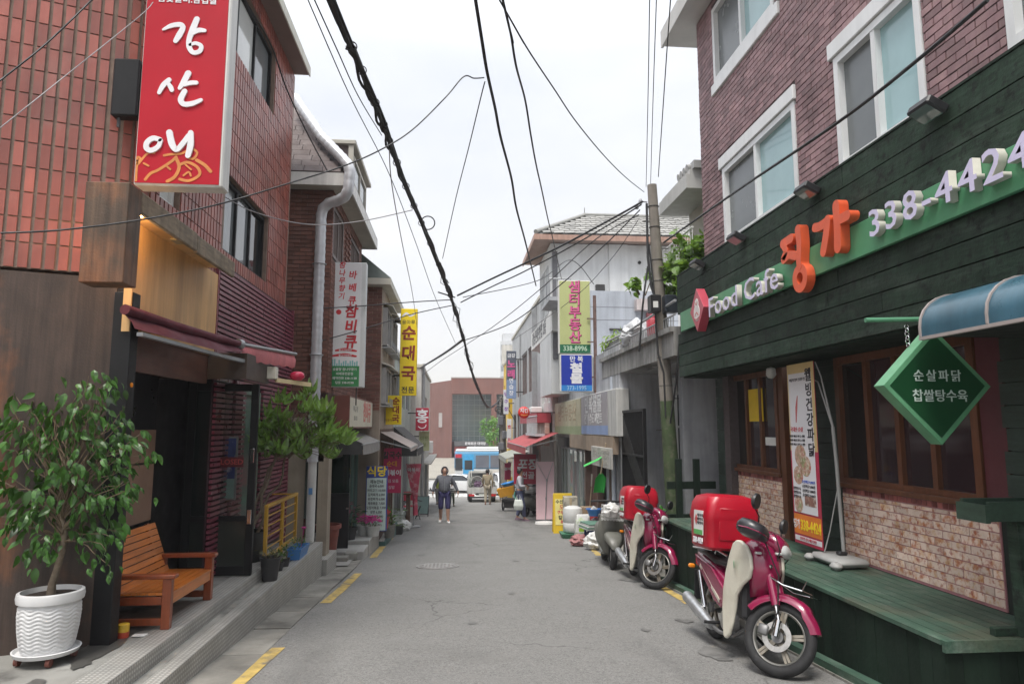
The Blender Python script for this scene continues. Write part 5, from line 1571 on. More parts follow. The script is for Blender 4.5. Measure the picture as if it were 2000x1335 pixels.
# duct
mb = MB(); dp = [(.0, .27, 1.0), (.0, .27, 2.4), (.0, .27, 4.0), (.0, .27, 5.02), (-.02, .24, 5.14), (-.06, .14, 5.22), (-.14, -.02, 5.24), (-.22, -.14, 5.28), (-.27, -.20, 5.38), (-.28, -.22, 5.68), (-.27, -.19, 5.80), (-.2, -.08, 5.94), (.02, .30, 6.38), (.26, .68, 6.95), (.38, .86, 7.25)]
pts = []
for a, b in zip(dp, dp[1:]):
    a, b = Vector(a), Vector(b)
    n_ = max(1, int((b - a).length / .04))
    pts += [a.lerp(b, k / n_) for k in range(n_)]
pts.append(Vector(dp[-1]))
mb.tube([(p.x - .10, p.y - .1, p.z) for p in pts], [.086 + (.006 if k % 3 == 0 else 0) for k in range(len(pts))], 16)
mb.build('duct', M('duct_foil', (.50, .51, .53), .42, .12, 5, bump=.25, bscale=14, metal=.35), b3, 60)
MB().tube([(-.10, .17, 1.05), (-.10, .17, -.25)], .07, 16).build('downpipe', M('white_pvc_pipe', (.60, .60, .58), .4, .08, 3, streak=.15, bump=.03, dirt=.25), b3, 60)
mb = MB()
for z in (1.3, 2.7, 4.2): mb.torus(.105, .010, 20, 6, (-.10, .17, z), 'Z')
mb.build('pipe_clips', grey_m, b3, 50)
MB().box(-.178, -.172, .14, .20, .50, .60).build('sticker', M('sticker_blue', (.1, .25, .5), .5, bump=0), b3)
# ground floor
MB().box(.0, 3.5, -.02, .1, 1.95, 2.1).build('timber_band', M('dark_band', (.06, .03, .022), .6, bump=.1), b3)
MB().box(.02, .32, -.06, .1, -1.2, 1.94).box(-.02, .02, .3, 2.6, -1.2, 1.7).build('concrete_pillar', M('warm_concrete', (.29, .245, .19), .8, .15, 3, streak=.15, bump=.2), b3)
MB().box(.34, .58, .02, .1, -1.2, 1.94).build('red_post', M('rust_wood', (.055, .02, .015), .6, bump=.1), b3)

# barbecue sign
wp_m = M('sign_panel_white', (.66, .66, .67), .4, .05, 2, streak=.05, bump=.02)
bq = thing('projecting_sign', 'white box sign with red brush lettering and green foot beside the silver duct', 'sign', (-2.12, 11.7, 2.21))
MB().cbox(0, .58, 0, .16, 0, 2.15, .01).build('case', M('sign_case_grey', (.55, .57, .57), .45, .06, 3, streak=.12, bump=.03), bq)
MB().box(.015, .50, -.004, -.0005, .36, 2.13).build('face', wp_m, bq)
MB().box(.015, .50, -.004, -.0005, .015, .36).build('green_foot', M('foot_green', (.02, .20, .06), .4, .3, 4, bump=0), bq)
rd = M('sign_letter_red', (.52, .02, .03), .5, .1, 9, bump=0)
vtext('참나무향기', .12, .135, bq, (.165, -.0055, 1.82), rd, bold=.02, shear=.15)
vtext('바베큐', .15, .22, bq, (.345, -.0055, 1.70), rd, bold=.025, shear=.12)
vtext('참비큐', .24, .26, bq, (.335, -.0055, 1.02), M('sign_letter_crimson', (.45, .01, .02), .5, bump=0), bold=.03, shear=.12)
MB().lathe([(0, -.0012), (.045, -.0012), (.045, 0)], 16, (.13, -.004, 1.28), 'Y').build('seal', rd, bq)
for z in (.62, .53):
    MB().stroke([(.10 if z > .6 else .04, z), (.25, z + .02), (.44, z - .005)], [.03, .055, .03], -.004, .001).build('red_brush', rd, bq)
    text('불고기바베큐', .04, bq, (.26, -.0065, z + .008), wp_m, bold=.01)
sk = MB()
for k in range(12):
    sk.box(.04 + k * .037, .04 + k * .037 + .025, -.0055, -.004, .36, .40 + random.uniform(.0, .08))
sk.build('skyline', M('skyline_teal', (.18, .42, .42), .5, bump=0), bq)['kind'] = 'stuff'
for k, s_ in enumerate(('숯불향 참나무향기', '바베큐전문점', '예약전화 338-1138', '딩동 338-0338')):
    text(s_, .052, bq, (.26, -.0055, .30 - k * .075), wp_m, bold=.01)
MB().bar((.1, .08, 2.15), (-.1, .08, 2.15), .03).bar((.05, .08, .3), (-.05, .08, .3), .03).bar((.45, .08, 0), (.45, .08, -.3), .02).build('bracket', dark_m, bq)

# house 3: brick pier and stucco wall
b4 = thing('stucco_house', 'beige stucco house with brick pier and hooded bay windows behind the white barbecue sign', 'house', (-1.62, 15.0, 0), LEFT)
MB().box(.02, 3.4, .0, 4, -1.6, 4.62).build('wall', stucco, b4)
P = [bx(-.0, .02, m.translation.x - m[0][0] / 2, m.translation.x + m[0][0] / 2, m.translation.z - m[2][2] / 2, m.translation.z + m[2][2] / 2) for m in courses(.0, .9, 1.9, 4.6, .2, .07, .01, 0, .02)]
pieces('brick', 'brick_courses', b4, P, brick_b)
MB().box(-.25, 3.6, -.2, 4, 4.62, 4.76).build('eave', eave_m, b4)
mb = MB(); mb.add([(-.25, -.2, 4.77), (3.6, -.2, 4.77), (3.6, 3, 4.77), (-.25, 3, 4.77), (.3, .9, 5.75), (3.1, .9, 5.75)], [(0, 1, 5, 4), (3, 0, 4), (1, 2, 5)]); mb.build('roof', M('dark_green_roof', (.07, .085, .075), .7, .15, 4, bump=.3, bscale=30), b4)
for (z0, z1) in ((3.35, 4.2), (2.05, 2.85)):
    for (a, b) in ((.25, 1.35), (1.6, 3.0)):
        wf = window(b4, a, b, z0, z1, -.10, .05, .1, 2, M('grey_sash', (.30, .29, .28), .5, bump=.05), glass_w, name='bay_window')
        MB().loft([[(a - .05, -.22, z1 + .02), (b + .05, -.22, z1 + .02), (b + .05, -.22, z1 + .05), (a - .05, -.22, z1 + .05)], [(a - .05, .0, z1 + .09), (b + .05, .0, z1 + .09), (b + .05, .0, z1 + .13), (a - .05, .0, z1 + .13)]]).build('hood', eave_m, wf)
        mb = MB(); mb.box(a, b, -.2, .0, z0 - .06, z0 - .03)
        for k in range(6): mb.tube([(a + (b - a) * k / 5, -.19, z0 - .03), (a + (b - a) * k / 5, -.19, z0 + .12)], .008, 5)
        mb.build('sill_rack', grey_m, wf)

# vertical yellow sign, small yellow sign
yw = M('sign_yellow', (.78, .58, .01), .4, .06, 2, bump=.02)
brn = M('sign_letter_brown', (.23, .025, .01), .5, .1, 9, bump=0)
ys_ = thing('projecting_sign', 'tall narrow yellow sign with dark red lettering hanging over the shops', 'sign', (-1.37, 17.0, 2.31))
MB().cbox(0, .42, 0, .14, 0, 2.17, .01).build('case', M('sign_edge_yellow', (.6, .45, .03), .45, bump=.02), ys_)
MB().box(.008, .412, -.004, -.0005, .008, 2.16).build('face', yw, ys_)
vtext('순대국', .38, .50, ys_, (.205, -.0055, 1.03), brn, bold=.035, shear=.05)
text('전문', .17, ys_, (.21, -.0055, .13), blk, bold=.02, space=1.1)
text('용마루', .12, ys_, (.20, -.0055, 1.82), blk, bold=.0)
mb = MB(); mb.stroke([(.06, 1.98), (.14, 2.05), (.24, 1.99), (.33, 2.04)], .05, -.004, .001); mb.build('cloud_drawing', MATS['sign_panel_white'], ys_)
MB().bar((0, .07, 1.85), (-.25, .07, 1.85), .05).bar((0, .07, .5), (-.25, .07, .5), .05).build('bracket', dark_m, ys_)
y2 = thing('wall_sign', 'small square yellow sign with red vertical lettering above the grey awnings', 'sign', (-1.6, 16.1, 1.60), R(-6))
MB().cbox(0, .36, 0, .1, 0, .67, .008).build('case', yw, y2)
vtext('순대국', .19, .2, y2, (.24, -.002, .33), brn, bold=.03)
text('전문식당', .06, y2, (.10, -.002, .1), brn)
MB().cbox(-.35, .0, .05, .12, .02, .7, .008).build('side_panel', MATS['sign_panel_white'], y2)
# long box sign over shop front
lsn = thing('shop_sign', 'long pale cream box sign with faded red lettering above the nearest grey awning', 'sign', (-1.77, 11.75, 1.52), LEFT)
MB().cbox(0, 3.2, 0, .28, 0, .56, .01).build('case', M('sign_case_brown', (.13, .035, .025), .5, .15, 4, bump=.05), lsn)
MB().box(.03, 3.17, -.005, -.0005, .03, .53).build('face', M('faded_cream_face', (.56, .54, .44), .4, .06, 2, streak=.08, bump=.02), lsn)
text('참비큐', .42, lsn, (2.3, -.0065, .29), M('faded_red', (.52, .17, .14), .5, bump=0), bold=.03)
text('바베큐 치킨', .12, lsn, (.7, -.0065, .34), M('faded_grey', (.35, .34, .30), .5, bump=0))
text('338-1138', .11, lsn, (.7, -.0065, .18), MATS['faded_grey'])
# awnings over shops
can_g = M('grey_canvas', (.23, .215, .20), .85, .12, 3, bump=.2, bscale=90, streak=.1)
can_p = M('pinkish_canvas', (.36, .30, .275), .85, .12, 3, bump=.2, bscale=90)
can_d = M('dark_canvas', (.06, .058, .058), .85, .12, 3, bump=.2, bscale=90)
def awn(label, loc, rz, L_, D_, drop, val, mt, side=None, wav=0):
    t = thing('shop_awning', label, 'awning', loc, rz)
    rows = []
    n = 13
    for k in range(n):
        x = L_ * k / (n - 1)
        sg_ = -.02 * math.sin(math.pi * k / (n - 1))
        rows.append([(x, 0, 0), (x, -D_ * .5, -drop * .5 + sg_), (x, -D_, -drop + sg_), (x, -D_ - .01, -drop - val + sg_ - wav * abs(math.sin(k * 1.57)))])
    MB().loft(rows, closed=False, caps=False).build('canvas', mt, t, 30)
    if side:
        for x in (0, L_):
            MB().add([(x, 0, -.01), (x, -D_ + .01, -drop - .01), (x, -D_ + .01, -drop - val), (x, 0, -drop - val)], [(0, 1, 2, 3)]).build('side_curtain', side, t)
    MB().tube([(0, -D_ + .01, -drop - .02), (L_, -D_ + .01, -drop - .02)], .018, 6).bar((.05, -.02, -.2), (.05, -D_, -drop - .02), .025).bar((L_ - .05, -.02, -.2), (L_ - .05, -D_, -drop - .02), .025).build('frame', grey_m, t)
    return t
awn('grey canvas awning with black side curtain under the long cream sign', (-2.05, 12.2, 1.46), LEFT, 2.7, .46, .20, .19, can_g, can_d)
awn('pinkish grey canvas awning above the red menu banner', (-1.62, 15.2, 1.44), LEFT, 3.0, .66, .34, .08, can_p)
awn('dark grey canvas awning behind the pinkish awning', (-1.6, 18.45, 1.55), LEFT, 3.5, .62, .55, .22, can_d, can_d)
# shop interiors: door, glass front
sh = thing('flower_shop', 'green tinted glass shop front with a black door under the grey awning', 'shop', (-2.06, 11.85, 0), LEFT)
MB().cbox(1.36, 1.41, -.11, .42, -1.05, .32, .005).box(1.41, 1.43, .43, .6, -1.1, 1.4).build('black_door', M('door_black', (.012, .012, .014), .35, bump=.05), sh)
MB().box(1.37, 1.40, -.11, .42, .325, 1.15).build('door_glass', glass('green_dark_glass', (.012, .03, .022)), sh)
MB().lathe([(.0, -.05), (.03, -.04), (.03, 0)], 10, (1.38, -.06, .05), 'Y').build('door_knob', chrome, sh, 50)
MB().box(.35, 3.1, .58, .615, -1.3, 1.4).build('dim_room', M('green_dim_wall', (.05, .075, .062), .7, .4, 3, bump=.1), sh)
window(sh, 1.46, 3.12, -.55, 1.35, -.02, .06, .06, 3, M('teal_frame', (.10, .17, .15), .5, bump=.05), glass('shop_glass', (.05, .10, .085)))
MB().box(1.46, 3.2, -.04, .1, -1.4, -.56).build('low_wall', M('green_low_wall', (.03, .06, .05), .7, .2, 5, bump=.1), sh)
sh2 = thing('soup_restaurant', 'brown soup restaurant front under the pinkish awning', 'shop', (-1.63, 15.2, 0), LEFT)
MB().box(.0, 3.2, -.02, .05, -1.5, 1.5).build('wall', M('brown_shop_wall', (.10, .06, .04), .7, .25, 3, bump=.1), sh2)
window(sh2, .5, 1.7, -.6, 1.1, -.05, .05, .05, 2, brown_f, glass_d)
window(sh2, 1.9, 3.0, -.9, 1.1, -.05, .05, .05, 2, brown_f, glass_w)
# steps and pavements of the shops
tag(MB().box(-2.4, -1.62, 12.85, 13.6, -1.5, g(13.2) + .18).box(-2.4, -1.60, 13.62, 15.3, -1.6, g(14.5) + .34).box(-2.4, -1.5, 15.32, 18.4, -1.9, g(17) + .22).build('shop_steps', conc_l, bevel=.012), kind='structure')
MB().box(-1.6, -1.46, 15.3, 18.4, -1.8, g(17) + .20).build('green_plate', M('teal_step_plate', (.07, .15, .14), .6, .15, 3, bump=.15), [o for o in COL.objects if o.name == 'shop_steps'][0])
tag(MB().box(-2.3, -1.85, 12.5, 12.75, -1.2, g(12.6) + .10).build('step_stone', conc), kind='structure')
mbp = MB()
vs = []
for Y in range(12, 43):
    e_ = road_edge(Y)[0] - .42
    vs += [(-4.5, Y, g(Y) + .035), (e_ + .28, Y, g(Y) + .03)]
tag(mbp.add(vs, [(2 * i, 2 * i + 1, 2 * i + 3, 2 * i + 2) for i in range(30)]).build('pavement', conc_l), kind='structure')
tag(MB().cbox(-1.95, -1.72, 12.78, 13.0, g(12.8), g(12.8) + .16, .03).build('broken_kerb_stone', conc), 'broken concrete kerb stone by the shop steps', 'kerb stone')

# menu board and banners
mn = thing('menu_board', 'tall menu board with blue header and yellow lettering in front of the shops', 'menu board', (-1.60, 14.6, g(14.5) + .36))
MB().cbox(-.22, .22, 0, .06, 0, 1.32, .01).build('case', M('board_blue', (.03, .06, .30), .4, bump=.02), mn)
MB().box(-.20, .20, -.004, -.0005, .02, 1.08).build('sheet', M('menu_mint', (.55, .66, .62), .4, .04, 2, bump=.01), mn)
text('식당', .22, mn, (0, -.003, 1.2), M('print_yellow', (.85, .62, .02), .5), bold=.03)
for k, s_ in enumerate(('메뉴안내', '순대국 6,000', '머리고기 10,000', '김치찌개 6,000', '된장찌개 6,000', '제육볶음 7,000', '오징어볶음 7,000', '냉면 6,000', '칼국수 5,000', '공기밥 1,000', '소주 3,000')):
    text(s_, .07 if k else .09, mn, (0, -.0055, 1.0 - k * .088), blk, bold=.012, sx=.8)
rb = thing('hanging_banner', 'magenta red snack banner with white and black lettering hanging under the pinkish awning', 'banner', (-1.41, 15.9, .07))
MB().box(-.21, .21, 0, .01, 0, 1.0).build('sheet', M('banner_magenta', (.46, .015, .09), .5, .1, 3, bump=.05), rb)
text('칼국수', .17, rb, (0, -.002, .83), blk, bold=.035, sx=.9)
text('순대', .13, rb, (0, -.002, .64), M('print_orange', (.7, .3, .02), .5, bump=0), bold=.02)
text('떡볶이', .14, rb, (.02, -.002, .44), wht, bold=.03)
text('튀김 모듬', .08, rb, (.0, -.002, .26), wht); text('김밥', .08, rb, (.0, -.002, .12), wht)
xb = thing('x_banner', 'narrow red banner twisted around its pole beside the red folding chair', 'banner', (-1.15, 20.2, g(20.2)))
rows = []
for k in range(13):
    t = k / 12
    w = .23 * (1 - .75 * min(1, (1 - t) * 1.5)) + .02
    rows.append([(-w + .06 * (1 - t), .03 * math.sin(t * 7), .35 + 1.45 * t), (.02, -.05 * (1 - t), .35 + 1.45 * t), (w * .8 + .06 * (1 - t), .03 * math.cos(t * 6), .35 + 1.45 * t)])
MB().loft(rows, closed=False, caps=False).build('sheet', M('banner_faded_red', (.50, .06, .11), .6, .2, 4, bump=.05, spot=((.65, .5, .5), .6, 7)), xb, 60)
MB().tube([(0, .03, 0), (0, .03, 1.85)], .014, 6).lathe([(.2, 0), (.2, .05), (.0, .06)], 16).build('pole', grey_m, xb, 40)
text('떡볶이', .13, xb, (-.02, -.02, 1.62), wht, bold=.02)
hs = thing('projecting_sign', 'square red sign with round white lettering beyond the yellow signs', 'sign', (-1.35, 24, 1.42))
MB().cbox(0, .45, 0, .12, 0, .78, .01).build('case', M('sign_dark_red', (.36, .012, .04), .4, .08, 3, bump=.02), hs)
text('홍', .5, hs, (.225, -.003, .46), wht, bold=.02)
MB().stroke([(.1, .14), (.2, .08), (.33, .12), (.36, .2)], .03, 0, .003).build('swirl', wht, hs)
MB().bar((0, .06, .6), (-.3, .06, .6), .04).build('bracket', dark_m, hs)
h2 = thing('projecting_sign', 'small faded green sign below the square red sign', 'sign', (-1.24, 24.3, .72))
MB().cbox(0, .36, 0, .1, 0, .68, .01).build('case', M('sign_faded_green', (.40, .42, .24), .5, .08, 3, bump=.02), h2)
text('미용', .16, h2, (.18, -.003, .42), M('faded_green_letter', (.15, .2, .06), .5, bump=0)); text('실', .16, h2, (.18, -.003, .2), MATS['faded_green_letter'])
MB().bar((0, .05, .5), (-.35, .05, .5), .04).build('bracket', dark_m, h2)
# further houses on the left
def block(name, label, cat, loc, rz, L_, D_, z0, z1, mat, wins=(), fm=None, pm=None, extra=None, roofm=None):
    t = thing(name, label, cat, loc, rz)
    mb = MB(); wall_holes(mb, 0, L_, z0, z1, 0, .15, [w[:4] for w in wins])
    mb.box(0, .15, .15, D_, z0, z1).box(L_ - .15, L_, .15, D_, z0, z1).box(.15, L_ - .15, .3, D_, z0, z1 - .02)
    mb.build('wall', mat, t)
    MB().box(-.05, L_ + .05, -.06, D_, z1, z1 + .12).build('parapet', roofm or eave_m, t)
    for w in wins:
        window(t, w[0] + .01, w[1] - .01, w[2] + .01, w[3] - .01, .05, .05, .07, w[4] if len(w) > 4 else 2, fm or grey_m, pm or glass_w)
    return t
pale_g = M('pale_green_wall', (.40, .45, .41), .8, .1, 2, streak=.2, bump=.1, dirt=.2)
b5 = block('pale_shop_building', 'pale green two storey building behind the tall yellow sign', 'building', (-1.62, 18.5, 0), LEFT, 7, 5, -2.2, 3.45, pale_g,
      [(.5, 1.9, 2.1, 3.1), (2.4, 3.9, 2.1, 3.1), (4.4, 6.2, 2.1, 3.1), (.6, 3.0, -1.0, .9, 3), (3.6, 6.4, -1.2, .8, 4)])
b6 = block('white_plaster_building', 'narrow off white building with pipes at the far end of the left row', 'building', (-1.25, 25.6, 0), LEFT, 9, 5, -3, 3.75, M('offwhite_plaster', (.55, .53, .49), .8, .1, 2, streak=.25, bump=.1, dirt=.2),
      [(1, 2.6, 1.6, 2.8), (3.4, 5.2, 1.6, 2.8), (.6, 3.2, -1.7, .4, 3), (4, 7.4, -2, .1, 4)])
mb = MB(); mb.tube([(.15, -.08, -1.6), (.15, -.08, 3.9)], .05, 8).tube([(.6, -.07, -1), (.6, -.07, 3.7)], .035, 8).build('drain_pipes', grey_m, b6, 40)
MB().cbox(.9, 1.6, -.42, -.12, .55, 1.0, .02).build('air_conditioner', white_m, b6)
MB().box(.2, 8.6, -.40, -.02, .16, .22).build('canopy', M('canopy_tin', (.35, .34, .32), .6, .15, 4, bump=.1), b6)
# chair, boards, flowers
ch = thing('folding_chair', 'red canvas folding chair on the pavement beyond the flower pots', 'chair', (-1.42, 23.6, g(23.6)), R(25))
for s_ in (-1, 1):
    MB().bar((s_ * .24, -.22, 0), (s_ * .24, .22, .46), .025).bar((s_ * .24, .22, 0), (s_ * .24, -.22, .46), .025).bar((s_ * .24, .2, .44), (s_ * .24, .26, .92), .025).bar((s_ * .26, -.24, .62), (s_ * .26, .26, .64), .04, .02).build('leg_frame', dark_m, ch)
MB().loft([[(-.24, -.22, .46), (.24, -.22, .46)], [(-.24, 0, .42), (.24, 0, .42)], [(-.24, .22, .46), (.24, .22, .46)]], closed=False, caps=False).build('seat', M('red_canvas', (.38, .015, .04), .7, .1, 4, bump=.1), ch)
MB().box(-.25, .25, .225, .235, .62, .92).build('backrest', MATS['red_canvas'], ch, rot=(R(-3), 0, 0))
cb = thing('chalk_board', 'small grey green chalk board leaning near the red chair', 'board', (-1.12, 25.2, g(25.2)), R(-10))
MB().cbox(-.22, .22, 0, .03, .08, .72, .01).bar((-.2, 0, 0), (-.2, .02, .74), .03).bar((.2, 0, 0), (.2, .02, .74), .03).build('frame', dark_m, cb, rot=(R(-10), 0, 0))
MB().box(-.20, .20, -.006, -.001, .11, .70).build('face', M('chalk_green', (.16, .24, .23), .6, .1, 4, bump=.02), cb, rot=(R(-10), 0, 0))
stb = thing('a_frame_sign', 'small pink A-frame sign at the far end of the left pavement', 'sign', (-1.55, 30.5, g(30.5)))
MB().loft([[(-.25, -.18, 0), (.25, -.18, 0), (.25, -.15, 0), (-.25, -.15, 0)], [(-.25, -.02, .95), (.25, -.02, .95), (.25, 0, .95), (-.25, 0, .95)]]).loft([[(-.25, .15, 0), (.25, .15, 0), (.25, .18, 0), (-.25, .18, 0)], [(-.25, 0, .95), (.25, 0, .95), (.25, .02, .95), (-.25, .02, .95)]]).build('panels', M('pink_panel', (.55, .12, .2), .5, .3, 6, bump=.02), stb)
text('김밥', .22, stb, (0, -.115, .62), wht, rot=(R(80), 0, 0), bold=.02)
mag = small_pot('white pot of magenta pink flowers beside the menu board', (-1.60, 14.15, g(14.5) + .34), .15, .2, MATS['white_pvc_pipe'], 60, .16, flower=(M('magenta_petal', (.55, .04, .25), .6), 110), spread=1.35, name='potted_flowers')
small_pot('second white pot of magenta pink flowers half hidden by the first', (-1.80, 14.3, g(14.5) + .34), .14, .2, MATS['white_pvc_pipe'], 50, .16, flower=(MATS['magenta_petal'], 90), spread=1.35, name='potted_flowers')
small_pot('red pot of pink red flowers in front of the menu board', (-1.50, 15.15, g(14.5) + .34), .13, .24, M('red_pot', (.35, .03, .03), .5, bump=.05), 60, .16, flower=(redf, 70), spread=1.25, name='potted_flowers')
small_pot('grey pot of broad dark green leaves at the kerb beside the red flower pot', (-1.42, 15.75, g(17) + .22), .14, .28, conc, 90, .36, spread=1.5, ls=1.2)
small_pot('dark pot of drooping plant standing at the glass shop front', (-2.0, 13.75, g(14.15) + .30), .14, .25, bpm, 90, .4, leaf_mat('dark_leaf', (.03, .07, .03), pv=.4), flower=(M('dusty_petal', (.25, .05, .09), .6, bump=0), 50), spread=1.4, ls=1.2)
tag(MB().cbox(-1.52, -1.30, 18.0, 18.35, g(18), g(18) + .22, .02).build('stone_block', M('dark_stone', (.05, .05, .045), .8, .2, 6, bump=.3)), 'dark square stone block on the kerb beside the flower pots', 'block')
lump('plastic_sack', 'crumpled white plastic sack on the kerb behind the dark stone block', 'sack', (-1.36, 19.2, g(19.2)), .20, .22, .14, bagm, 9)
tag(MB().cbox(-1.42, -1.3, 21.0, 21.2, g(21), g(21) + .9, .02).cbox(-1.5, -1.22, 20.95, 21.25, g(21) + .9, g(21) + .95, .01).build('sales_counter', M('counter_brown', (.15, .09, .06), .6, .2, 5, bump=.1)), 'brown snack counter behind the twisted red banner', 'counter')
# ---------------------------------------------------------------- right side further down
white_w = M('white_plaster', (.60, .61, .61), .8, .07, 1.5, streak=.12, bump=.1, dirt=.12)
grey_w = M('grey_plaster', (.37, .38, .40), .82, .12, 1.6, streak=.25, bump=.15, dirt=.3)
blue_w = M('bluish_plaster', (.42, .45, .50), .8, .1, 1.8, streak=.2, bump=.15, dirt=.25)
# utility pole near the deck
pole_m = M('pole_concrete', (.25, .225, .195), .85, .15, 4, streak=.15, bump=.3, bscale=60, dirt=.2)
up = thing('utility_pole', 'concrete utility pole with green painted foot behind the deck end', 'utility pole', (3.50, 10.75, g(10.75)))
def polep(z, r=0): return (-.048 * z * .95, -.012 * z, z)
mb = MB(); zs = [2.65 + k * .9 for k in range(5)]
mb.tube([polep(z) for z in (2.66, 3.4, 4.4, 5.4, 6.22)], [.108, .102, .095, .086, .078], 20)
mb.build('shaft', pole_m, up, 60)
MB().tube([polep(z) for z in (0, 1.0, 2.0, 2.66)], [.135, .127, .116, .109], 20).build('green_foot', M('moss_green_paint', (.055, .085, .035), .8, .25, 5, streak=.15, bump=.3, bscale=50, spot=((.17, .16, .12), .5, 9)), up, 60)
mb = MB()
for z in (1.7, 2.9, 3.35, 4.6, 4.95, 5.5, 5.85):
    p = polep(z); mb.torus(.105 - .006 * (z - 3), .006, 24, 6, p, 'Z')
mb.build('bands', dark_m, up, 50)
for (dx, w, mt) in ((-.15, .17, blackp), (.11, .22, M('dark_blue_box', (.03, .038, .05), .45, .1, 5, bump=.03))):
    p = polep(4.2)
    MB().cbox(p[0] + dx - w / 2, p[0] + dx + w / 2, -.33, -.13, 4.05, 4.33, .012).build('meter_box', mt, up)
p = polep(4.2)
MB().box(p[0] - .20, p[0] - .12, -.336, -.3305, 4.12, 4.22).build('box_label', white_m, up)
mb = MB()
for z in (2.2, 2.7, 3.2, 3.7, 4.7, 5.15, 5.6): 
    p = polep(z); s_ = 1 if int(z * 10) % 2 else -1
    mb.tube([(p[0], p[1], z), (p[0] + s_ * .2, p[1], z)], .008, 6)
mb.build('step_bolts', dark_m, up)
mb = MB()
p = polep(5.95)
mb.tube([(p[0] - .08, 0, 5.95), (p[0] - .2, -.03, 5.95)], .012, 6).lathe([(.0, 5.9), (.03, 5.91), (.035, 5.95), (.02, 5.99), (.0, 6.0)], 10, (p[0] - .2, -.03, 0)).lathe([(.0, 5.84), (.03, 5.85), (.035, 5.89), (.02, 5.93), (.0, 5.94)], 10, (p[0] - .24, .06, 0))
mb.build('insulators', M('insulator_grey', (.3, .3, .32), .3, bump=0), up, 50)
mb = MB(); mb.tube([(p[0] - .11, -.08, 5.9), (p[0] - .12, -.10, 5.0), (p[0] - .08, -.12, 4.5), (p[0] - .02, -.13, 4.3)], .02, 6).tube([(p[0] - .1, -.11, 5.2), (p[0] - .05, -.12, 4.6), (p[0], -.13, 3.4), (p[0] + .08, -.14, 3.1), (p[0] + .1, -.12, 2.4)], .014, 6)
mb.tube([(p[0] + .1, -.05, 5.0), (p[0] + .16, -.08, 4.7), (p[0] + .13, -.1, 4.4)], .018, 6)
mb.build('riser_cables', blackp, up, 50)

# gate house with terrace
gh = thing('gate_house', 'grey plaster house with terrace slab and recessed entrance behind the utility pole', 'house', (3.35, 15.9, 0), RIGHT)
MB().box(.8, 1.9, .0, .25, -1.2, 2.62).box(1.65, 1.9, .25, 1.2, -1.2, 2.62).build('wall', grey_w, gh)
MB().box(4.95, 5.15, .3, 1.15, -1.2, 2.5).build('side_wall', grey_w, gh)
MB().box(1.9, 6.3, 1.15, 1.4, -1.2, 2.6).build('porch_wall', M('pale_porch_plaster', (.58, .58, .58), .8, .1, 2, bump=.1, dirt=.15), gh)
MB().box(.8, 5.9, -.06, .3, 2.62, 2.98).box(.78, 5.9, -.12, .1, 2.98, 3.06).build('terrace_edge', M('stained_concrete', (.33, .325, .31), .85, .15, 2, streak=.45, bump=.3, dirt=.45), gh)
MB().box(.8, 6.3, .3, 6, 2.60, 2.9).build('terrace_slab', M('pale_underside', (.40, .40, .40), .85, .1, 2, bump=.1), gh)
MB().tube([(1.72, -.05, 2.6), (1.72, -.05, -1.0)], .045, 10).build('drain_pipe', M('blue_white_pipe', (.45, .49, .55), .45, bump=.03), gh, 50)
window(gh, 2.2, 3.2, .0, 2.25, 1.08, .06, .07, 2, white_m, glass_d, bars=(1.55,))
window(gh, 3.3, 4.9, -1.1, 2.25, 1.08, .07, .07, 2, white_m, [glass_d, glass('white_glass', (.6, .6, .6))], bars=(1.5,))
MB().box(4.62, 4.80, .2, .28, -1.1, 2.35).box(4.86, 4.94, .2, .28, -1.1, 2.35).build('door_jamb', white_m, gh)
# railing on the terrace edge
rlw = M('galvanised_rail', (.42, .43, .44), .5, .15, 5, bump=.05, metal=.4)
mb = MB(); mb.tube([(.8, -.02, 3.42), (3.0, -.02, 3.38), (5.9, -.02, 3.46)], .022, 8).tube([(.8, -.02, 3.25), (5.9, -.02, 3.25)], .014, 6)
rr = mb.build('terrace_railing', rlw, gh, 50)
P = [bx(.85 + k * .12, .865 + k * .12, -.03, -.015, 3.06, 3.25) for k in range(42)]
pieces('baluster', 'balusters', gh, P, rlw)
MB().box(.85, 2.2, .0, .02, 3.07, 3.36).build('railing_sheet', M('weathered_sheet', (.28, .28, .27), .7, .3, 6, streak=.4, bump=.2), gh)
MB().cbox(.9, 2.4, .1, .45, 3.0, 3.30, .02).build('planter_box', M('rusty_planter', (.22, .10, .06), .8, .3, 7, bump=.2), gh)
def foliage_thing(name, label, cat, loc, n, size, leaf, mat, cap=300, dens=.45, rs=3):
    t = thing(name, label, cat, loc)
    rg = random.Random(rs); P = []
    cl = [Vector((rg.uniform(-size[0], size[0]), rg.uniform(-size[1], size[1]), rg.uniform(0, size[2]))) for _ in range(max(6, n // 24))]
    for k in range(n):
        c_ = rg.choice(cl)
        p = c_ + Vector((rg.gauss(0, size[0] * .14), rg.gauss(0, size[1] * .2), rg.gauss(0, size[2] * .12)))
        P.append(orient(p, (rg.uniform(-1, 1), rg.uniform(-1.2, .3), rg.uniform(-.9, .5)), rg.uniform(-1, 1), rg.uniform(.7, 1.3)))
    pieces('leaf', 'leaves', t, P, mat, cap, unit=leaf, smooth=True)
    mb = MB()
    for c_ in cl: mb.tube([(c_.x * .3, c_.y * .3, 0), (c_.x * .7, c_.y * .6, c_.z * .6), tuple(c_)], [.012, .008, .004], 5)
    mb.build('stems', twig, t)['kind'] = 'stuff'
    return t
lf_y = leaf_mat('yellow_green_leaf', (.17, .27, .035), pv=.4, tr=.35)
lf_v = leaf_mat('vine_leaf', (.14, .25, .045), pv=.4, tr=.35)
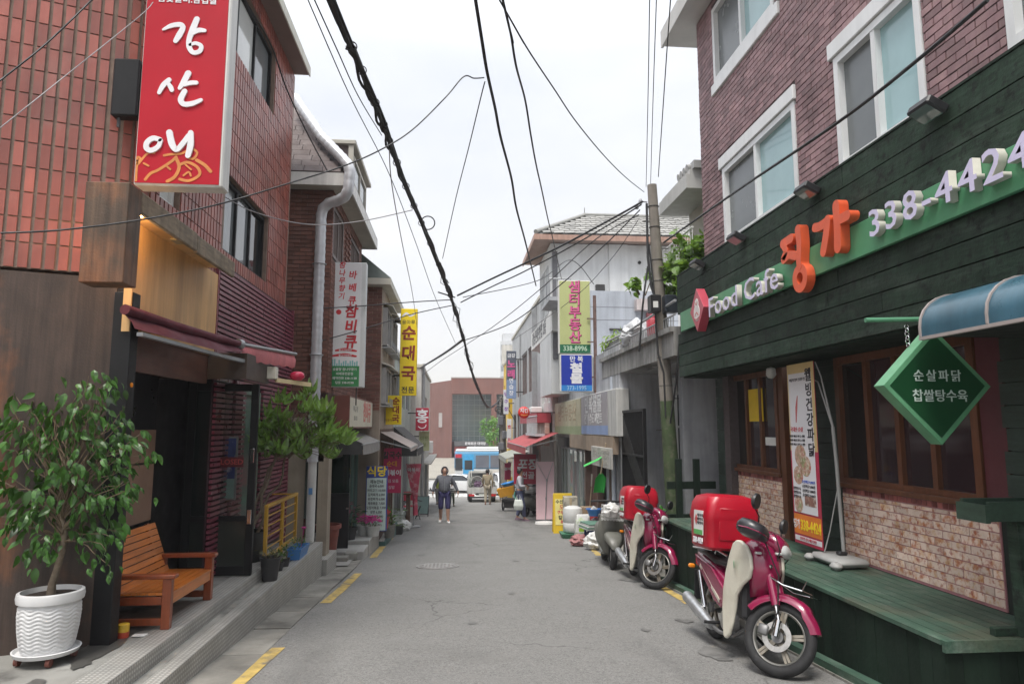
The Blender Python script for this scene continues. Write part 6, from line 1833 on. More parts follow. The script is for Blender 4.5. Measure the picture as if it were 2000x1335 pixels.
foliage_thing('terrace_plants', 'yellow green plants growing along the terrace railing beside the rusty post', 'plant', (3.75, 14.4, 3.25), 520, (.45, .6, .35), leaf_unit(.10, .03, .2, .6), lf_y, 120)
foliage_thing('climbing_vine', 'bright green climbing vine spilling over the corner behind the pole', 'vine', (3.80, 10.5, 3.70), 1000, (.40, .45, .75), leaf_unit(.14, .11, .2, .4), lf_v, 300, rs=8)
foliage_thing('creeper', 'thin light green creeper stretching left of the pole', 'vine', (3.12, 11.1, 3.75), 70, (.26, .12, .45), leaf_unit(.10, .085, .2, .4), lf_v, 60, rs=4)
foliage_thing('gate_plant', 'small green plant at the foot of the pole by the gate', 'plant', (3.28, 11.25, g(11.2) + .35), 160, (.16, .15, .65), leaf_unit(.10, .05, .2, .5), leaf_mat('bright_leaf', (.05, .20, .03), pv=.4), 100, rs=6)
lump('plastic_sheet_bundle', 'white plastic sheet bundle heaped on the terrace behind the pole', 'bundle', (3.55, 13.0, 3.06), .28, .5, .28, M('clear_sheet', (.50, .51, .52), .35, .2, 9, bump=.5, bscale=18), 21)
tag(MB().cbox(3.5, 3.72, 12.0, 12.22, 3.06, 3.52, .03).lathe([(.0, 3.52), (.07, 3.53), (.05, 3.62), (.0, 3.63)], 12, (3.61, 12.11, 0)).build('red_canister', M('red_can', (.40, .03, .05), .5, .1, 6, bump=.05), None, 50), 'red canister on the terrace just left of the pole', 'canister')
# black gate
gt = thing('barred_gate', 'black steel bar gate with a solid zigzag band left of the pole', 'gate', (3.33, 13.45, -.85), RIGHT)
mb = MB(); mb.cbox(0, .05, -.03, .03, 0, 2.72, .004).cbox(1.55, 1.6, -.03, .03, 0, 2.72, .004).cbox(.05, 1.55, -.029, .029, 2.67, 2.72, .004).cbox(.05, 1.55, -.029, .029, .06, .12, .004).cbox(.05, 1.55, -.0285, .0285, 1.86, 1.9, .004)
mb.build('frame', black_m, gt)
P = [bx(.08 + k * .0735, .1 + k * .0735, -.012, .012, .12, 2.67) for k in range(20)]
pieces('bar', 'bars', gt, P, black_m)
MB().prism([(.06, 2.65), (.06, 2.1), (1.54, .95), (1.54, 1.40)], -.02, -.013).prism([(1.54, 1.39), (1.54, 1.0), (.5, .13), (.2, .13)], -.024, -.0203).build('solid_band', black_m, gt)
MB().cbox(-.06, -.01, -.04, .04, -.2, 2.75, .005).build('gate_post', grey_m, gt)

# balcony house behind the brick restaurant
bh = thing('balcony_house', 'pale house with wide concrete eave and white balcony rail behind the brick corner', 'house', (3.52, 11.3, 0), RIGHT)
MB().loft([[(x, a, b) for a, b in [(0, 5.20), (0, 5.42), (.06, 5.42), (.06, 5.50), (3, 5.50), (3, 5.20)]] for x in (0, 1.42)]).build('eave_slab', M('pale_concrete_eave', (.50, .50, .48), .8, .08, 2, streak=.12, bump=.1, dirt=.15), bh)
MB().box(.1, 1.75, .5, 3, 2.9, 5.2).build('wall', M('pale_yellow_plaster', (.50, .48, .42), .8, .1, 2, bump=.1, dirt=.2), bh)
mb = MB()
for k in range(4): mb.tube([(.9 + k * .14, .05, 5.55), (.9 + k * .14, 1.2, 5.75)], .06, 10)
mb.box(.75, 1.5, .1, 1.2, 5.5, 5.62).build('roof_tiles', M('pale_roof_tile', (.42, .42, .41), .7, .1, 5, bump=.15), bh, 50)
mb = MB(); mb.tube([(-.15, .9, 4.6), (-.15, .12, 4.62), (1.3, .12, 4.62)], .018, 8)
for k in range(14): mb.tube([(-.15 + k * .11, .12, 3.9), (-.15 + k * .11, .12, 4.62)], .008, 5)
for k in range(5): mb.tube([(-.15, .3 + k * .15, 3.9), (-.15, .3 + k * .15, 4.61)], .008, 5)
mb.build('balcony_rail', white_m, bh, 50)
MB().box(-.2, 1.4, .08, 1.0, 3.75, 3.9).build('balcony_floor', pole_m, bh)

# white house with hipped tiled roof
wh = thing('white_house', 'white plastered house with hipped grey tile roof above the hardware shop', 'house', (2.78, 19.6, 0))
MB().box(0, 6.5, 0, 2.6, 2.5, 6.95).box(1.75, 2.32, -.06, .0, 3.5, 6.95).build('wall', white_w, wh)
MB().box(-.5, 7, -.5, 2.9, 6.98, 7.02).build('soffit', M('brown_pink_soffit', (.33, .24, .20), .7, .1, 3, bump=.05), wh)
MB().box(-.52, 7, -.53, -.5, 6.92, 7.08).box(-.55, -.52, -.53, 2.9, 6.92, 7.08).build('gutter', M('copper_gutter', (.36, .22, .17), .55, .15, 5, streak=.2, bump=.05), wh)
mb = MB(); mb.add([(-.5, -.5, 7.09), (7, -.5, 7.09), (7, 2.9, 7.09), (-.5, 2.9, 7.09), (1.35, 1.6, 8.3), (7, 1.6, 8.3), (7, 1.7, 8.3), (1.35, 1.7, 8.3)], [(0, 1, 5, 4), (3, 0, 4, 7), (4, 5, 6, 7)])
mb.build('roof_base', M('roof_base_grey', (.1, .1, .1), .8, bump=.1), wh)
P = []
slope = math.atan2(1.21, 2.1)
for k in range(9):
    t = (k + .5) / 9
    y, z = -.5 + 2.1 * t, 7.09 + 1.21 * t
    x = -.5 + 1.85 * t + .1
    while x < 6.9:
        P.append(Matrix.Translation((x + .16, y - .02, z + .035)) @ Matrix.Rotation(slope - R(5), 4, 'X') @ Matrix.Rotation(R(3 if k % 2 else -3), 4, 'Y') @ Matrix.Diagonal((.30, .315, .03, 1)))
        x += .32
pieces('roof_tile', 'roof_tiles', wh, P, M('grey_roof_tile', (.27, .265, .25), .7, .12, 4, bump=.2, pv=.2))
mb = MB(); mb.tube([(-.5, -.5, 7.15), (1.35, 1.6, 8.36), (7, 1.6, 8.36)], .07, 8).tube([(1.35, 1.6, 8.36), (1.35, 1.6, 8.6)], .015, 5)
mb.build('ridge', M('ridge_grey', (.25, .25, .235), .7, .1, 5, bump=.2), wh, 50)
window(wh, 2.72, 3.75, 5.55, 5.95, -.03, .05, .06, 2, white_m, [glass_d, glass_w])
MB().lathe([(.0, -.03), (.05, -.03), (.05, .01), (.0, .01)], 16, (2.68, 0, 6.42), 'Y').build('vent_hole', dark_in, wh, 40)
MB().cbox(1.33, 1.6, -.1, .0, 5.38, 5.72, .01).build('vent_box', dark_m, wh)
MB().bar((2.35, -.02, 5.0), (2.35, -.02, 5.35), .02).bar((2.35, -.02, 5.35), (4.4, -.02, 5.35), .02).build('cable_pipe', grey_m, wh)
for (a, b) in ((.5, 1.2), (1.5, 2.3)):
    window(wh, a, b, 4.9, 6.4, -.02, .05, .06, 2, grey_m, glass_w).matrix_basis = Matrix.Rotation(R(-90), 4, 'Z') @ Matrix.Translation((-2.8, 0, 0))
MB().box(.05, .20, -.05, .0, 3.5, 6.7).build('drain_shaft', M('dark_grey_column', (.13, .13, .14), .7, .2, 8, bump=.2), wh)
MB().box(-.3, .6, -1.8, -.1, 4.9, 5.0).build('balcony_slab', grey_w, wh)
mb = MB()
mb.tube([(-.28, -.1, 5.5), (-.28, -1.75, 5.5), (.3, -1.75, 5.5)], .02, 6)
for k in range(8): mb.tube([(-.28, -.1 - k * .23, 5.0), (-.28, -.1 - k * .23, 5.5)], .01, 5)
for k in range(4): mb.tube([(-.28 + k * .19, -1.75, 5.0), (-.28 + k * .19, -1.75, 5.5)], .01, 5)
mb.build('balcony_rail', grey_m, wh, 40)
# grey upper wall between
gw = thing('grey_upper_house', 'low grey blue upper storey wall with dark ledge in front of the white house', 'house', (3.62, 17.9, .1))
MB().box(0, 2.4, 0, 1.5, 2.9, 5.1).build('wall', blue_w, gw)
MB().box(.5, 2.5, -.05, .0, 4.02, 4.07).build('ledge', dark_m, gw)
for z in (4.3, 4.65): MB().box(-.01, 2.41, -.004, .0, z, z + .012).build('joint', M('joint_grey', (.2, .2, .22), .8, bump=0), gw)
MB().box(1.2, 1.6, -.25, .0, 4.55, 4.85).build('tin_hood', M('pink_white_tin', (.5, .44, .43), .6, .1, 6, streak=.3, bump=.1), gw)
MB().cbox(1.5, 1.62, -.15, -.03, 3.4, 4.5, .01).build('red_pipe', M('dusty_red', (.3, .09, .10), .7, .2, 5, bump=.1), gw)

# hardware shop
hw_ = thing('hardware_shop', 'grey plastered hardware shop with open glass front below faded sign boxes', 'shop', (3.30, 21.8, 0), RIGHT)
MB().box(0, 8.3, .0, .2, 1.25, 3.1).box(0, .2, .2, 3, -1.6, 3.1).box(8.1, 8.3, .2, 3, -1.6, 3.1).box(.2, 8.1, 1.6, 1.7, -1.6, 2.4).box(0, 8.3, .0, 3, 3.1, 3.2).build('wall', M('stained_white_wall', (.45, .46, .48), .8, .12, 2, streak=.35, bump=.15, dirt=.3), hw_)
MB().box(3.0, 8.2, -.14, -.02, 1.0, 1.35).build('wood_fascia', M('tan_fascia', (.30, .23, .17), .7, .2, 4, streak=.2, bump=.1), hw_)
MB().box(.3, 8.1, 1.58, 1.595, -1.5, 1.2).build('shelf_back', M('cluttered_shelf', (.10, .075, .06), .7, .5, 6, bump=.2, spot=[((.35, .33, .30), .8, 3.5), ((.05, .16, .14), .7, 2.4)]), hw_)
for (a, b) in ((.4, 1.7), (1.75, 3.2), (3.3, 4.6)):
    window(hw_, a, b, -1.3, .95, .02, .05, .05, 2, grey_m, [glass('pale_green_glass', (.22, .30, .27)), glass('shop_glass', (.05, .10, .085))])
for x in (4.7, 6.1, 7.4):
    MB().box(x, x + .1, -.05, .1, -1.4, 1.0).build('post', M('brown_post', (.11, .07, .055), .6, .2, 5, bump=.1), hw_)
MB().box(4.8, 6.1, .1, .14, -1.3, .95).build('brown_door', M('dull_red_door', (.13, .07, .06), .6, .2, 4, streak=.2, bump=.1), hw_)
MB().tube([(.25, -.12, -1.5), (.25, -.12, 1.3)], .06, 10).build('drain_pipe', M('offwhite_pipe', (.55, .54, .5), .5, .1, 5, bump=.05), hw_, 50)
sb = thing('shop_sign', 'faded grey and blue box sign with white lettering over the hardware shop', 'sign', (3.20, 17.1, 1.36), RIGHT)
MB().cbox(0, 3.75, -.02, .25, 0, .95, .012).build('case', M('sign_case_pale', (.52, .52, .50), .6, .08, 3, streak=.25, bump=.05), sb)
MB().box(.02, 3.0, -.026, -.0205, .22, .93).build('face', M('faded_mauve', (.33, .31, .33), .5, .08, 2, streak=.12, bump=.02), sb)
MB().box(.02, 3.0, -.026, -.0205, .02, .22).build('blue_foot', M('faded_blue', (.22, .30, .50), .5, .15, 2, bump=.02), sb)
text('만복철물', .42, sb, (1.45, -.028, .68), M('faded_white', (.60, .60, .60), .6, bump=0), bold=.03, sx=1.25)
text('전기 수도 페인트', .26, sb, (1.45, -.028, .36), MATS['faded_white'], bold=.02, sx=1.1)
sb2 = thing('shop_sign', 'faded yellow green box sign left of the grey hardware sign', 'sign', (3.20, 21.7, 1.33), RIGHT)
MB().cbox(0, 4.55, -.02, .25, 0, .95, .012).build('case', M('sign_case_olive', (.36, .35, .27), .6, .1, 3, streak=.2, bump=.05), sb2)
MB().box(.02, 4.53, -.026, -.0205, .24, .93).build('face', M('faded_olive_face', (.42, .39, .26), .5, .08, 2, streak=.2, bump=.02), sb2)
MB().box(.02, 4.53, -.026, -.0205, .02, .24).build('green_foot', M('faded_leaf_green', (.26, .31, .17), .5, .1, 2, bump=.02), sb2)
text('샘터부동산', .5, sb2, (2.3, -.028, .58), M('faded_tan_letter', (.34, .27, .18), .6, bump=0), bold=.02, sx=1.4)
wl_s = thing('notice_sign', 'white notice sign with grey lettering hanging below the hardware sign', 'sign', (3.14, 15.6, .70), RIGHT)
MB().cbox(0, 2.0, -.02, .02, 0, .42, .006).build('board', M('notice_white', (.48, .47, .44), .6, .1, 4, streak=.25, bump=.03), wl_s)
text('열쇠 도장 방범창', .24, wl_s, (1.0, -.022, .28), M('faded_grey', (.35, .34, .30), .5, bump=0), bold=.01); text('보일러 수리 338-8996', .15, wl_s, (1.0, -.022, .10), MATS['faded_grey'])
# rusty post and projecting signs
rp = thing('sign_post', 'thin rusty steel post carrying the green and blue projecting signs', 'post', (3.30, 15.85, 2.15)); rp.scale = (.93,) * 3
mb = MB(); mb.tube([(0, 0, 0), (0, 0, 2.7)], .045, 10).bar((0, 0, 1.5), (-.2, 0, 1.5), .03).bar((0, 0, 2.1), (-.2, 0, 2.1), .03).bar((0, 0, .6), (-.1, 0, .6), .03)
mb.build('shaft', M('rusty_steel', (.13, .08, .07), .8, .3, 12, bump=.3), rp, 50)
pg = thing('projecting_sign', 'olive green vertical sign with pink lettering and number 338-8996', 'sign', (2.436, 15.9, 3.268)); pg.scale = (.909,) * 3
MB().cbox(0, .85, 0, .14, 0, 1.94, .01).build('case', M('sign_case_white', (.66, .65, .62), .45), pg)
MB().box(.03, .835, -.004, -.0005, .24, 1.925).build('face', M('olive_sign_face', (.42, .45, .20), .4, .05, 2, bump=.02), pg)
MB().box(.03, .835, -.004, -.0005, .015, .24).build('number_panel', M('number_green', (.015, .13, .06), .4, bump=.02), pg)
vtext('샘터부동산', .34, .335, pg, (.44, -.006, 1.07), M('shadow_brown', (.13, .03, .03), .5, bump=0), bold=.045, sx=1.05)
vtext('샘터부동산', .34, .335, pg, (.43, -.0115, 1.08), M('sign_pink', (.62, .10, .28), .5, .1, 5, bump=0), bold=.015, sx=1.05)
text('338-8996', .19, pg, (.43, -.0065, .128), M('number_mint', (.5, .65, .5), .5, bump=0), bold=.01, sx=.88)
pb = thing('projecting_sign', 'square blue sign with white lettering and number 373-1995 below the green sign', 'sign', (2.463, 15.9, 2.368)); pb.scale = (.909,) * 3
MB().cbox(0, .86, 0, .14, 0, .97, .01).build('case', MATS['sign_case_white'], pb)
MB().box(.03, .835, -.004, -.0005, .17, .95).build('face', M('sign_blue', (.012, .035, .33), .4, .05, 2, bump=.02), pb)
MB().box(.03, .835, -.004, -.0005, .02, .17).build('number_panel', M('sign_light_blue', (.03, .22, .58), .4, bump=.02), pb)
text('만 복', .17, pb, (.43, -.0055, .84), wht, bold=.02)
vtext('철물', .27, .27, pb, (.43, -.0055, .46), wht, bold=.05, sx=1.35)
text('373-1995', .16, pb, (.43, -.0055, .095), M('number_pale_blue', (.35, .55, .75), .5, bump=0), bold=.01, sx=.85)

# office building with pale sign boxes
ofm = M('grey_panel_wall', (.40, .41, .42), .7, .08, 1.5, streak=.15, bump=.05, dirt=.15)
of = block('office_building', 'long grey office building with strip windows beyond the hardware shop', 'building', (3.15, 37.5, 0), RIGHT, 12.6, 6, -3, 6.3, ofm,
      [(.6, 2.3, 3.0, 4.9, 3), (2.7, 4.9, 3.0, 4.9, 3), (5.3, 7.7, 3.0, 4.9, 3), (8.1, 10.6, 3.0, 4.9, 4), (.6, 2.3, .0, 2.2, 3), (2.7, 4.9, .0, 2.2, 3), (5.3, 7.7, .0, 2.2, 3), (8.1, 10.6, .0, 2.2, 4)], M('brown_sash', (.16, .11, .10), .5, bump=.05), glass_w)
MB().box(11.3, 11.42, -.2, .0, -2, 6.2).tube([(10.9, -.08, -2), (10.9, -.08, 6)], .05, 8).tube([(5.0, -.06, -2), (5.0, -.06, 6)], .035, 8).build('pipes', grey_m, of, 40)
of2 = block('pale_annex', 'pale plaster annex with two narrow windows beside the green projecting sign', 'building', (3.12, 24.9, 0), RIGHT, 3.1, 5, -2.5, 4.25, M('pale_cream_plaster', (.56, .55, .53), .8, .08, 2, streak=.15, bump=.1),
      [(.5, 1.25, 2.35, 3.9, 2), (1.75, 2.5, 2.35, 3.9, 2)], white_m, glass_d)
MB().cbox(.2, .95, -.45, -.05, 1.55, 2.25, .03).build('air_conditioner', white_m, of2)
mb = MB(); mb.tube([(0, -.5, 1.9), (3.1, -.5, 1.9)], .02, 6)
for k in range(16): mb.tube([(.05 + k * .2, -.5, 1.35), (.05 + k * .2, -.5, 1.9)], .01, 5)
mb.box(0, 3.1, -.55, 0, 1.25, 1.33).build('balcony', M('pale_blue_rail', (.50, .53, .55), .5, bump=.03), of2, 40)
so = thing('shop_sign', 'white slanted sign box with grey lettering high on the pale annex', 'sign', (2.82, 24.7, 4.30), RIGHT)
MB().loft([[(0, -.05, 0), (0, -.05, .62), (0, .3, .75), (0, .3, -.05)], [(5.4, -.05, 0), (5.4, -.05, .62), (5.4, .3, .75), (5.4, .3, -.05)]]).build('case', M('sign_white_box', (.60, .60, .58), .5, .05, 3, streak=.1, bump=.02), so)
text('경남전통찻집 2층', .52, so, (2.2, -.056, .31), M('dark_grey_letter', (.10, .10, .11), .5, bump=0), bold=.02, sx=1.0)
# yellow building and signs at the far right
yb = block('yellow_building', 'narrow yellow building behind the far utility pole', 'building', (2.95, 41.5, 0), RIGHT, 3.6, 4, -3.2, 5.2, M('yellow_wall', (.62, .40, .035), .6, .08, 2, streak=.12, bump=.05), [(.5, 1.2, 2.5, 4.0, 1), (1.9, 2.6, -.8, .4, 1)])
MB().box(-.3, .3, -.12, 4, 5.32, 6.5).build('rooftop_box', MATS['offwhite_plaster'], yb)
kr = thing('projecting_sign', 'grey blue vertical sign with pink and white lettering in front of the yellow building', 'sign', (2.33, 31, 2.82))
MB().cbox(0, .45, 0, .14, 0, 2.18, .01).build('case', M('sign_slate', (.09, .10, .13), .4, bump=.02), kr)
MB().box(.01, .44, -.004, -.0005, .01, .85).build('blue_foot', M('sign_grey_blue', (.20, .27, .42), .4, bump=.02), kr)
vtext('노래', .40, .46, kr, (.22, -.0055, 1.32), M('sign_pink', (.62, .10, .28), .5), bold=.04)
vtext('연습장', .24, .28, kr, (.22, -.0055, .52), wht, bold=.02); text('금강', .2, kr, (.22, -.0055, 1.95), wht, bold=.02)
MB().bar((.45, .07, 1.8), (.8, .07, 1.8), .05).bar((.45, .07, .3), (.8, .07, .3), .05).build('bracket', dark_m, kr)
for (lab, x, z, w, h, txt, m1, m2) in (('narrow white sign with purple edge behind the far pole top', 2.50, 2.2, .26, 1.25, '당구장', wp_m, M('sign_purple', (.2, .05, .35), .5, bump=0)),
                               ('narrow white sign with crimson lettering right of the far pole', 2.66, .45, .24, 1.5, '호프', wp_m, rd), ('narrow cream sign with black lettering low beside the far pole', 2.68, -.95, .24, 1.3, '세탁소', M('faded_cream_face', (.56, .54, .44)), blk)):
    t = thing('projecting_sign', lab, 'sign', (x, 35 + z * .1, z))
    MB().cbox(0, w, 0, .1, 0, h, .008).build('case', m1, t)
    vtext(txt, .22, h / (len(txt) + .3), t, (w / 2, -.002, h / 2), m2, bold=.03)
    MB().bar((w, .05, h * .7), (w + .3, .05, h * .7), .03).build('bracket', dark_m, t)
# red round sign, red awnings, small fascia
ro = thing('round_sign', 'round red lamp sign on a bracket above the red awning', 'sign', (2.18, 21.6, 2.0))
MB().lathe([(.0, -.08), (.14, -.07), (.185, -.03), (.19, .03), (.14, .07), (.0, .08)], 28, ax='Y').build('disc', M('sign_bright_red', (.62, .025, .02), .35, .06, 4, bump=.02), ro, 60)
text('치킨', .15, ro, (0, -.083, .05), wht, bold=.03)
MB().stroke([(-.1, -.07), (0, -.09), (.1, -.07)], .03, -.076, .003).build('swoosh', M('sign_gold', (.60, .22, .05)), ro)
MB().bar((.19, 0, .0), (1.0, 0, .0), .03).build('bracket', dark_m, ro)
awn('faded red canvas awning on thin arms over the far right shops', (3.1, 27.5, 1.38), RIGHT, 7.2, 1.0, .42, .22, M('faded_red_canvas', (.36, .07, .075), .8, .12, 3, bump=.1, streak=.15))
awn('grey canvas awning beyond the red awning', (3.1, 33.5, .55), RIGHT, 5.0, .95, .3, .2, M('olive_grey_canvas', (.30, .31, .27), .8, .12, 3, bump=.1))
cs2 = block('small_eatery', 'small eatery with pinkish sign band behind the red awning', 'shop', (3.12, 27.8, 0), RIGHT, 2.8, 3, -2.6, 1.6, M('dusky_pink_wall', (.40, .27, .23), .7, .15, 3, bump=.1), [(.4, 2.4, -1.6, .7, 3)])
MB().box(.2, 6.0, -.5, -.05, 1.68, 2.02).build('red_sign_band', M('band_red', (.38, .05, .07), .6, .15, 3, bump=.03), cs2)
MB().loft([[(3.0, -.1, .95), (3.0, -.25, .95), (3.0, -.25, 1.67), (3.0, -.1, 1.67)], [(6.0, -.1, .95), (6.0, -.25, .95), (6.0, -.25, 1.67), (6.0, -.1, 1.67)]]).build('picture_band', M('picture_band', (.50, .34, .28), .6, .2, 4, bump=.02, spot=((.75, .72, .68), .9, 2.5)), cs2)
# ---------------------------------------------------------------- goods in front of the hardware shop
ab = thing('a_frame_sign', 'yellow A-frame sign with black and red lettering beside the white water tank', 'sign', (2.82, 18.0, g(18)), R(-4))
yp = M('yellow_plastic', (.62, .42, .015), .4, .08, 4, bump=.02)
def lean_panel(mb, y0, y1, h, w, t):
    return mb.loft([[(-w, y0, 0), (w, y0, 0), (w, y0 + t, 0), (-w, y0 + t, 0)], [(-w * .94, y1, h), (w * .94, y1, h), (w * .94, y1 + t, h), (-w * .94, y1 + t, h)]])
lean_panel(lean_panel(MB(), -.22, -.04, 1.0, .26, .03), .19, .01, 1.0, .26, .03).build('frame', yp, ab, bevel=.008)
an = math.atan2(.18, 1.0)
fr = Matrix.Translation((0, -.222, 0)) @ Matrix.Rotation(-an, 4, 'X')
mb = MB().box(-.20, .20, -.006, -.0015, .22, .88); mb.xf(fr); mb.build('face', M('pale_yellow_face', (.70, .62, .22), .5, bump=.02), ab)
for (s_, sz, z, mt) in (('수선 열쇠', .11, .80, blk), ('도장', .13, .66, M('print_red', (.5, .04, .06))), ('구두수선', .10, .53, MATS['print_red']), ('칼갈이', .11, .40, blk), ('복사', .11, .29, MATS['print_red'])):
    p = fr @ Vector((.03, -.0075, z))
    text(s_, sz, ab, p, mt, rot=(R(90) - an, 0, 0), bold=.02)
wt = thing('water_tank', 'white round plastic tank standing on a green tray at the kerb', 'tank', (2.84, 16.55, g(16.55)))
MB().lathe([(.20, .14), (.235, .17), (.24, .36), (.232, .37), (.24, .38), (.24, .62), (.22, .70), (.12, .745), (.06, .75), (.0, .75)], 32).build('tank', M('milky_plastic', (.62, .63, .62), .35, .05, 4, bump=.02), wt, 50)
MB().loft([[(-.26, -.2, 0), (.26, -.2, 0), (.26, .2, 0), (-.26, .2, 0)], [(-.31, -.25, .13), (.31, -.25, .13), (.31, .25, .13), (-.31, .25, .13)]]).build('tray', M('green_tray', (.05, .17, .10), .5, .1, 5, bump=.03), wt, bevel=.01)
bxs = [('cardboard_box', 'beige appliance box with dark printing behind the white tank', 'box', (2.88, 17.15), (.34, .34, .95), M('box_beige', (.48, .45, .37), .7, .12, 4, bump=.05, spot=((.09, .08, .08), .7, 5))),
       ('cardboard_box', 'flat brown carton lying beneath the goods beside the beige box', 'box', (3.18, 15.7), (.5, .4, .4), M('box_brown', (.28, .2, .13), .8, .15, 4, bump=.05)),
       ('storage_crate', 'dark blue plastic crate under the floor mats', 'crate', (3.06, 14.75), (.42, .5, .36), M('crate_blue', (.03, .06, .2), .5, bump=.05)),
       ('goods_table', 'low grey display table heaped with goods in front of the hardware shop', 'table', (3.1, 13.95), (.45, .5, .42), M('table_grey', (.25, .25, .25), .6, bump=.05))]
for (n_, lab, cat, (x, y), (w, d_, h), mt) in bxs:
    t = thing(n_, lab, cat, (x, y, g(y)), R(random.uniform(-8, 8)))
    if cat == 'crate':
        mb = MB()
        for z in (0, .1, .2, .3): mb.box(-w / 2, w / 2, -d_ / 2, -d_ / 2 + .02, z, z + .06).box(-w / 2, w / 2, d_ / 2 - .02, d_ / 2, z, z + .06).box(-w / 2, -w / 2 + .02, -d_ / 2 + .02, d_ / 2 - .02, z, z + .06).box(w / 2 - .02, w / 2, -d_ / 2 + .02, d_ / 2 - .02, z, z + .06)
        mb.box(-w / 2 + .02, w / 2 - .02, -d_ / 2 + .02, d_ / 2 - .02, .01, .03); mb.build('slats', mt, t)
        for (sx, sy) in ((-1, -1), (1, -1), (-1, 1), (1, 1)): MB().box(sx * w / 2 - .02, sx * w / 2 + .02, sy * d_ / 2 - .02, sy * d_ / 2 + .02, 0, h).build('corner_post', mt, t)
    elif cat == 'table':
        MB().cbox(-w / 2, w / 2, -d_ / 2, d_ / 2, h - .03, h, .005).build('tabletop', mt, t)
        for (sx, sy) in ((-1, -1), (1, -1), (-1, 1), (1, 1)): MB().bar((sx * w * .45, sy * d_ * .45, 0), (sx * w * .45, sy * d_ * .45, h - .03), .03).build('leg', mt, t)
    else:
        MB().cbox(-w / 2, w / 2, -d_ / 2, d_ / 2, 0, h, .006).build('carton', mt, t)
        MB().box(-w / 2 + .001, w / 2 - .001, -.025, .025, h + .0005, h + .003).box(-.03, .03, -d_ / 2 - .003, -d_ / 2 - .0005, h * .25, h - .01).build('packing_tape', M('packing_tape', (.40, .32, .2), .3, bump=0), t)
gsh = M('bright_green_plastic', (.03, .42, .06), .4, .08, 4, bump=.02)
for k, (x, y, z, rx, rz_, lab) in enumerate(((2.98, 14.6, .80, R(65), R(70), 'bright green plastic snow shovel lying highest on the display'), (3.08, 14.5, .36, R(20), R(15), 'second bright green plastic shovel standing below the highest one'))):
    t = thing('snow_shovel', lab, 'shovel', (x, y, z), rz_, 'green shovels at the hardware shop')
    t.rotation_euler = (rx, 0, rz_)
    MB().loft([[(-.15 * w, -.03 * (1 - abs(w - 1)), .0 + zz) if False else p_ for p_ in [(-.13, .0, zz), (-.08, .04, zz), (.08, .04, zz), (.13, 0, zz), (.08, .032, zz), (-.08, .032, zz)]] for zz in (-.22, -.05, .12)] + [[(-.03, .03, .22), (-.02, .045, .22), (.02, .045, .22), (.03, .03, .22), (.02, .03, .22), (-.02, .03, .22)]]).build('blade', gsh, t, 40)
    MB().tube([(0, .035, .2), (0, .02, .9)], .013, 7).build('handle', M('pale_stick', (.45, .36, .25), .6, bump=.03), t)
def slipper(lab, loc, rx):
    t = thing('slipper_pack', lab, 'slippers', loc, R(-8)); t.rotation_euler = (R(rx), 0, R(-8))
    poly = [(.08 * math.sin(a) * (1 - .25 * math.cos(a)), .17 - .17 * math.cos(a)) for a in [6.283 * k / 20 for k in range(20)]]
    MB().prism(poly, -.01, .01).build('sole', M('slipper_mauve', (.42, .40, .50), .6, .1, 5, bump=.03), t, bevel=.003)
    MB().prism([(a * .8, .17 + (b - .17) * .85) for a, b in poly], -.014, -.0102).build('insole', M('slipper_purple', (.22, .20, .42), .6, .2, 9, bump=.02), t)
slipper('mauve bathroom slipper standing upright in the display, left one', (3.10, 14.05, -.36), -8)
slipper('mauve bathroom slipper wrapped in clear film, right one of the display', (3.34, 14.0, -.40), -8)
mtp = [('folded floor mats in grey and white lying on top of the blue crate', (2.98, 14.75, g(14.75) + .36), (.24, .28), M('mat_grey', (.38, .38, .37), .8, .2, 8, bump=.2, spot=((.10, .16, .13), .7, 6))),
       ('blue basin with folded cloths between the shovels and the slippers', (3.06, 15.1, -.38), (.16, .16), M('basin_blue', (.06, .20, .55), .4, bump=.02))]
t = thing('floor_mats', mtp[0][0], 'mats', mtp[0][1], R(10))
for k in range(5):
    MB().cbox(-.26 + k * .012, .26 + k * .01, -.28, .28, k * .026, k * .026 + .022, .008).build('mat', [mtp[0][3], M('mat_green', (.10, .2, .15), .8, .1, 6, bump=.2), M('mat_white', (.55, .55, .52), .8, .1, 6, bump=.2)][k % 3], t, bevel=.003)
t = thing('plastic_basin', mtp[1][0], 'basin', mtp[1][1])
MB().lathe([(.11, 0), (.16, .14), (.18, .14), (.18, .15), (.15, .15), (.10, .02), (.0, .02)], 24).build('basin', mtp[1][3], t, 50)
MB().tube([(-.05, 0, .1), (.0, .02, .17), (.05, 0, .12)], .05, 8).build('cloth', bagm, t, 60)
bg = thing('plastic_sack', 'white and green printed plastic sack leaning beside the white tank', 'sack', (2.86, 15.4, g(15.4)))
MB().loft([[(-.15, -.1, 0), (.15, -.1, 0), (.15, .1, 0), (-.15, .1, 0)], [(-.18, -.13, .25), (.18, -.13, .25), (.18, .13, .25), (-.18, .13, .25)], [(-.16, -.1, .48), (.16, -.1, .48), (.16, .1, .48), (-.16, .1, .48)], [(-.13, -.03, .62), (.15, -.03, .62), (.15, .03, .62), (-.13, .03, .62)]]).build('sack', M('sack_white', (.60, .60, .58), .5, .12, 8, bump=.4, bscale=14, spot=((.22, .42, .05), .8, 4)), bg, bevel=.02)
MB().lathe([(.0, -.004), (.07, -.004), (.07, 0)], 16, (-.04, -.125, .3), 'Y').build('print', M('print_lime', (.3, .5, .05), .5, bump=0), bg)
lump('rag_bundle', 'dusty pink rag bundle on the asphalt in front of the white sack', 'rags', (2.66, 14.7, g(14.7)), .20, .16, .12, M('dusty_pink_cloth', (.36, .17, .17), .9, .2, 9, bump=.6, bscale=14), 31)
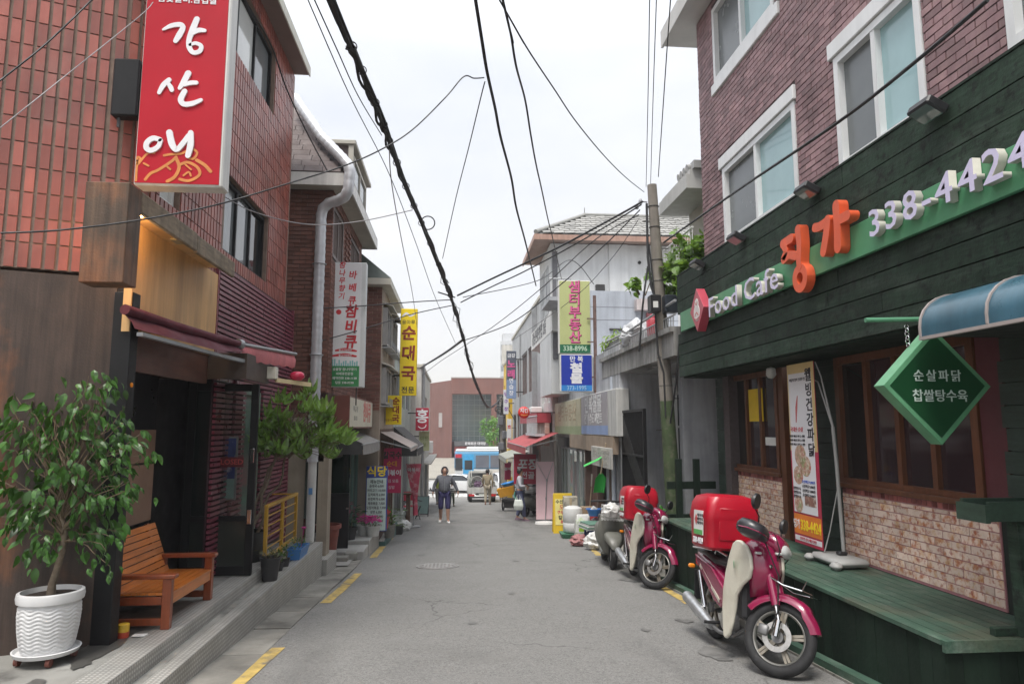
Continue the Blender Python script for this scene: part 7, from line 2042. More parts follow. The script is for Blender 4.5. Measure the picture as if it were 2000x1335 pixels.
lump('plastic_bag', 'crumpled white plastic bag on the asphalt beside the pink rags', 'bag', (2.86, 14.0, g(14.0)), .22, .18, .17, bagm, 33, .3)
lump('plastic_bag', 'clear plastic bag hanging over the slippers at the display', 'bag', (3.22, 13.75, g(13.7) + .42), .16, .14, .18, M('clear_bag', (.45, .46, .46), .3, .2, 8, bump=.6, bscale=14), 35)
lump('rag_bundle', 'bundle of red flowered cloth tucked behind the white sack', 'rags', (3.12, 15.25, g(15.2) + .3), .14, .12, .12, M('flowered_cloth', (.45, .30, .32), .9, .3, 20, bump=.4, bscale=18, spot=((.5, .05, .1), .8, 18)), 37)
# pinkish banner screen
psn = thing('banner_stand', 'plain pale pink banner seen from behind on a grey stand in the street', 'banner', (2.76, 21.0, g(21.0)))
MB().box(-.275, .275, 0, .012, .14, 1.86).build('sheet', M('pale_pink_sheet', (.66, .46, .50), .6, .05, 2, bump=.03), psn)
MB().lathe([(.32, 0), (.30, .07), (.1, .1), (.0, .1)], 24).build('base', white_m, psn, 50)
MB().tube([(0, -.03, .1), (.05, -.03, 1.3)], .014, 7).tube([(.05, -.03, 1.3), (-.25, -.01, 1.83)], .008, 6).tube([(.05, -.03, 1.3), (.25, -.01, 1.83)], .008, 6).lathe([(.0, .72), (.025, .73), (.025, .8), (.0, .81)], 10, (.025, -.03, 0)).lathe([(.0, 1.25), (.03, 1.27), (.03, 1.33), (.0, 1.35)], 10, (.05, -.03, 0)).build('pole', grey_m, psn, 40)
rbn = thing('hanging_banner', 'dark red banner with white lettering under the red awning behind the woman', 'banner', (2.62, 25.6, -.55), R(-12))
MB().box(-.42, .42, 0, .01, 0, 1.1).build('sheet', M('banner_crimson', (.40, .015, .05), .5, .1, 3, bump=.05), rbn)
text('포장', .42, rbn, (.08, -.002, .7), wht, bold=.03, shear=.2); text('전골', .28, rbn, (.1, -.002, .3), wht, bold=.02)
MB().tube([(-.44, .0, 1.1), (.6, .0, 1.1)], .015, 6).build('rod', grey_m, rbn)
pnk = thing('hanging_banner', 'small magenta sign board low beside the far yellow building', 'sign', (2.55, 33, -1.05))
MB().cbox(-.15, .15, 0, .05, .1, .9, .006).build('board', M('banner_magenta', (.46, .015, .09)), pnk); text('분식', .17, pnk, (0, -.002, .6), wht, bold=.03)
# more stock piled along the shop front
def bucket(lab, loc, r, h, mt, grp):
    t = thing('bucket', lab, 'bucket', loc, 0, grp)
    MB().lathe([(r * .8, 0), (r, h), (r * 1.06, h), (r * 1.06, h + .02), (r * .95, h + .02), (r * .78, .02), (.0, .02)], 22).build('pail', mt, t, 50)
    MB().tube([(r * math.cos(a), 0, h + r * .9 * math.sin(a)) for a in [R(k * 18) for k in range(11)]], .006, 5).build('handle', grey_m, t)
for (lab, x, y, dz, r, h, mt) in (('grey pail standing in front of the hardware shop door', 3.06, 17.9, 0, .15, .3, M('pail_grey', (.33, .34, .35), .5, bump=.03)), ('light blue pail beside the grey pail', 3.0, 18.6, 0, .14, .28, M('pail_blue', (.20, .36, .48), .45, bump=.03)),
        ('red pail standing on the flat brown carton', 3.2, 15.75, .42, .12, .22, M('pail_red', (.42, .03, .03), .45, bump=.03)), ('white pail farthest along the hardware shop front', 3.0, 19.4, 0, .15, .32, M('pail_white', (.6, .6, .58), .5, bump=.03))):
    bucket(lab, (x, y, g(y) + dz), r, h, mt, 'pails at the hardware shop')
for (lab, x, y, dz, w, d_, h, mt) in (('white polystyrene box stacked beside the beige appliance box', 3.2, 16.5, 0, .36, .4, .5, M('polystyrene', (.66, .66, .65), .7, .06, 5, bump=.1)), ('small brown carton on top of the white polystyrene box', 3.2, 16.5, .505, .3, .3, .22, MATS['box_brown']),
        ('tall beige carton by the glass front of the hardware shop', 3.12, 19.9, 0, .3, .35, .8, MATS['box_beige']), ('white carton with dark printing behind the grey scooter', 3.16, 13.3, 0, .34, .3, .55, M('box_white', (.55, .54, .5), .7, .1, 4, bump=.05, spot=((.08, .08, .1), .7, 6)))):
    t = thing('cardboard_box', lab, 'box', (x, y, g(y) + dz), R(random.uniform(-8, 8)))
    MB().cbox(-w / 2, w / 2, -d_ / 2, d_ / 2, 0, h, .006).build('carton', mt, t)
    MB().box(-w / 2 + .001, w / 2 - .001, -.025, .025, h + .0005, h + .003).box(-.03, .03, -d_ / 2 - .003, -d_ / 2 - .0005, h * .25, h - .01).build('packing_tape', MATS['packing_tape'], t)
for k, (x, y, a, mt, lab) in enumerate(((3.22, 14.9, 8, twig, 'straw broom leaning against the hardware shop post, left one'), (3.26, 14.6, 4, M('broom_green', (.05, .3, .1), .5, bump=.05), 'green bristled broom leaning beside the straw broom'), (3.27, 17.0, 6, M('mop_white', (.6, .58, .52), .9, bump=.4), 'white string mop leaning upside down by the brown shop door'))):
    t = thing('broom', lab, 'broom', (x, y, g(y)), R(90)); t.rotation_euler = (R(a), 0, R(90))
    MB().tube([(0, 0, 0), (0, 0, 1.25)], .013, 7).build('handle', MATS['pale_stick'], t)
    MB().loft([[(-.03, -.02, 1.2), (.03, -.02, 1.2), (.03, .02, 1.2), (-.03, .02, 1.2)], [(-.14, -.04, 1.5), (.14, -.04, 1.5), (.14, .04, 1.5), (-.14, .04, 1.5)]]).build('head', mt, t)
for k in range(5):
    t = thing('mat_roll', ('blue mat roll nearest the camera in the roll cluster by the shop door', 'grey mat roll standing just behind the nearest blue roll', 'green mat roll in the middle of the cluster', 'second blue mat roll behind the green roll', 'second grey mat roll at the far end of the cluster')[k], 'roll', (3.16 + .05 * math.sin(k * 2.2), 18.15 + k * .11, g(18.3)), 0, 'mat rolls at the hardware shop')
    MB().lathe([(.045, 0), (.045, .7 + .08 * (k % 3)), (.0, .7 + .08 * (k % 3))], 14).build('roll', [M('roll_blue', (.08, .16, .35), .6, bump=.05), M('roll_grey', (.3, .3, .3), .6, bump=.05), M('roll_green', (.08, .22, .13), .6, bump=.05)][k % 3], t, 40)
# ---------------------------------------------------------------- far end: arts hall, tree, tower, pole, vehicles, people
mus_m = M('hall_brick_red', (.185, .080, .062), .8, .10, .5, streak=.12, bump=.1)
mu = thing('brick_hall', 'large plain red brick hall with a tall gridded glass front closing the street', 'building', (0, 80, -2.1))
mb = MB()
wall_holes(mb, -.45, 22, 0, 9.3, 0, .6, [(-.3, 4.25, .0, 7.45), (4.85, 8.5, .0, 7.45)])
mb.zprism([(-.45, 0), (-.45, 12), (-5.0, 12), (-5.0, 10.5)], 0, 9.05).box(-.45, 22, .6, 12, 8.8, 9.3).box(-.45, 22, 3, 3.4, 0, 8.8)
mb.build('wall', mus_m, mu)
MB().box(-.47, 22, -.04, 12, 9.3, 9.42).build('parapet', M('parapet_grey', (.4, .36, .34), .7, bump=.05), mu)
gp = glass('hall_glass', (.07, .09, .09), .08)
P = []
for i in range(7):
    for j in range(9):
        P.append(bx(-.28 + i * .647, -.28 + i * .647 + .61, 1.0 + random.uniform(-.004, .004), 1.03, 2.0 + j * .603, 2.0 + j * .603 + .565))
for i in range(6):
    for j in range(9): P.append(bx(4.88 + i * .6, 4.88 + i * .6 + .57, 1.0, 1.03, 2.0 + j * .603, 2.0 + j * .603 + .565))
pieces('glass_panel', 'glass_panels', mu, P, gp)
MB().box(-.3, 4.25, 1.04, 1.1, 1.95, 7.45).box(4.85, 8.5, 1.04, 1.1, 1.95, 7.45).build('mullion_grid', M('mullion_grey', (.36, .37, .36), .5, bump=.02, metal=.3), mu)
MB().box(-.02, 4.3, -.25, 1.0, 1.45, 1.98).build('canopy', M('canopy_dark', (.085, .085, .088), .5, bump=.02), mu)
text('문화회관 대극장', .36, mu, (2.4, -.26, 1.72), wht, bold=.02)
MB().box(.0, 2.3, .1, .2, -1.0, 1.4).build('poster_wall', M('poster_wall_red', (.33, .05, .05), .6, .2, 1, bump=.02, spot=((.6, .58, .55), .9, .9)), mu)
MB().box(2.4, 4.2, .9, 1.0, -1.0, 1.4).build('entrance', dark_in, mu)
MB().box(2.3, 2.42, -.05, .9, -1.0, 1.44).build('white_frame', white_m, mu)
for x in (-2.2, -1.75, -1.3): MB().box(x, x + .22, 5.0 + (-.45 - x) * 1.9 - .6, 5.6 + (-.45 - x) * 1.9, 5.4, 6.9).build('slit_window', dark_m, mu)
MB().box(-1.9, -1.1, 2.4, 2.5, 3.6, 5.3).build('window_frame', M('frame_grey', (.42, .40, .39), .6, bump=.03), mu)

tw = thing('apartment_tower', 'pale grey apartment tower far behind at the right of the hall', 'building', (9.9, 150, -2))
MB().zprism([(0, 0), (4.5, -3), (8, 4), (3, 8)], 0, 22.4).build('wall', M('tower_grey', (.50, .51, .52), .8, .05, .3, bump=.03), tw)
MB().box(.6, 3.6, .6, 4, 22.4, 24.2).build('roof_box', M('tower_grey', (.5, .51, .52)), tw)
P = []
d_ = Vector((4.5, -3, 0)).normalized(); rz_ = math.atan2(d_.y, d_.x)
for fl in range(9):
    for k in range(5):
        p = d_ * (.5 + k * 1.0)
        P.append(Matrix.Translation((p.x, p.y - .02, 2.2 + fl * 2.35)) @ Matrix.Rotation(rz_, 4, 'Z') @ Matrix.Diagonal((.62, .1, 1.2, 1)))
pieces('window', 'windows', tw, P, M('tower_window', (.22, .24, .26), .3, bump=0))

lf_t = leaf_mat('street_tree_leaf', (.12, .26, .05), pv=.4, tr=.35)
def street_tree(label, loc, h, w, n, seed):
    t = thing('street_tree', label, 'tree', loc)
    rg = random.Random(seed)
    MB().tube([(0, 0, 0), (.05, 0, h * .35), (0, .03, h * .7), (.03, 0, h * .95)], [.12, .09, .06, .02], 8).build('trunk', bark, t, 50)
    mb = MB(); u = leaf_unit(.26, .15, .2, .3, 2)
    cl = [Vector((rg.gauss(0, w * .38), rg.gauss(0, w * .38), h * rg.uniform(.45, 1.0))) for _ in range(16)]
    for k in range(n):
        p = rg.choice(cl) + Vector((rg.gauss(0, w * .13), rg.gauss(0, w * .13), rg.gauss(0, h * .05)))
        s0 = len(mb.v); mb.add(u.v, u.f); mb.xf(orient(p, (rg.uniform(-1, 1), rg.uniform(-1, 1), rg.uniform(-.8, .4)), rg.uniform(-1, 1), rg.uniform(.7, 1.3)), s0)
    mb.build('crown', lf_t, t, 60)['kind'] = 'stuff'
street_tree('slim bright green street tree in front of the glass hall', (3.35, 62.5, -2.95), 5.2, 1.15, 900, 3)
street_tree('second slim street tree half hidden behind the far pole', (5.6, 64, -2.9), 4.6, 1.2, 500, 5)

# far utility pole
p2 = thing('utility_pole', 'far utility pole with a clutter of cable gear at its top beside the yellow building', 'utility pole', (2.58, 36.3, g(36.3)))
MB().tube([(0, 0, 0), (-.02, 0, 2.5), (-.05, 0, 5.0), (-.06, 0, 5.5)], [.20, .18, .16, .15], 16).build('shaft', pole_m, p2, 60)
mb = MB(); mb.cbox(-.32, -.02, -.38, -.18, 4.0, 4.5, .03).cbox(-.1, .22, -.42, -.2, 3.3, 3.7, .03).cbox(-.3, .0, -.36, -.2, 2.7, 3.1, .03)
mb.build('equipment_boxes', M('gear_grey', (.14, .14, .15), .5, .2, 8, bump=.1), p2)
mb = MB(); rg = random.Random(4)
for k in range(9):
    a = Vector((rg.uniform(-.5, .3), rg.uniform(-.4, .1), rg.uniform(4.6, 5.6)))
    mb.tube([a, a + Vector((rg.uniform(-.25, .25), rg.uniform(-.2, .2), rg.uniform(-.3, .2))), a + Vector((rg.uniform(-.4, .4), 0, rg.uniform(-.5, .1)))], .03, 6)
for k in range(5): mb.torus(rg.uniform(.10, .18), .018, 18, 6, (rg.uniform(-.55, .1), -.2, rg.uniform(4.7, 5.4)), 'Y')
mb.build('cable_coils', blackp, p2, 50)['kind'] = 'stuff'
MB().tube([(-.12, -.2, 5.2), (-.22, -.22, 4.0), (-.24, -.2, 2.4), (-.2, -.2, .3)], .03, 6).tube([(.2, -.2, 4.9), (.6, -.3, 4.2), (.9, -.2, 3.4)], .025, 6).build('riser_cables', blackp, p2, 50)

# vehicles
carw = M('white_car_paint', (.62, .63, .64), .2, .03, 2, bump=0, coat=.6)
cg = glass('car_glass', (.03, .035, .04), .05)
def wheels(par, xs, w, r, th=.17):
    for x in xs:
        for s_ in (-1, 1):
            t = MB().lathe([(.0, -th / 2), (r * .6, -th / 2), (r * .96, -th / 2), (r, -th / 4), (r, th / 4), (r * .96, th / 2), (.0, th / 2)], 24, (x, s_ * w, r), 'Y').build('wheel', rubber, par, 40)
            MB().lathe([(.0, -.012), (r * .3, -.01), (r * .6, .0), (.0, .0)], 18, (x, s_ * (w + th / 2 * 1.0) if s_ > 0 else -(w + th / 2), r), 'Y').build('rim', alu, t, 40)
def make_car(label, loc, rz):
    t = thing('parked_car', label, 'car', loc, rz)
    def sec(x, w, z0, zb, zr, wr):      # cross-section: sill, belt, roof
        return [(x, -w, z0), (x, -w * 1.02, (z0 + zb) / 2), (x, -w * .97, zb), (x, -wr, zr), (x, wr, zr), (x, w * .97, zb), (x, w * 1.02, (z0 + zb) / 2), (x, w, z0)]
    MB().loft([sec(x, w, a, b, b + .01, w * .9) for x, w, a, b in ((-2.25, .70, .42, .78), (-2.15, .82, .28, .92), (-1.5, .86, .22, .97), (0, .87, .2, .96), (1.2, .86, .22, .93), (1.95, .82, .25, .80), (2.2, .68, .35, .66))]).build('body', carw, t, 35)
    MB().loft([[(-1.75, -.78, .96), (-1.75, .78, .96), (-1.75, .77, .97), (-1.75, -.77, .97)], [(-1.0, -.66, 1.36), (-1.0, .66, 1.36), (-1.0, .6, 1.40), (-1.0, -.6, 1.40)], [(-.1, -.66, 1.41), (-.1, .66, 1.41), (-.1, .6, 1.45), (-.1, -.6, 1.45)], [(.35, -.66, 1.36), (.35, .66, 1.36), (.35, .6, 1.39), (.35, -.6, 1.39)], [(1.15, -.76, .94), (1.15, .76, .94), (1.15, .75, .95), (1.15, -.75, .95)]]).build('roof', carw, t, 40)
    for s_ in (-1, 1):
        MB().add([(-1.5, s_ * .80, .975), (-.95, s_ * .70, 1.31), (.3, s_ * .70, 1.31), (.98, s_ * .80, .965)], [(0, 1, 2, 3)]).build('side_window', cg, t)
        MB().cbox(-2.28, -2.2, s_ * .68 - .12, s_ * .68 + .12, .66, .84, .02).build('tail_light', M('tail_red', (.5, .01, .01)), t)
        MB().cbox(2.08, 2.2, s_ * .6 - .14, s_ * .6 + .14, .56, .70, .02).build('headlight', lensm, t)
        MB().cbox(.8, .95, s_ * .92 - .06, s_ * .92 + .06, .95, 1.06, .02).build('wing_mirror', carw, t)
        for x in (-.55, .55): MB().cbox(x - .08, x + .04, s_ * .885 - .012, s_ * .885 + .012, .80, .83, .005).build('door_handle', chrome, t)
    MB().add([(-1.78, -.66, .995), (-1.02, -.58, 1.375), (-1.02, .58, 1.375), (-1.78, .66, .995)], [(0, 1, 2, 3)]).build('rear_window', cg, t)
    MB().add([(1.16, -.66, .975), (.38, -.58, 1.375), (.38, .58, 1.375), (1.16, .66, .975)], [(3, 2, 1, 0)]).build('windscreen', cg, t)
    MB().cbox(-2.3, -2.1, -.75, .75, .30, .50, .03).build('rear_bumper', blackp, t)
    MB().box(-2.305, -2.301, -.25, .25, .54, .65).build('number_plate', M('label_white', (.72, .72, .70)), t)
    wheels(t, (-1.35, 1.35), .76, .31)
    return t
c1 = make_car('white saloon car parked across the street end left of the white pickup', (.0, 49.2, g(49.2)), R(158)); c1.scale = (.92, .92, .86)
c2 = make_car('white car with red tail lights half hidden behind the white pickup', (3.3, 46.5, g(46.5)), R(100))

tk = thing('pickup_truck', 'white small pickup truck with loaded bed seen from behind', 'pickup truck', (1.48, 36.4, g(36.4)), R(90))
tk.rotation_euler = (0, math.atan(.065), R(90)); tk.scale = (.94, .94, .88); pkw = M('worn_white_paint', (.46, .46, .44), .4, .12, 3, streak=.15, bump=.03)
MB().box(-.1, 4.3, -.35, .35, .42, .55).build('chassis', dark_m, tk)
MB().box(.0, 2.6, -.78, .78, .62, .70).build('bed_floor', M('bed_grey', (.35, .35, .34), .6, bump=.05), tk)
MB().cbox(-.05, .0, -.80, .80, .50, .88, .01).build('tailgate', pkw, tk)
for s_ in (-1, 1):
    MB().cbox(.0, 2.6, s_ * .80 - .025, s_ * .80 + .025, .62, 1.0, .008).build('side_board', pkw, tk)
    MB().cbox(-.08, -.03, s_ * .6 - .16, s_ * .6 + .16, .36, .48, .01).build('tail_light', MATS['tail_red'], tk)
MB().loft([[(2.7, -.78, .45), (2.7, .78, .45), (2.7, .78, 1.25), (2.7, .70, 1.85), (2.7, -.70, 1.85), (2.7, -.78, 1.25)], [(3.7, -.78, .45), (3.7, .78, .45), (3.7, .78, 1.25), (3.6, .68, 1.86), (3.6, -.68, 1.86), (3.7, -.78, 1.25)], [(4.3, -.76, .45), (4.3, .76, .45), (4.25, .76, 1.1), (3.9, .66, 1.75), (3.9, -.66, 1.75), (4.25, -.76, 1.1)]]).build('cab', pkw, tk, 35)
MB().box(2.685, 2.698, -.62, .62, 1.25, 1.72).build('rear_window', cg, tk)
for s_ in (-1, 1):
    MB().cbox(2.6, 2.66, s_ * .55 - .02, s_ * .55 + .02, .7, 1.9, .005).build('rack_post', white_m, tk)
    MB().box(3.0, 3.6, s_ * .785 - .004, s_ * .785 + .004, 1.25, 1.68).build('side_window', cg, tk)
MB().cbox(-.10, -.04, -.7, .7, .26, .36, .01).build('bumper', dark_m, tk)
MB().box(-.106, -.101, -.2, .2, .38, .50).build('number_plate', M('plate_green', (.55, .57, .53), .5, bump=0), tk)
wheels(tk, (.75, 3.6), .66, .30, .2)
for (n_, lab, cat, loc, dims, mt, sd) in (('white_basin', 'round white basin propped upright on the pickup load', 'basin', (1.22, 37.2, -1.35), None, MATS['white_pvc_pipe'], 1),
     ('load_sack', 'dark purple sack on the pickup bed', 'sack', (1.25, 37.4, -1.72), (.3, .35, .22), M('sack_purple', (.12, .07, .12), .8, .3, 9, bump=.4, bscale=15), 51),
     ('load_sack', 'pale sack at the right side of the pickup bed', 'sack', (1.95, 37.3, -1.72), (.25, .4, .24), bagm, 52),
     ('load_sack', 'grey tarpaulin bundle filling the left of the pickup bed', 'sack', (.98, 37.6, -1.74), (.2, .5, .3), M('tarp_grey', (.16, .17, .15), .7, .3, 6, bump=.4, bscale=15), 53)):
    if dims: lump(n_, lab, cat, loc, *dims, mt, sd)
    else:
        t = thing(n_, lab, cat, loc)
        MB().lathe([(.0, .06), (.24, .05), (.29, -.10), (.31, -.10), (.27, .08), (.0, .09)], 24, ax='Y').build('basin', mt, t, 40)

busb = M('bus_blue', (.10, .29, .48), .3, .05, 2, bump=0, coat=.4)
busw = M('bus_white', (.62, .63, .63), .3, .05, 2, bump=0, coat=.4)
bu = thing('city_bus', 'blue and white city bus with a face advert crossing the street end', 'bus', (.05, 52, -2.93))
MB().cbox(.0, 10.4, 0, 2.45, .32, 1.35, .06).build('lower_body', busw, bu)
MB().cbox(-.02, 10.42, -.01, 2.46, 1.36, 2.62, .08).build('upper_body', busb, bu)
MB().cbox(.05, 10.38, .02, 2.42, 2.62, 2.78, .07).cbox(.9, 8.5, .3, 2.2, 2.781, 2.95, .06).build('roof', busw, bu)
for (a, b) in ((1.55, 2.55), (2.65, 3.65), (3.75, 5.0), (5.1, 6.4), (6.5, 7.8), (7.9, 9.2)):
    MB().box(a, b, -.03, -.012, 1.42, 2.36).build('side_window', glass('bus_glass', (.13, .14, .17), .06), bu)
d_ = MB().cbox(.62, 1.4, -.03, -.012, .5, 2.45, .003).build('door', M('door_blue', (.05, .33, .62), .3, bump=0), bu)
MB().box(.72, 1.3, -.04, -.031, 1.3, 2.0).build('pane', cg, d_)
MB().box(.02, .55, -.03, -.012, 1.25, 2.15).build('front_side_window', cg, bu)
MB().cbox(.02, .5, -.03, -.012, 2.18, 2.45, .003).build('route_display', M('display_red', (.45, .02, .04), .4, bump=0), bu)
MB().box(-.04, -.022, .15, 2.3, 1.2, 2.4).build('windscreen', cg, bu)
MB().box(2.55, 4.9, -.02, -.003, .5, 1.3).build('advert', M('advert_pale', (.58, .55, .50), .4, bump=0), bu)
MB().box(3.4, 4.5, -.024, -.0202, .52, 1.3).build('advert_photo', M('advert_sky', (.30, .48, .62), .4, bump=0), bu)
mb = MB(); mb.lathe([(.0, -.028), (.26, -.028), (.26, -.0242)], 20, (3.75, 0, .82), 'Y'); mb.build('advert_face', M('advert_skin', (.62, .33, .22), .5, bump=0), bu)
mb = MB(); mb.stroke([(3.48, .85), (3.55, 1.1), (3.75, 1.2), (3.97, 1.08), (4.02, .88)], .2, -.028, .002); mb.build('advert_hair', M('hair_black', (.012, .010, .010), .5, .2, 20, bump=.1), bu)
for x in (1.9, 8.2):
    MB().lathe([(.0, -.02), (.30, -.02), (.46, .0), (.46, .25), (.0, .25)], 24, (x, .0, .46), 'Y').build('wheel', rubber, bu, 40)

# hand cart with tubs
ct = thing('hand_cart', 'dark loaded hand cart standing by the far pole', 'cart', (2.35, 28.2, g(28.2)), R(-15))
MB().cbox(-.35, .45, -.4, .5, .42, .48, .01).bar((-.3, -.38, .48), (-.34, -.5, 1.0), .03).bar((.4, -.38, .48), (.42, -.5, 1.0), .03).bar((-.34, -.5, 1.0), (.42, -.5, 1.0), .03).cbox(-.25, .35, -.3, .4, .15, .42, .02).build('frame', dark_m, ct)
wheels_ct = [MB().torus(.2, .03, 24, 8, (x, .1, .23), 'X').build('wheel', rubber, ct, 50) for x in (-.38, .48)]
tb = thing('plastic_tub', 'large orange yellow rectangular tub tilted on the hand cart', 'tub', (2.16, 28.0, g(28) + .62)); tb.rotation_euler = (0, R(-14), R(-8))
MB().loft([[(-.30, -.26, 0), (.30, -.26, 0), (.30, .26, 0), (-.30, .26, 0)], [(-.36, -.32, .36), (.36, -.32, .36), (.36, .32, .36), (-.36, .32, .36)], [(-.33, -.29, .36), (.33, -.29, .36), (.33, .29, .36), (-.33, .29, .36)], [(-.28, -.24, .05), (.28, -.24, .05), (.28, .24, .05), (-.28, .24, .05)]]).build('tub', M('tub_orange', (.62, .30, .02), .4, .1, 4, bump=.03), tb, bevel=.015)
tb2 = thing('plastic_basin', 'bright blue round basin on top of the orange tub', 'basin', (2.22, 28.0, g(28) + .98)); tb2.rotation_euler = (0, R(-14), 0)
MB().lathe([(.20, 0), (.29, .15), (.31, .15), (.31, .17), (.27, .17), (.19, .02), (.0, .02)], 26).build('basin', M('basin_bright_blue', (.03, .25, .62), .4, .1, 4, bump=.03), tb2, 50)
tb3 = thing('plastic_basin', 'green plastic basin hanging beside the woman and the cart', 'basin', (2.5, 26.4, g(26.4) + .62))
tb3.rotation_euler = (R(60), 0, 0)
MB().lathe([(.16, 0), (.24, .15), (.25, .16), (.22, .16), (.15, .02), (.0, .02)], 26).build('basin', M('basin_green', (.03, .25, .17), .4, .1, 4, bump=.03), tb3, 50)
g3 = copy_tree(gs); g3.location = (2.95, 25.6, g(25.6)); g3.rotation_euler = (R(-3), -math.atan(.065), R(-110)); g3['label'] = 'grey scooter parked behind the woman with the white bag'
g4 = copy_tree(gs); g4.location = (2.5, 24.4, g(24.4)); g4.rotation_euler = (R(-3), 0, R(40)); g4['label'] = 'grey scooter standing between the pale pink banner and the woman'

# ---------------------------------------------------------------- people
skin_m = M('skin', (.36, .20, .14), .55, .08, 9, bump=.03)
def skinned(name, pts, mat, par, sub=2):
    """pts: list of chains; a chain is a list of (x, y, z, radius); equal joints are merged"""
    idx, vs, rad, ed = {}, [], [], []
    for chn in pts:
        prev = None
        for (x, y, z, r) in chn:
            k_ = (round(x, 3), round(y, 3), round(z, 3))
            if k_ not in idx:
                idx[k_] = len(vs); vs.append((x, y, z)); rad.append(r)
            if prev is not None: ed.append((prev, idx[k_]))
            prev = idx[k_]
    me = bpy.data.meshes.new(name); me.from_pydata(vs, ed, []); me.materials.append(mat)
    o = bpy.data.objects.new(name, me); COL.objects.link(o); o.parent = par
    md = o.modifiers.new('skin', 'SKIN'); md.use_smooth_shade = True
    for i, sv in enumerate(me.skin_vertices[0].data):
        r = rad[i]
        sv.radius = r if isinstance(r, tuple) else (r, r)
        sv.use_root = (i == 0)
    sb_ = o.modifiers.new('subdivision', 'SUBSURF'); sb_.levels = 1; sb_.render_levels = sub
    return o
def hand(w, d_, s_):
    """palm, four curled fingers and a thumb below the wrist w; d_ = side"""
    x, y, z = w
    ch = [[(x, y, z, .026), (x + .002 * d_, y, z - .05, .030)]]
    for k, (off, ln) in enumerate(((-.027, .075), (-.009, .085), (.009, .08), (.027, .065))):
        ch.append([(x + .002 * d_, y, z - .05, .030), (x + .003 * d_, y + off, z - .085, .010), (x - .004 * d_, y + off * 1.1, z - .085 - ln * .55, .009), (x - .020 * d_, y + off, z - .085 - ln * .95, .008)])
    ch.append([(x, y, z - .02, .026) if False else (x, y, z, .026), (x - .004 * d_, y - .04, z - .045, .012), (x - .01 * d_, y - .055, z - .085, .010)])
    return ch
def person(label, loc, rz, J, top, top_m, bot, bot_m, shoes_m, hair=True, scale=1.0, extra=None):
    t = thing('person', label, 'person', loc, rz)
    t.scale = (scale,) * 3
    P_, N = J, None
    body = [[(*J['pelvis'], .12), (*J['spine'], .105), (*J['chest'], .125), (*J['neck'], .05), (*J['chin'], .062), (*J['head'], .085), (*J['crown'], .055)]]
    body.append([(*J['head'], .085), (J['head'][0] + J['face'][0] * .085, J['head'][1] + J['face'][1] * .085, J['head'][2] - .015, .022)])
    for s_, L_ in ((-1, 'r'), (1, 'l')):
        body.append([(*J['chest'], .125), (*J['sh' + L_], .06), (*J['el' + L_], .042), (*J['wr' + L_], .026)])
        body += hand(J['wr' + L_], s_, L_)
        body.append([(*J['pelvis'], .12), (*J['hip' + L_], .10), (*J['kn' + L_], .066), (*Vector(J['kn' + L_]).lerp(Vector(J['an' + L_]), .35), .064), (*J['an' + L_], .042), (*J['to' + L_], .028)])
    skinned('body', body, skin_m, t)
    # jacket or shirt
    tp = [[(J['pelvis'][0], J['pelvis'][1], J['pelvis'][2] + top['hem'], top['w']), (*J['spine'], top['w'] * .97), (*J['chest'], top['w'] * 1.02), (J['neck'][0], J['neck'][1], J['neck'][2] - .02, .075)]]
    for L_ in 'rl':
        q = top['sleeve']
        el, wr = Vector(J['el' + L_]), Vector(J['wr' + L_])
        ch = [(*J['chest'], top['w'] * 1.02), (*J['sh' + L_], .082)]
        if q <= .5: ch.append((*Vector(J['sh' + L_]).lerp(el, q * 2), .064))
        else: ch += [(*el, .060), (*el.lerp(wr, (q - .5) * 2), .046)]
        tp.append(ch)
    skinned(top['name'], tp, top_m, t)
    bt = []
    for L_ in 'rl':
        kn, an = Vector(J['kn' + L_]), Vector(J['an' + L_])
        ch = [(J['pelvis'][0], J['pelvis'][1], J['pelvis'][2], .135), (*J['hip' + L_], .118), (*kn, .086)]
        if bot['len'] > .55: ch.append((*kn.lerp(an, bot['len']), .058))
        else: ch.append((*kn.lerp(an, .18), .088))
        bt.append(ch)
    skinned(bot['name'], bt, bot_m, t)
    for L_ in 'rl':
        a, b = Vector(J['an' + L_]), Vector(J['to' + L_])
        mb = MB(); f_ = (b - a); f_.z = 0; f_ = f_.normalized(); sd = Vector((-f_.y, f_.x, 0))
        rings = []
        for (u_, w_, h_) in ((-.07, .030, .05), (-.03, .038, .085), (.06, .042, .07), (.13, .045, .05), (.19, .030, .03)):
            c_ = Vector((a.x, a.y, b.z - .028)) + f_ * u_
            rings.append([c_ - sd * w_, c_ - sd * w_ * .8 + Vector((0, 0, h_)), c_ + sd * w_ * .8 + Vector((0, 0, h_)), c_ + sd * w_])
        mb.loft(rings); mb.build('shoe', shoes_m, t, 60)
    hd = Vector(J['head']); fc = Vector((J['face'][0], J['face'][1], 0)).normalized(); sdv = Vector((-fc.y, fc.x, 0))
    mb = MB()
    for s_ in (-1, 1):
        p = hd + fc * .078 + sdv * s_ * .032 + Vector((0, 0, .015)); mb.lathe([(.0, -.008), (.010, 0), (.0, .008)], 8, tuple(p))
    mb.build('eyes', blackp, t, 60)
    mb = MB(); p = hd + fc * .080 - Vector((0, 0, .05)); mb.bar(p - sdv * .022, p + sdv * .022, .010, .008); mb.build('mouth', M('lip', (.28, .10, .09), .5, bump=0), t)
    for s_ in (-1, 1):
        p = hd + sdv * s_ * .082; mb = MB(); mb.lathe([(.0, -.03), (.014, -.01), (.016, .015), (.0, .03)], 8, tuple(p)); mb.build('ear', skin_m, t, 60)
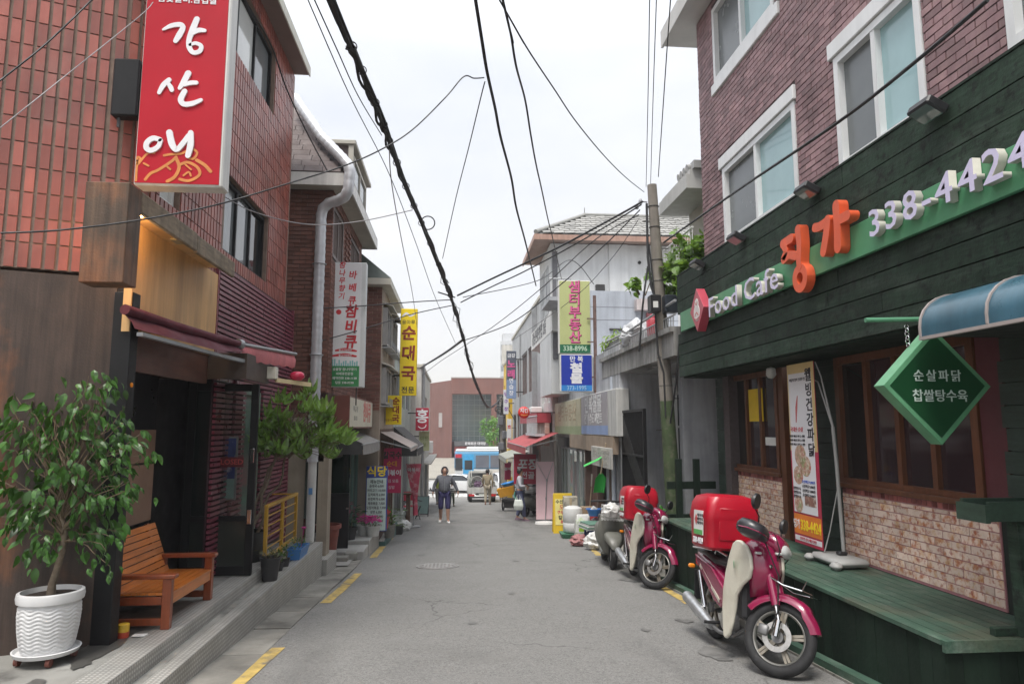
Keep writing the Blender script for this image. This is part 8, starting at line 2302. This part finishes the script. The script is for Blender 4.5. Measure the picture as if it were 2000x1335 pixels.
    if hair:
        mb = MB(); rings = []
        for k in range(7):
            a = R(-35 + k * 20.5)
            rr = .104 * math.cos(a) ** .8 if math.cos(a) > 0 else 0.01
            ring_ = []
            for j in range(16):
                q = 6.283 * j / 16
                dv = fc * math.cos(q) + sdv * math.sin(q)
                front = max(0, math.cos(q))
                zz = .112 * math.sin(a)
                if k < 3: zz = zz * (1 - front) + front * .055 + (k * .004)
                r2 = rr * (1 - (.10 * front if k < 3 else 0)) + (.006 if front < .3 else 0)
                ring_.append(hd + dv * r2 - fc * .012 + Vector((0, 0, zz + .015)))
            rings.append(ring_)
        mb.loft(rings); mb.build('hair', MATS['hair_black'], t, 70)
    return t
# 1 hooded walker facing the camera
J = dict(pelvis=(0, 0, .93), spine=(0, 0, 1.1), chest=(0, -.01, 1.30), neck=(0, -.01, 1.47), chin=(.0, -.04, 1.545), head=(0, -.015, 1.60), crown=(0, 0, 1.70), face=(0, -1),
         shr=(-.19, 0, 1.40), elr=(-.32, .03, 1.15), wrr=(-.36, -.08, .93), shl=(.19, 0, 1.40), ell=(.33, .04, 1.16), wrl=(.43, .02, .94),
         hipr=(-.095, 0, .88), knr=(-.11, -.06, .49), anr=(-.115, .08, .10), tor=(-.13, -.04, .05), hipl=(.095, 0, .88), knl=(.115, -.12, .49), anl=(.125, -.17, .09), tol=(.15, -.29, .04))
hood_m = M('grey_jersey', (.115, .12, .14), .9, .2, 14, bump=.3, bscale=70)
m1 = person('person in a grey hooded jacket and navy shorts walking towards the camera', (-.30, 22.1, g(22.1)), 0, J, dict(name='hooded_jacket', hem=-.02, w=.205, sleeve=.97), hood_m, dict(name='shorts', len=.2), M('navy_cloth', (.025, .022, .085), .85, .2, 12, bump=.2), white_m, hair=False)
mb = MB(); rings = []
for k in range(9):
    a = R(-60 + k * 18)
    ring_ = []
    for j in range(18):
        q = 6.283 * j / 18
        dv = Vector((math.sin(q), -math.cos(q), 0))
        op = 1 if math.cos(q) > .55 and 0 < k < 7 else 0
        r_ = .125 * max(.12, math.cos(a))
        ring_.append(Vector((0, .0, 1.60)) + dv * r_ * (1 - .45 * op) + Vector((0, .02 + (.05 if op else 0), .145 * math.sin(a))))
    rings.append(ring_)
mb.loft(rings); mb.build('hood', hood_m, m1, 70)
MB().bar((0, -.205, 1.0), (0, -.205, 1.38), .012, .006).build('zip', grey_m, m1)
# 2 man in beige suit seen from behind by the pickup
J2 = dict(pelvis=(0, 0, .92), spine=(0, 0, 1.1), chest=(0, 0, 1.29), neck=(0, 0, 1.45), chin=(0, -.03, 1.52), head=(0, -.01, 1.58), crown=(0, 0, 1.67), face=(0, -1),
          shr=(-.19, 0, 1.38), elr=(-.25, .05, 1.12), wrr=(-.24, -.02, .90), shl=(.19, 0, 1.38), ell=(.24, -.05, 1.12), wrl=(.22, -.16, .95),
          hipr=(-.09, 0, .88), knr=(-.10, -.12, .49), anr=(-.10, -.16, .09), tor=(-.11, -.28, .04), hipl=(.09, 0, .88), knl=(.09, .02, .48), anl=(.09, .12, .11), tol=(.10, .0, .05))
beige = M('beige_cloth', (.30, .25, .17), .85, .15, 12, bump=.25, bscale=50)
person('person in a beige jacket and trousers walking away beside the white pickup', (1.63, 33.9, g(33.9)), R(172), J2, dict(name='jacket', hem=-.05, w=.165, sleeve=.97), beige, dict(name='trousers', len=.95), M('pale_beige_cloth', (.38, .33, .25), .85, .12, 12, bump=.2), brown_f)
# 3 woman with white bag, turned to the right
J3 = dict(J2); J3.update(elr=(-.26, -.06, 1.12), wrr=(-.22, -.28, 1.16), ell=(.24, .02, 1.12), wrl=(.22, -.06, .90))
w3 = person('person in pale grey shirt and jeans holding a white plastic bag', (2.14, 22.5, g(22.5)), R(75), J3, dict(name='shirt', hem=.02, w=.145, sleeve=.85), M('pale_grey_cloth', (.42, .42, .46), .85, .12, 12, bump=.25, bscale=50), dict(name='jeans', len=.93), M('denim', (.075, .085, .16), .85, .2, 15, bump=.2), M('mauve_shoe', (.2, .13, .17), .6, bump=.1), scale=.985)
bgw = thing('carrier_bag', 'white plastic carrier bag hanging from the hand of the person in jeans', 'bag', (2.06, 22.22, g(22.3) + .36))
MB().loft([[(-.13, -.06, 0), (.13, -.06, 0), (.13, .06, 0), (-.13, .06, 0)], [(-.155, -.1, .14), (.155, -.1, .14), (.155, .1, .14), (-.155, .1, .14)], [(-.12, -.05, .33), (.12, -.05, .33), (.12, .05, .33), (-.12, .05, .33)]]).build('bag', M('pale_bag', (.60, .64, .60), .4, .1, 8, bump=.5, bscale=16), bgw, bevel=.03)
for x in (-.07, .07): MB().tube([(x - .03, 0, .32), (x * .5, 0, .48), (x + .03, 0, .32)], .012, 6).build('handle', MATS['pale_bag'], bgw)
# 4 person in black behind the woman, 5 child in stripes, 6 far passer-by
J4 = dict(J2); J4.update(wrl=(.20, -.25, 1.08), wrr=(-.22, -.22, 1.06))
person('person in black clothes beside the hand cart with orange tub', (2.58, 26.9, g(26.9)), R(60), J4, dict(name='coat', hem=-.08, w=.165, sleeve=.97), M('black_cloth', (.02, .02, .022), .9, .2, 12, bump=.2), dict(name='trousers', len=.95), M('black_cloth', (.02, .02, .022), .9), blackp, scale=.95)
person('small person in a black and white striped top behind the hooded walker', (-.10, 32.2, g(32.2)), R(165), J2, dict(name='striped_top', hem=-.02, w=.155, sleeve=.6), M('white_cloth', (.55, .55, .55), .85, .1, 10, bump=.1), dict(name='trousers', len=.9), M('olive_cloth', (.06, .075, .045), .9, .2, 10, bump=.1), blackp, scale=.66)
st = [o for o in COL.objects if o.get('label', '').startswith('small person in a black')][0]
for k in range(3): MB().lathe([(.172, 0), (.176, .02), (.172, .05), (.168, .05), (.168, 0)], 18, (0, 0, .93 + k * .13)).build('stripe', MATS['black_cloth'], st, 50)
person('person in a yellow green top beyond the left shops, half behind the hooded walker', (-.78, 34.5, g(34.5)), R(200), J2, dict(name='shirt', hem=.0, w=.15, sleeve=.4), M('lime_cloth', (.35, .42, .06), .85, .12, 10, bump=.1), dict(name='trousers', len=.95), M('grey_cloth', (.15, .15, .15), .9, .15, 10, bump=.1), blackp, scale=.8)

# odds and ends: timber trellis at the far deck end, forecourt
tl = thing('timber_trellis', 'dark green timber trellis fence at the far end of the deck', 'fence', (3.25, 9.95, .02))
for x in (.0, .27): MB().cbox(x, x + .09, 0, .06, -.6, 1.06, .004).build('post', MATS['dark_green_boards'], tl)
for z in (.15, .62): MB().cbox(-.12, .62, .062, .10, z, z + .11, .004).build('rail', MATS['dark_green_boards'], tl)
tag(MB().add([(-40, 61, -2.93), (30, 61, -2.93), (30, 79.9, -2.0), (-40, 79.9, -2.0)], [(0, 1, 2, 3)]).build('forecourt', M('beige_paving', (.27, .25, .21), .8, .12, .6, bump=.1)), kind='structure')
# ---------------------------------------------------------------- overhead cables
CB = {
'bundle' : [(-0.97, 5.0, 4.82), (-0.9, 5.62, 4.76), (-0.79, 6.62, 4.68), (-0.72, 7.27, 4.58), (-0.6, 8.39, 4.45), (-0.46, 9.66, 4.36), (-0.25, 11.5, 4.18), (-0.06, 13.3, 3.98), (0.18, 15.4, 3.54), (0.49, 18.25, 2.88), (1.24, 25.07, 2.26)] ,
'A' : [(0.09, 3.5, 3.88), (0.13, 3.75, 3.83), (0.18, 4.07, 3.78), (0.26, 4.55, 3.77), (0.33, 5.01, 3.76), (0.49, 5.95, 3.79), (0.6, 6.66, 3.74), (0.85, 8.17, 3.8), (1.35, 11.29, 3.92)] ,
'B' : [(0.24, 3.5, 3.89), (0.32, 3.93, 3.95), (0.38, 4.22, 3.9), (0.52, 5.0, 4.06), (0.62, 5.53, 4.03), (0.75, 6.24, 4.05), (0.91, 7.07, 4.1), (1.18, 8.53, 4.22), (1.48, 10.12, 4.38), (2.34, 14.78, 4.81)] ,
'C' : [(0.22, 3.5, 3.89), (0.3, 3.7, 3.9), (0.45, 4.08, 3.93), (0.71, 4.72, 4.01), (1.0, 5.43, 4.1), (1.54, 6.76, 4.36), (2.17, 8.3, 4.72), (2.96, 10.26, 5.25)] ,
'V1' : [(1.83, 5.99, 5.63), (2.3, 7.69, 5.58), (3.27, 11.2, 5.68)] ,
'V2' : [(1.9, 6.0, 5.64), (2.41, 7.84, 5.66), (3.33, 11.13, 5.7)] ,
'V3' : [(2.04, 6.0, 5.65), (2.3, 7.01, 5.47), (2.95, 9.46, 5.2)] ,
'low' : [(3.3, 10.39, 4.47), (3.27, 9.25, 4.39), (3.23, 7.24, 4.25), (3.19, 5.2, 4.09), (3.17, 4.16, 4.07), (3.15, 3.55, 4.08)] ,
'P1' : [(3.05, 10.66, 5.23), (2.67, 11.08, 5.08), (1.92, 11.92, 4.81), (1.38, 12.52, 4.65), (0.7, 13.28, 4.46), (0.03, 14.04, 4.26)] ,
'P2' : [(3.03, 10.67, 5.18), (2.6, 11.16, 4.98), (1.92, 11.92, 4.7), (1.25, 12.67, 4.46), (0.7, 13.28, 4.3), (0.1, 13.95, 4.1)] ,
'L1' : [(-2.3, 11.15, 3.45), (-1.65, 11.61, 3.58), (-0.83, 12.2, 3.77), (-0.12, 12.71, 3.92)] ,
'L2' : [(-2.29, 11.16, 2.89), (-1.66, 11.72, 3.18), (-0.84, 12.44, 3.58), (-0.07, 13.13, 3.89)] ,
'D1' : [(0.18, 15.42, 3.52), (-0.27, 18.53, 3.55), (-1.06, 24.03, 3.69), (-1.73, 28.67, 3.8)] ,
'D2' : [(3.02, 10.73, 5.11), (2.57, 11.47, 4.69), (1.92, 12.54, 4.17), (1.15, 13.8, 3.67), (0.18, 15.41, 3.49)] ,
'D3' : [(3.03, 10.84, 5.06), (2.59, 12.4, 5.04), (1.92, 14.78, 4.63), (0.96, 18.16, 4.19), (-0.51, 23.37, 3.77), (-1.3, 26.16, 3.45)] ,
'D4' : [(3.06, 10.99, 5.02), (2.89, 12.45, 4.66), (2.57, 15.26, 4.38), (1.82, 21.82, 4.31), (-0.27, 40.13, 4.62)] ,
'N1' : [(-2.0, 3.0, 3.05), (-1.88, 3.1, 3.29), (-1.75, 3.2, 3.58)] ,
'N2' : [(-2.77, 4.2, 3.35), (-2.64, 4.54, 3.85), (-2.43, 5.08, 4.65), (-2.39, 5.2, 4.85)] ,
'W' : [(-2.84, 4.4, 2.75), (-2.57, 4.55, 2.82), (-2.19, 4.76, 2.96), (-1.76, 5.0, 3.16), (-1.29, 5.26, 3.44), (-0.89, 5.48, 3.69), (-0.6, 5.64, 3.92), (-0.38, 5.77, 4.15), (-0.11, 5.91, 4.52), (0.05, 6.0, 4.77)] ,
'W2' : [(0.05, 6.0, 4.77), (0.15, 6.15, 4.84), (0.25, 6.3, 4.93)] ,
'W3' : [(0.26, 6.3, 4.89), (0.23, 6.57, 4.86), (0.13, 7.73, 4.81), (-0.02, 9.35, 4.73), (-0.24, 11.74, 4.47)] ,
'T' : [(-2.67, 7.86, 4.18), (-2.35, 7.98, 4.04), (-1.8, 8.17, 3.97), (-1.22, 8.37, 4.08), (-0.57, 8.6, 4.32)] ,
'Q' : [(-2.38, 7.31, 6.27), (-2.28, 8.04, 6.16), (-2.2, 8.54, 5.86), (-2.09, 9.29, 5.61), (-1.96, 10.16, 5.39)] ,
'S' : [(-1.16, 5.0, 4.81), (-1.1, 5.53, 4.74), (-1.01, 6.37, 4.66), (-0.82, 8.04, 4.58), (-0.61, 9.88, 4.27), (-0.37, 12.06, 3.84), (0.0, 15.37, 3.42)] ,
'S2' : [(-1.11, 5.0, 4.81), (-1.07, 5.81, 4.86), (-1.02, 6.78, 4.92), (-0.95, 8.3, 5.18)] ,
'H' : [(-0.74, 7.2, 4.55), (-0.75, 7.67, 4.32), (-0.8, 9.85, 4.25), (-0.88, 13.62, 4.24), (-0.95, 16.92, 3.99)] ,
'coil' : [(-0.45, 9.74, 4.55)] ,
'K' : [(3.73, 17.96, 5.39), (2.96, 17.14, 5.84), (1.96, 16.08, 5.05), (0.15, 14.16, 4.25)] ,
}
cab_m = M('cable_black', (.022, .022, .024), .5, .2, 8, bump=.1)
cab_l = M('cable_pale', (.30, .29, .30), .6, .1, 8, bump=.05)
def smooth(P, n=6):
    P = [Vector(p) for p in P]; out = []
    for i in range(len(P) - 1):
        p0, p1, p2, p3 = P[max(i - 1, 0)], P[i], P[i + 1], P[min(i + 2, len(P) - 1)]
        for k in range(n):
            u = k / n
            out.append(.5 * ((2 * p1) + (p2 - p0) * u + (2 * p0 - 5 * p1 + 4 * p2 - p3) * u * u + (3 * p1 - p0 - 3 * p2 + p3) * u ** 3))
    return out + [P[-1]]
def back(P, L_=6):
    """carry an overhead line on past the edge of the frame"""
    a, b = Vector(P[0]), Vector(P[1])
    return [tuple(a + (a - b).normalized() * L_)] + list(P)
cbn = thing('cable_bundle', 'thick bundle of black cables sagging along the street to the far pole', 'cables')
core = smooth(back(CB['bundle']) + [(2.42, 36.1, 3.05)], 10)
rg = random.Random(9)
for k in range(9):
    a0, rr, ph = rg.uniform(0, 6.28), rg.uniform(.010, .034), rg.uniform(.05, .14)
    pts = []
    for i, p in enumerate(core):
        a = a0 + i * ph
        j = .0 if k < 6 else .02 * math.sin(i * .9 + k)
        pts.append(p + Vector((math.cos(a) * rr + j, 0, math.sin(a) * rr - abs(j))))
    MB().tube(pts, rg.uniform(.008, .014), 6).build('cable', cab_m, cbn, 60)
MB().tube([p + Vector((0, 0, .0)) for p in core], .022, 8).build('cable', cab_m, cbn, 60)
mb = MB()
for i in range(8, len(core) - 4, 5):
    mb.torus(.042, .005, 14, 6, tuple(core[i]), 'Y')
mb.build('cable_ties', cab_m, cbn, 50)['kind'] = 'stuff'
mb = MB()
for k in range(26):
    i = rg.randrange(70, len(core) - 12)
    p = core[i]; q = core[i + rg.randint(2, 5)]
    mb.tube([p, p.lerp(q, .5) + Vector((rg.uniform(-.09, .09), 0, rg.uniform(-.10, .09))), q], .006, 5)
mb.build('loose_wires', cab_m, cbn, 60)['kind'] = 'stuff'
tag(MB().torus(.10, .009, 24, 6, (-.42, 9.74, 4.5), 'Y').build('cable_coil', cab_m), 'small loop of spare cable hanging on the thick bundle', 'cable')
tag(MB().bar((-.34, 12.9, 4.10), (-.02, 13.2, 4.06), .02).build('cable_splice', cab_m), 'short splice bar crossing the thick cable bundle', 'cable fitting')
LB = [('A', .010, 1, 'black overhead cable running down from mid top of the sky to the white house balcony'),
      ('B', .0075, 1, 'wavy black overhead cable just right of the central one, ending at the green sign'),
      ('C', .0055, 1, 'thin overhead wire slanting down right to the top of the near pole'),
      ('V1', .005, 1, 'leftmost of three thin wires rising steeply from the near pole'), ('V2', .005, 1, 'middle one of three thin wires rising steeply from the near pole'), ('V3', .006, 1, 'rightmost of three thin wires rising steeply from the near pole'),
      ('low', .014, 0, 'thick black cable from the pole along the front of the brick restaurant windows'),
      ('P1', .018, 0, 'thick cable from the near pole head across the street to the bundle'), ('P2', .012, 0, 'thinner cable hanging just below the thick cross street cable'),
      ('L1', .010, 0, 'upper black cable crossing in front of the white barbecue sign'), ('L2', .010, 0, 'lower black cable crossing in front of the white barbecue sign'),
      ('D1', .030, 0, 'thick dark cable from the bundle down to the far left row of shops'), ('D2', .010, 0, 'cable from the near pole down across the white house to the bundle'),
      ('D3', .009, 0, 'long thin cable from the near pole to the far left white building'), ('D4', .006, 0, 'faint thin cable from the near pole towards the far end of the street'),
      ('N1', .0042, 0, 'dark wire crossing the upper corner of the red tiled wall'), ('N2', .0032, 0, 'pale wire rising across the red tiles to the red sign'),
      ('W', .0065, 0, 'long sagging wire from the tiled wall past the wooden canopy up over the street'), ('W3', .006, 0, 'thin wire dropping straight from the central cable to the bundle'),
      ('T', .006, 0, 'thin pale wire from the tiled building window to the cable bundle'), ('Q', .010, 0, 'dark cable along the tiled building eave down to the silver duct'),
      ('S', .005, 1, 'thin wire hanging left of and below the thick bundle'), ('S2', .006, 1, 'slack wire looping beside the top of the thick bundle'),
      ('H', .006, 0, 'pale thin wire dropping from the bundle to the tall yellow sign'), ('K', .010, 0, 'cable rising from the sign post and falling back to the bundle')]
for key, r_, ext, lab in LB:
    P = CB[key] + (CB['W2'][1:] if key == 'W' else [])
    P = P[:-1] if key == 'D4' else P
    pts = smooth(back(P) if ext else P, 8)
    tag(MB().tube(pts, r_, 6).build('overhead_cable', cab_l if key in ('N2', 'T', 'H') else cab_m, None, 60), lab, 'cable')
tag(MB().tube(smooth([(3.33, 9.85, 2.9), (3.30, 10.0, 2.2), (3.26, 10.2, 1.6)], 6), .014, 6).build('overhead_cable', cab_m, None, 60), 'short black cable hanging under the far corner of the green fascia', 'cable')
tag(MB().tube(smooth([(3.12, 10.7, 4.15), (3.02, 10.7, 3.5), (2.96, 10.75, 2.75)], 6), .016, 6).build('overhead_cable', cab_m, None, 60), 'black stay rod slanting beside the pole over the terrace', 'cable')
# ---------------------------------------------------------------- thin summer haze
hz_m = bpy.data.materials.new('haze_air')
hz_m.use_nodes = True
hn, hl = hz_m.node_tree.nodes, hz_m.node_tree.links
hn.clear()
ho = hn.new('ShaderNodeOutputMaterial'); hv = hn.new('ShaderNodeVolumePrincipled')
hv.inputs['Color'].default_value = (.93, .95, 1.0, 1)
hv.inputs['Density'].default_value = .0012
hl.new(hv.outputs[0], ho.inputs['Volume'])
tag(MB().box(-205, 205, -32, 262, -4.6, 24.5).build('haze', hz_m), kind='stuff')
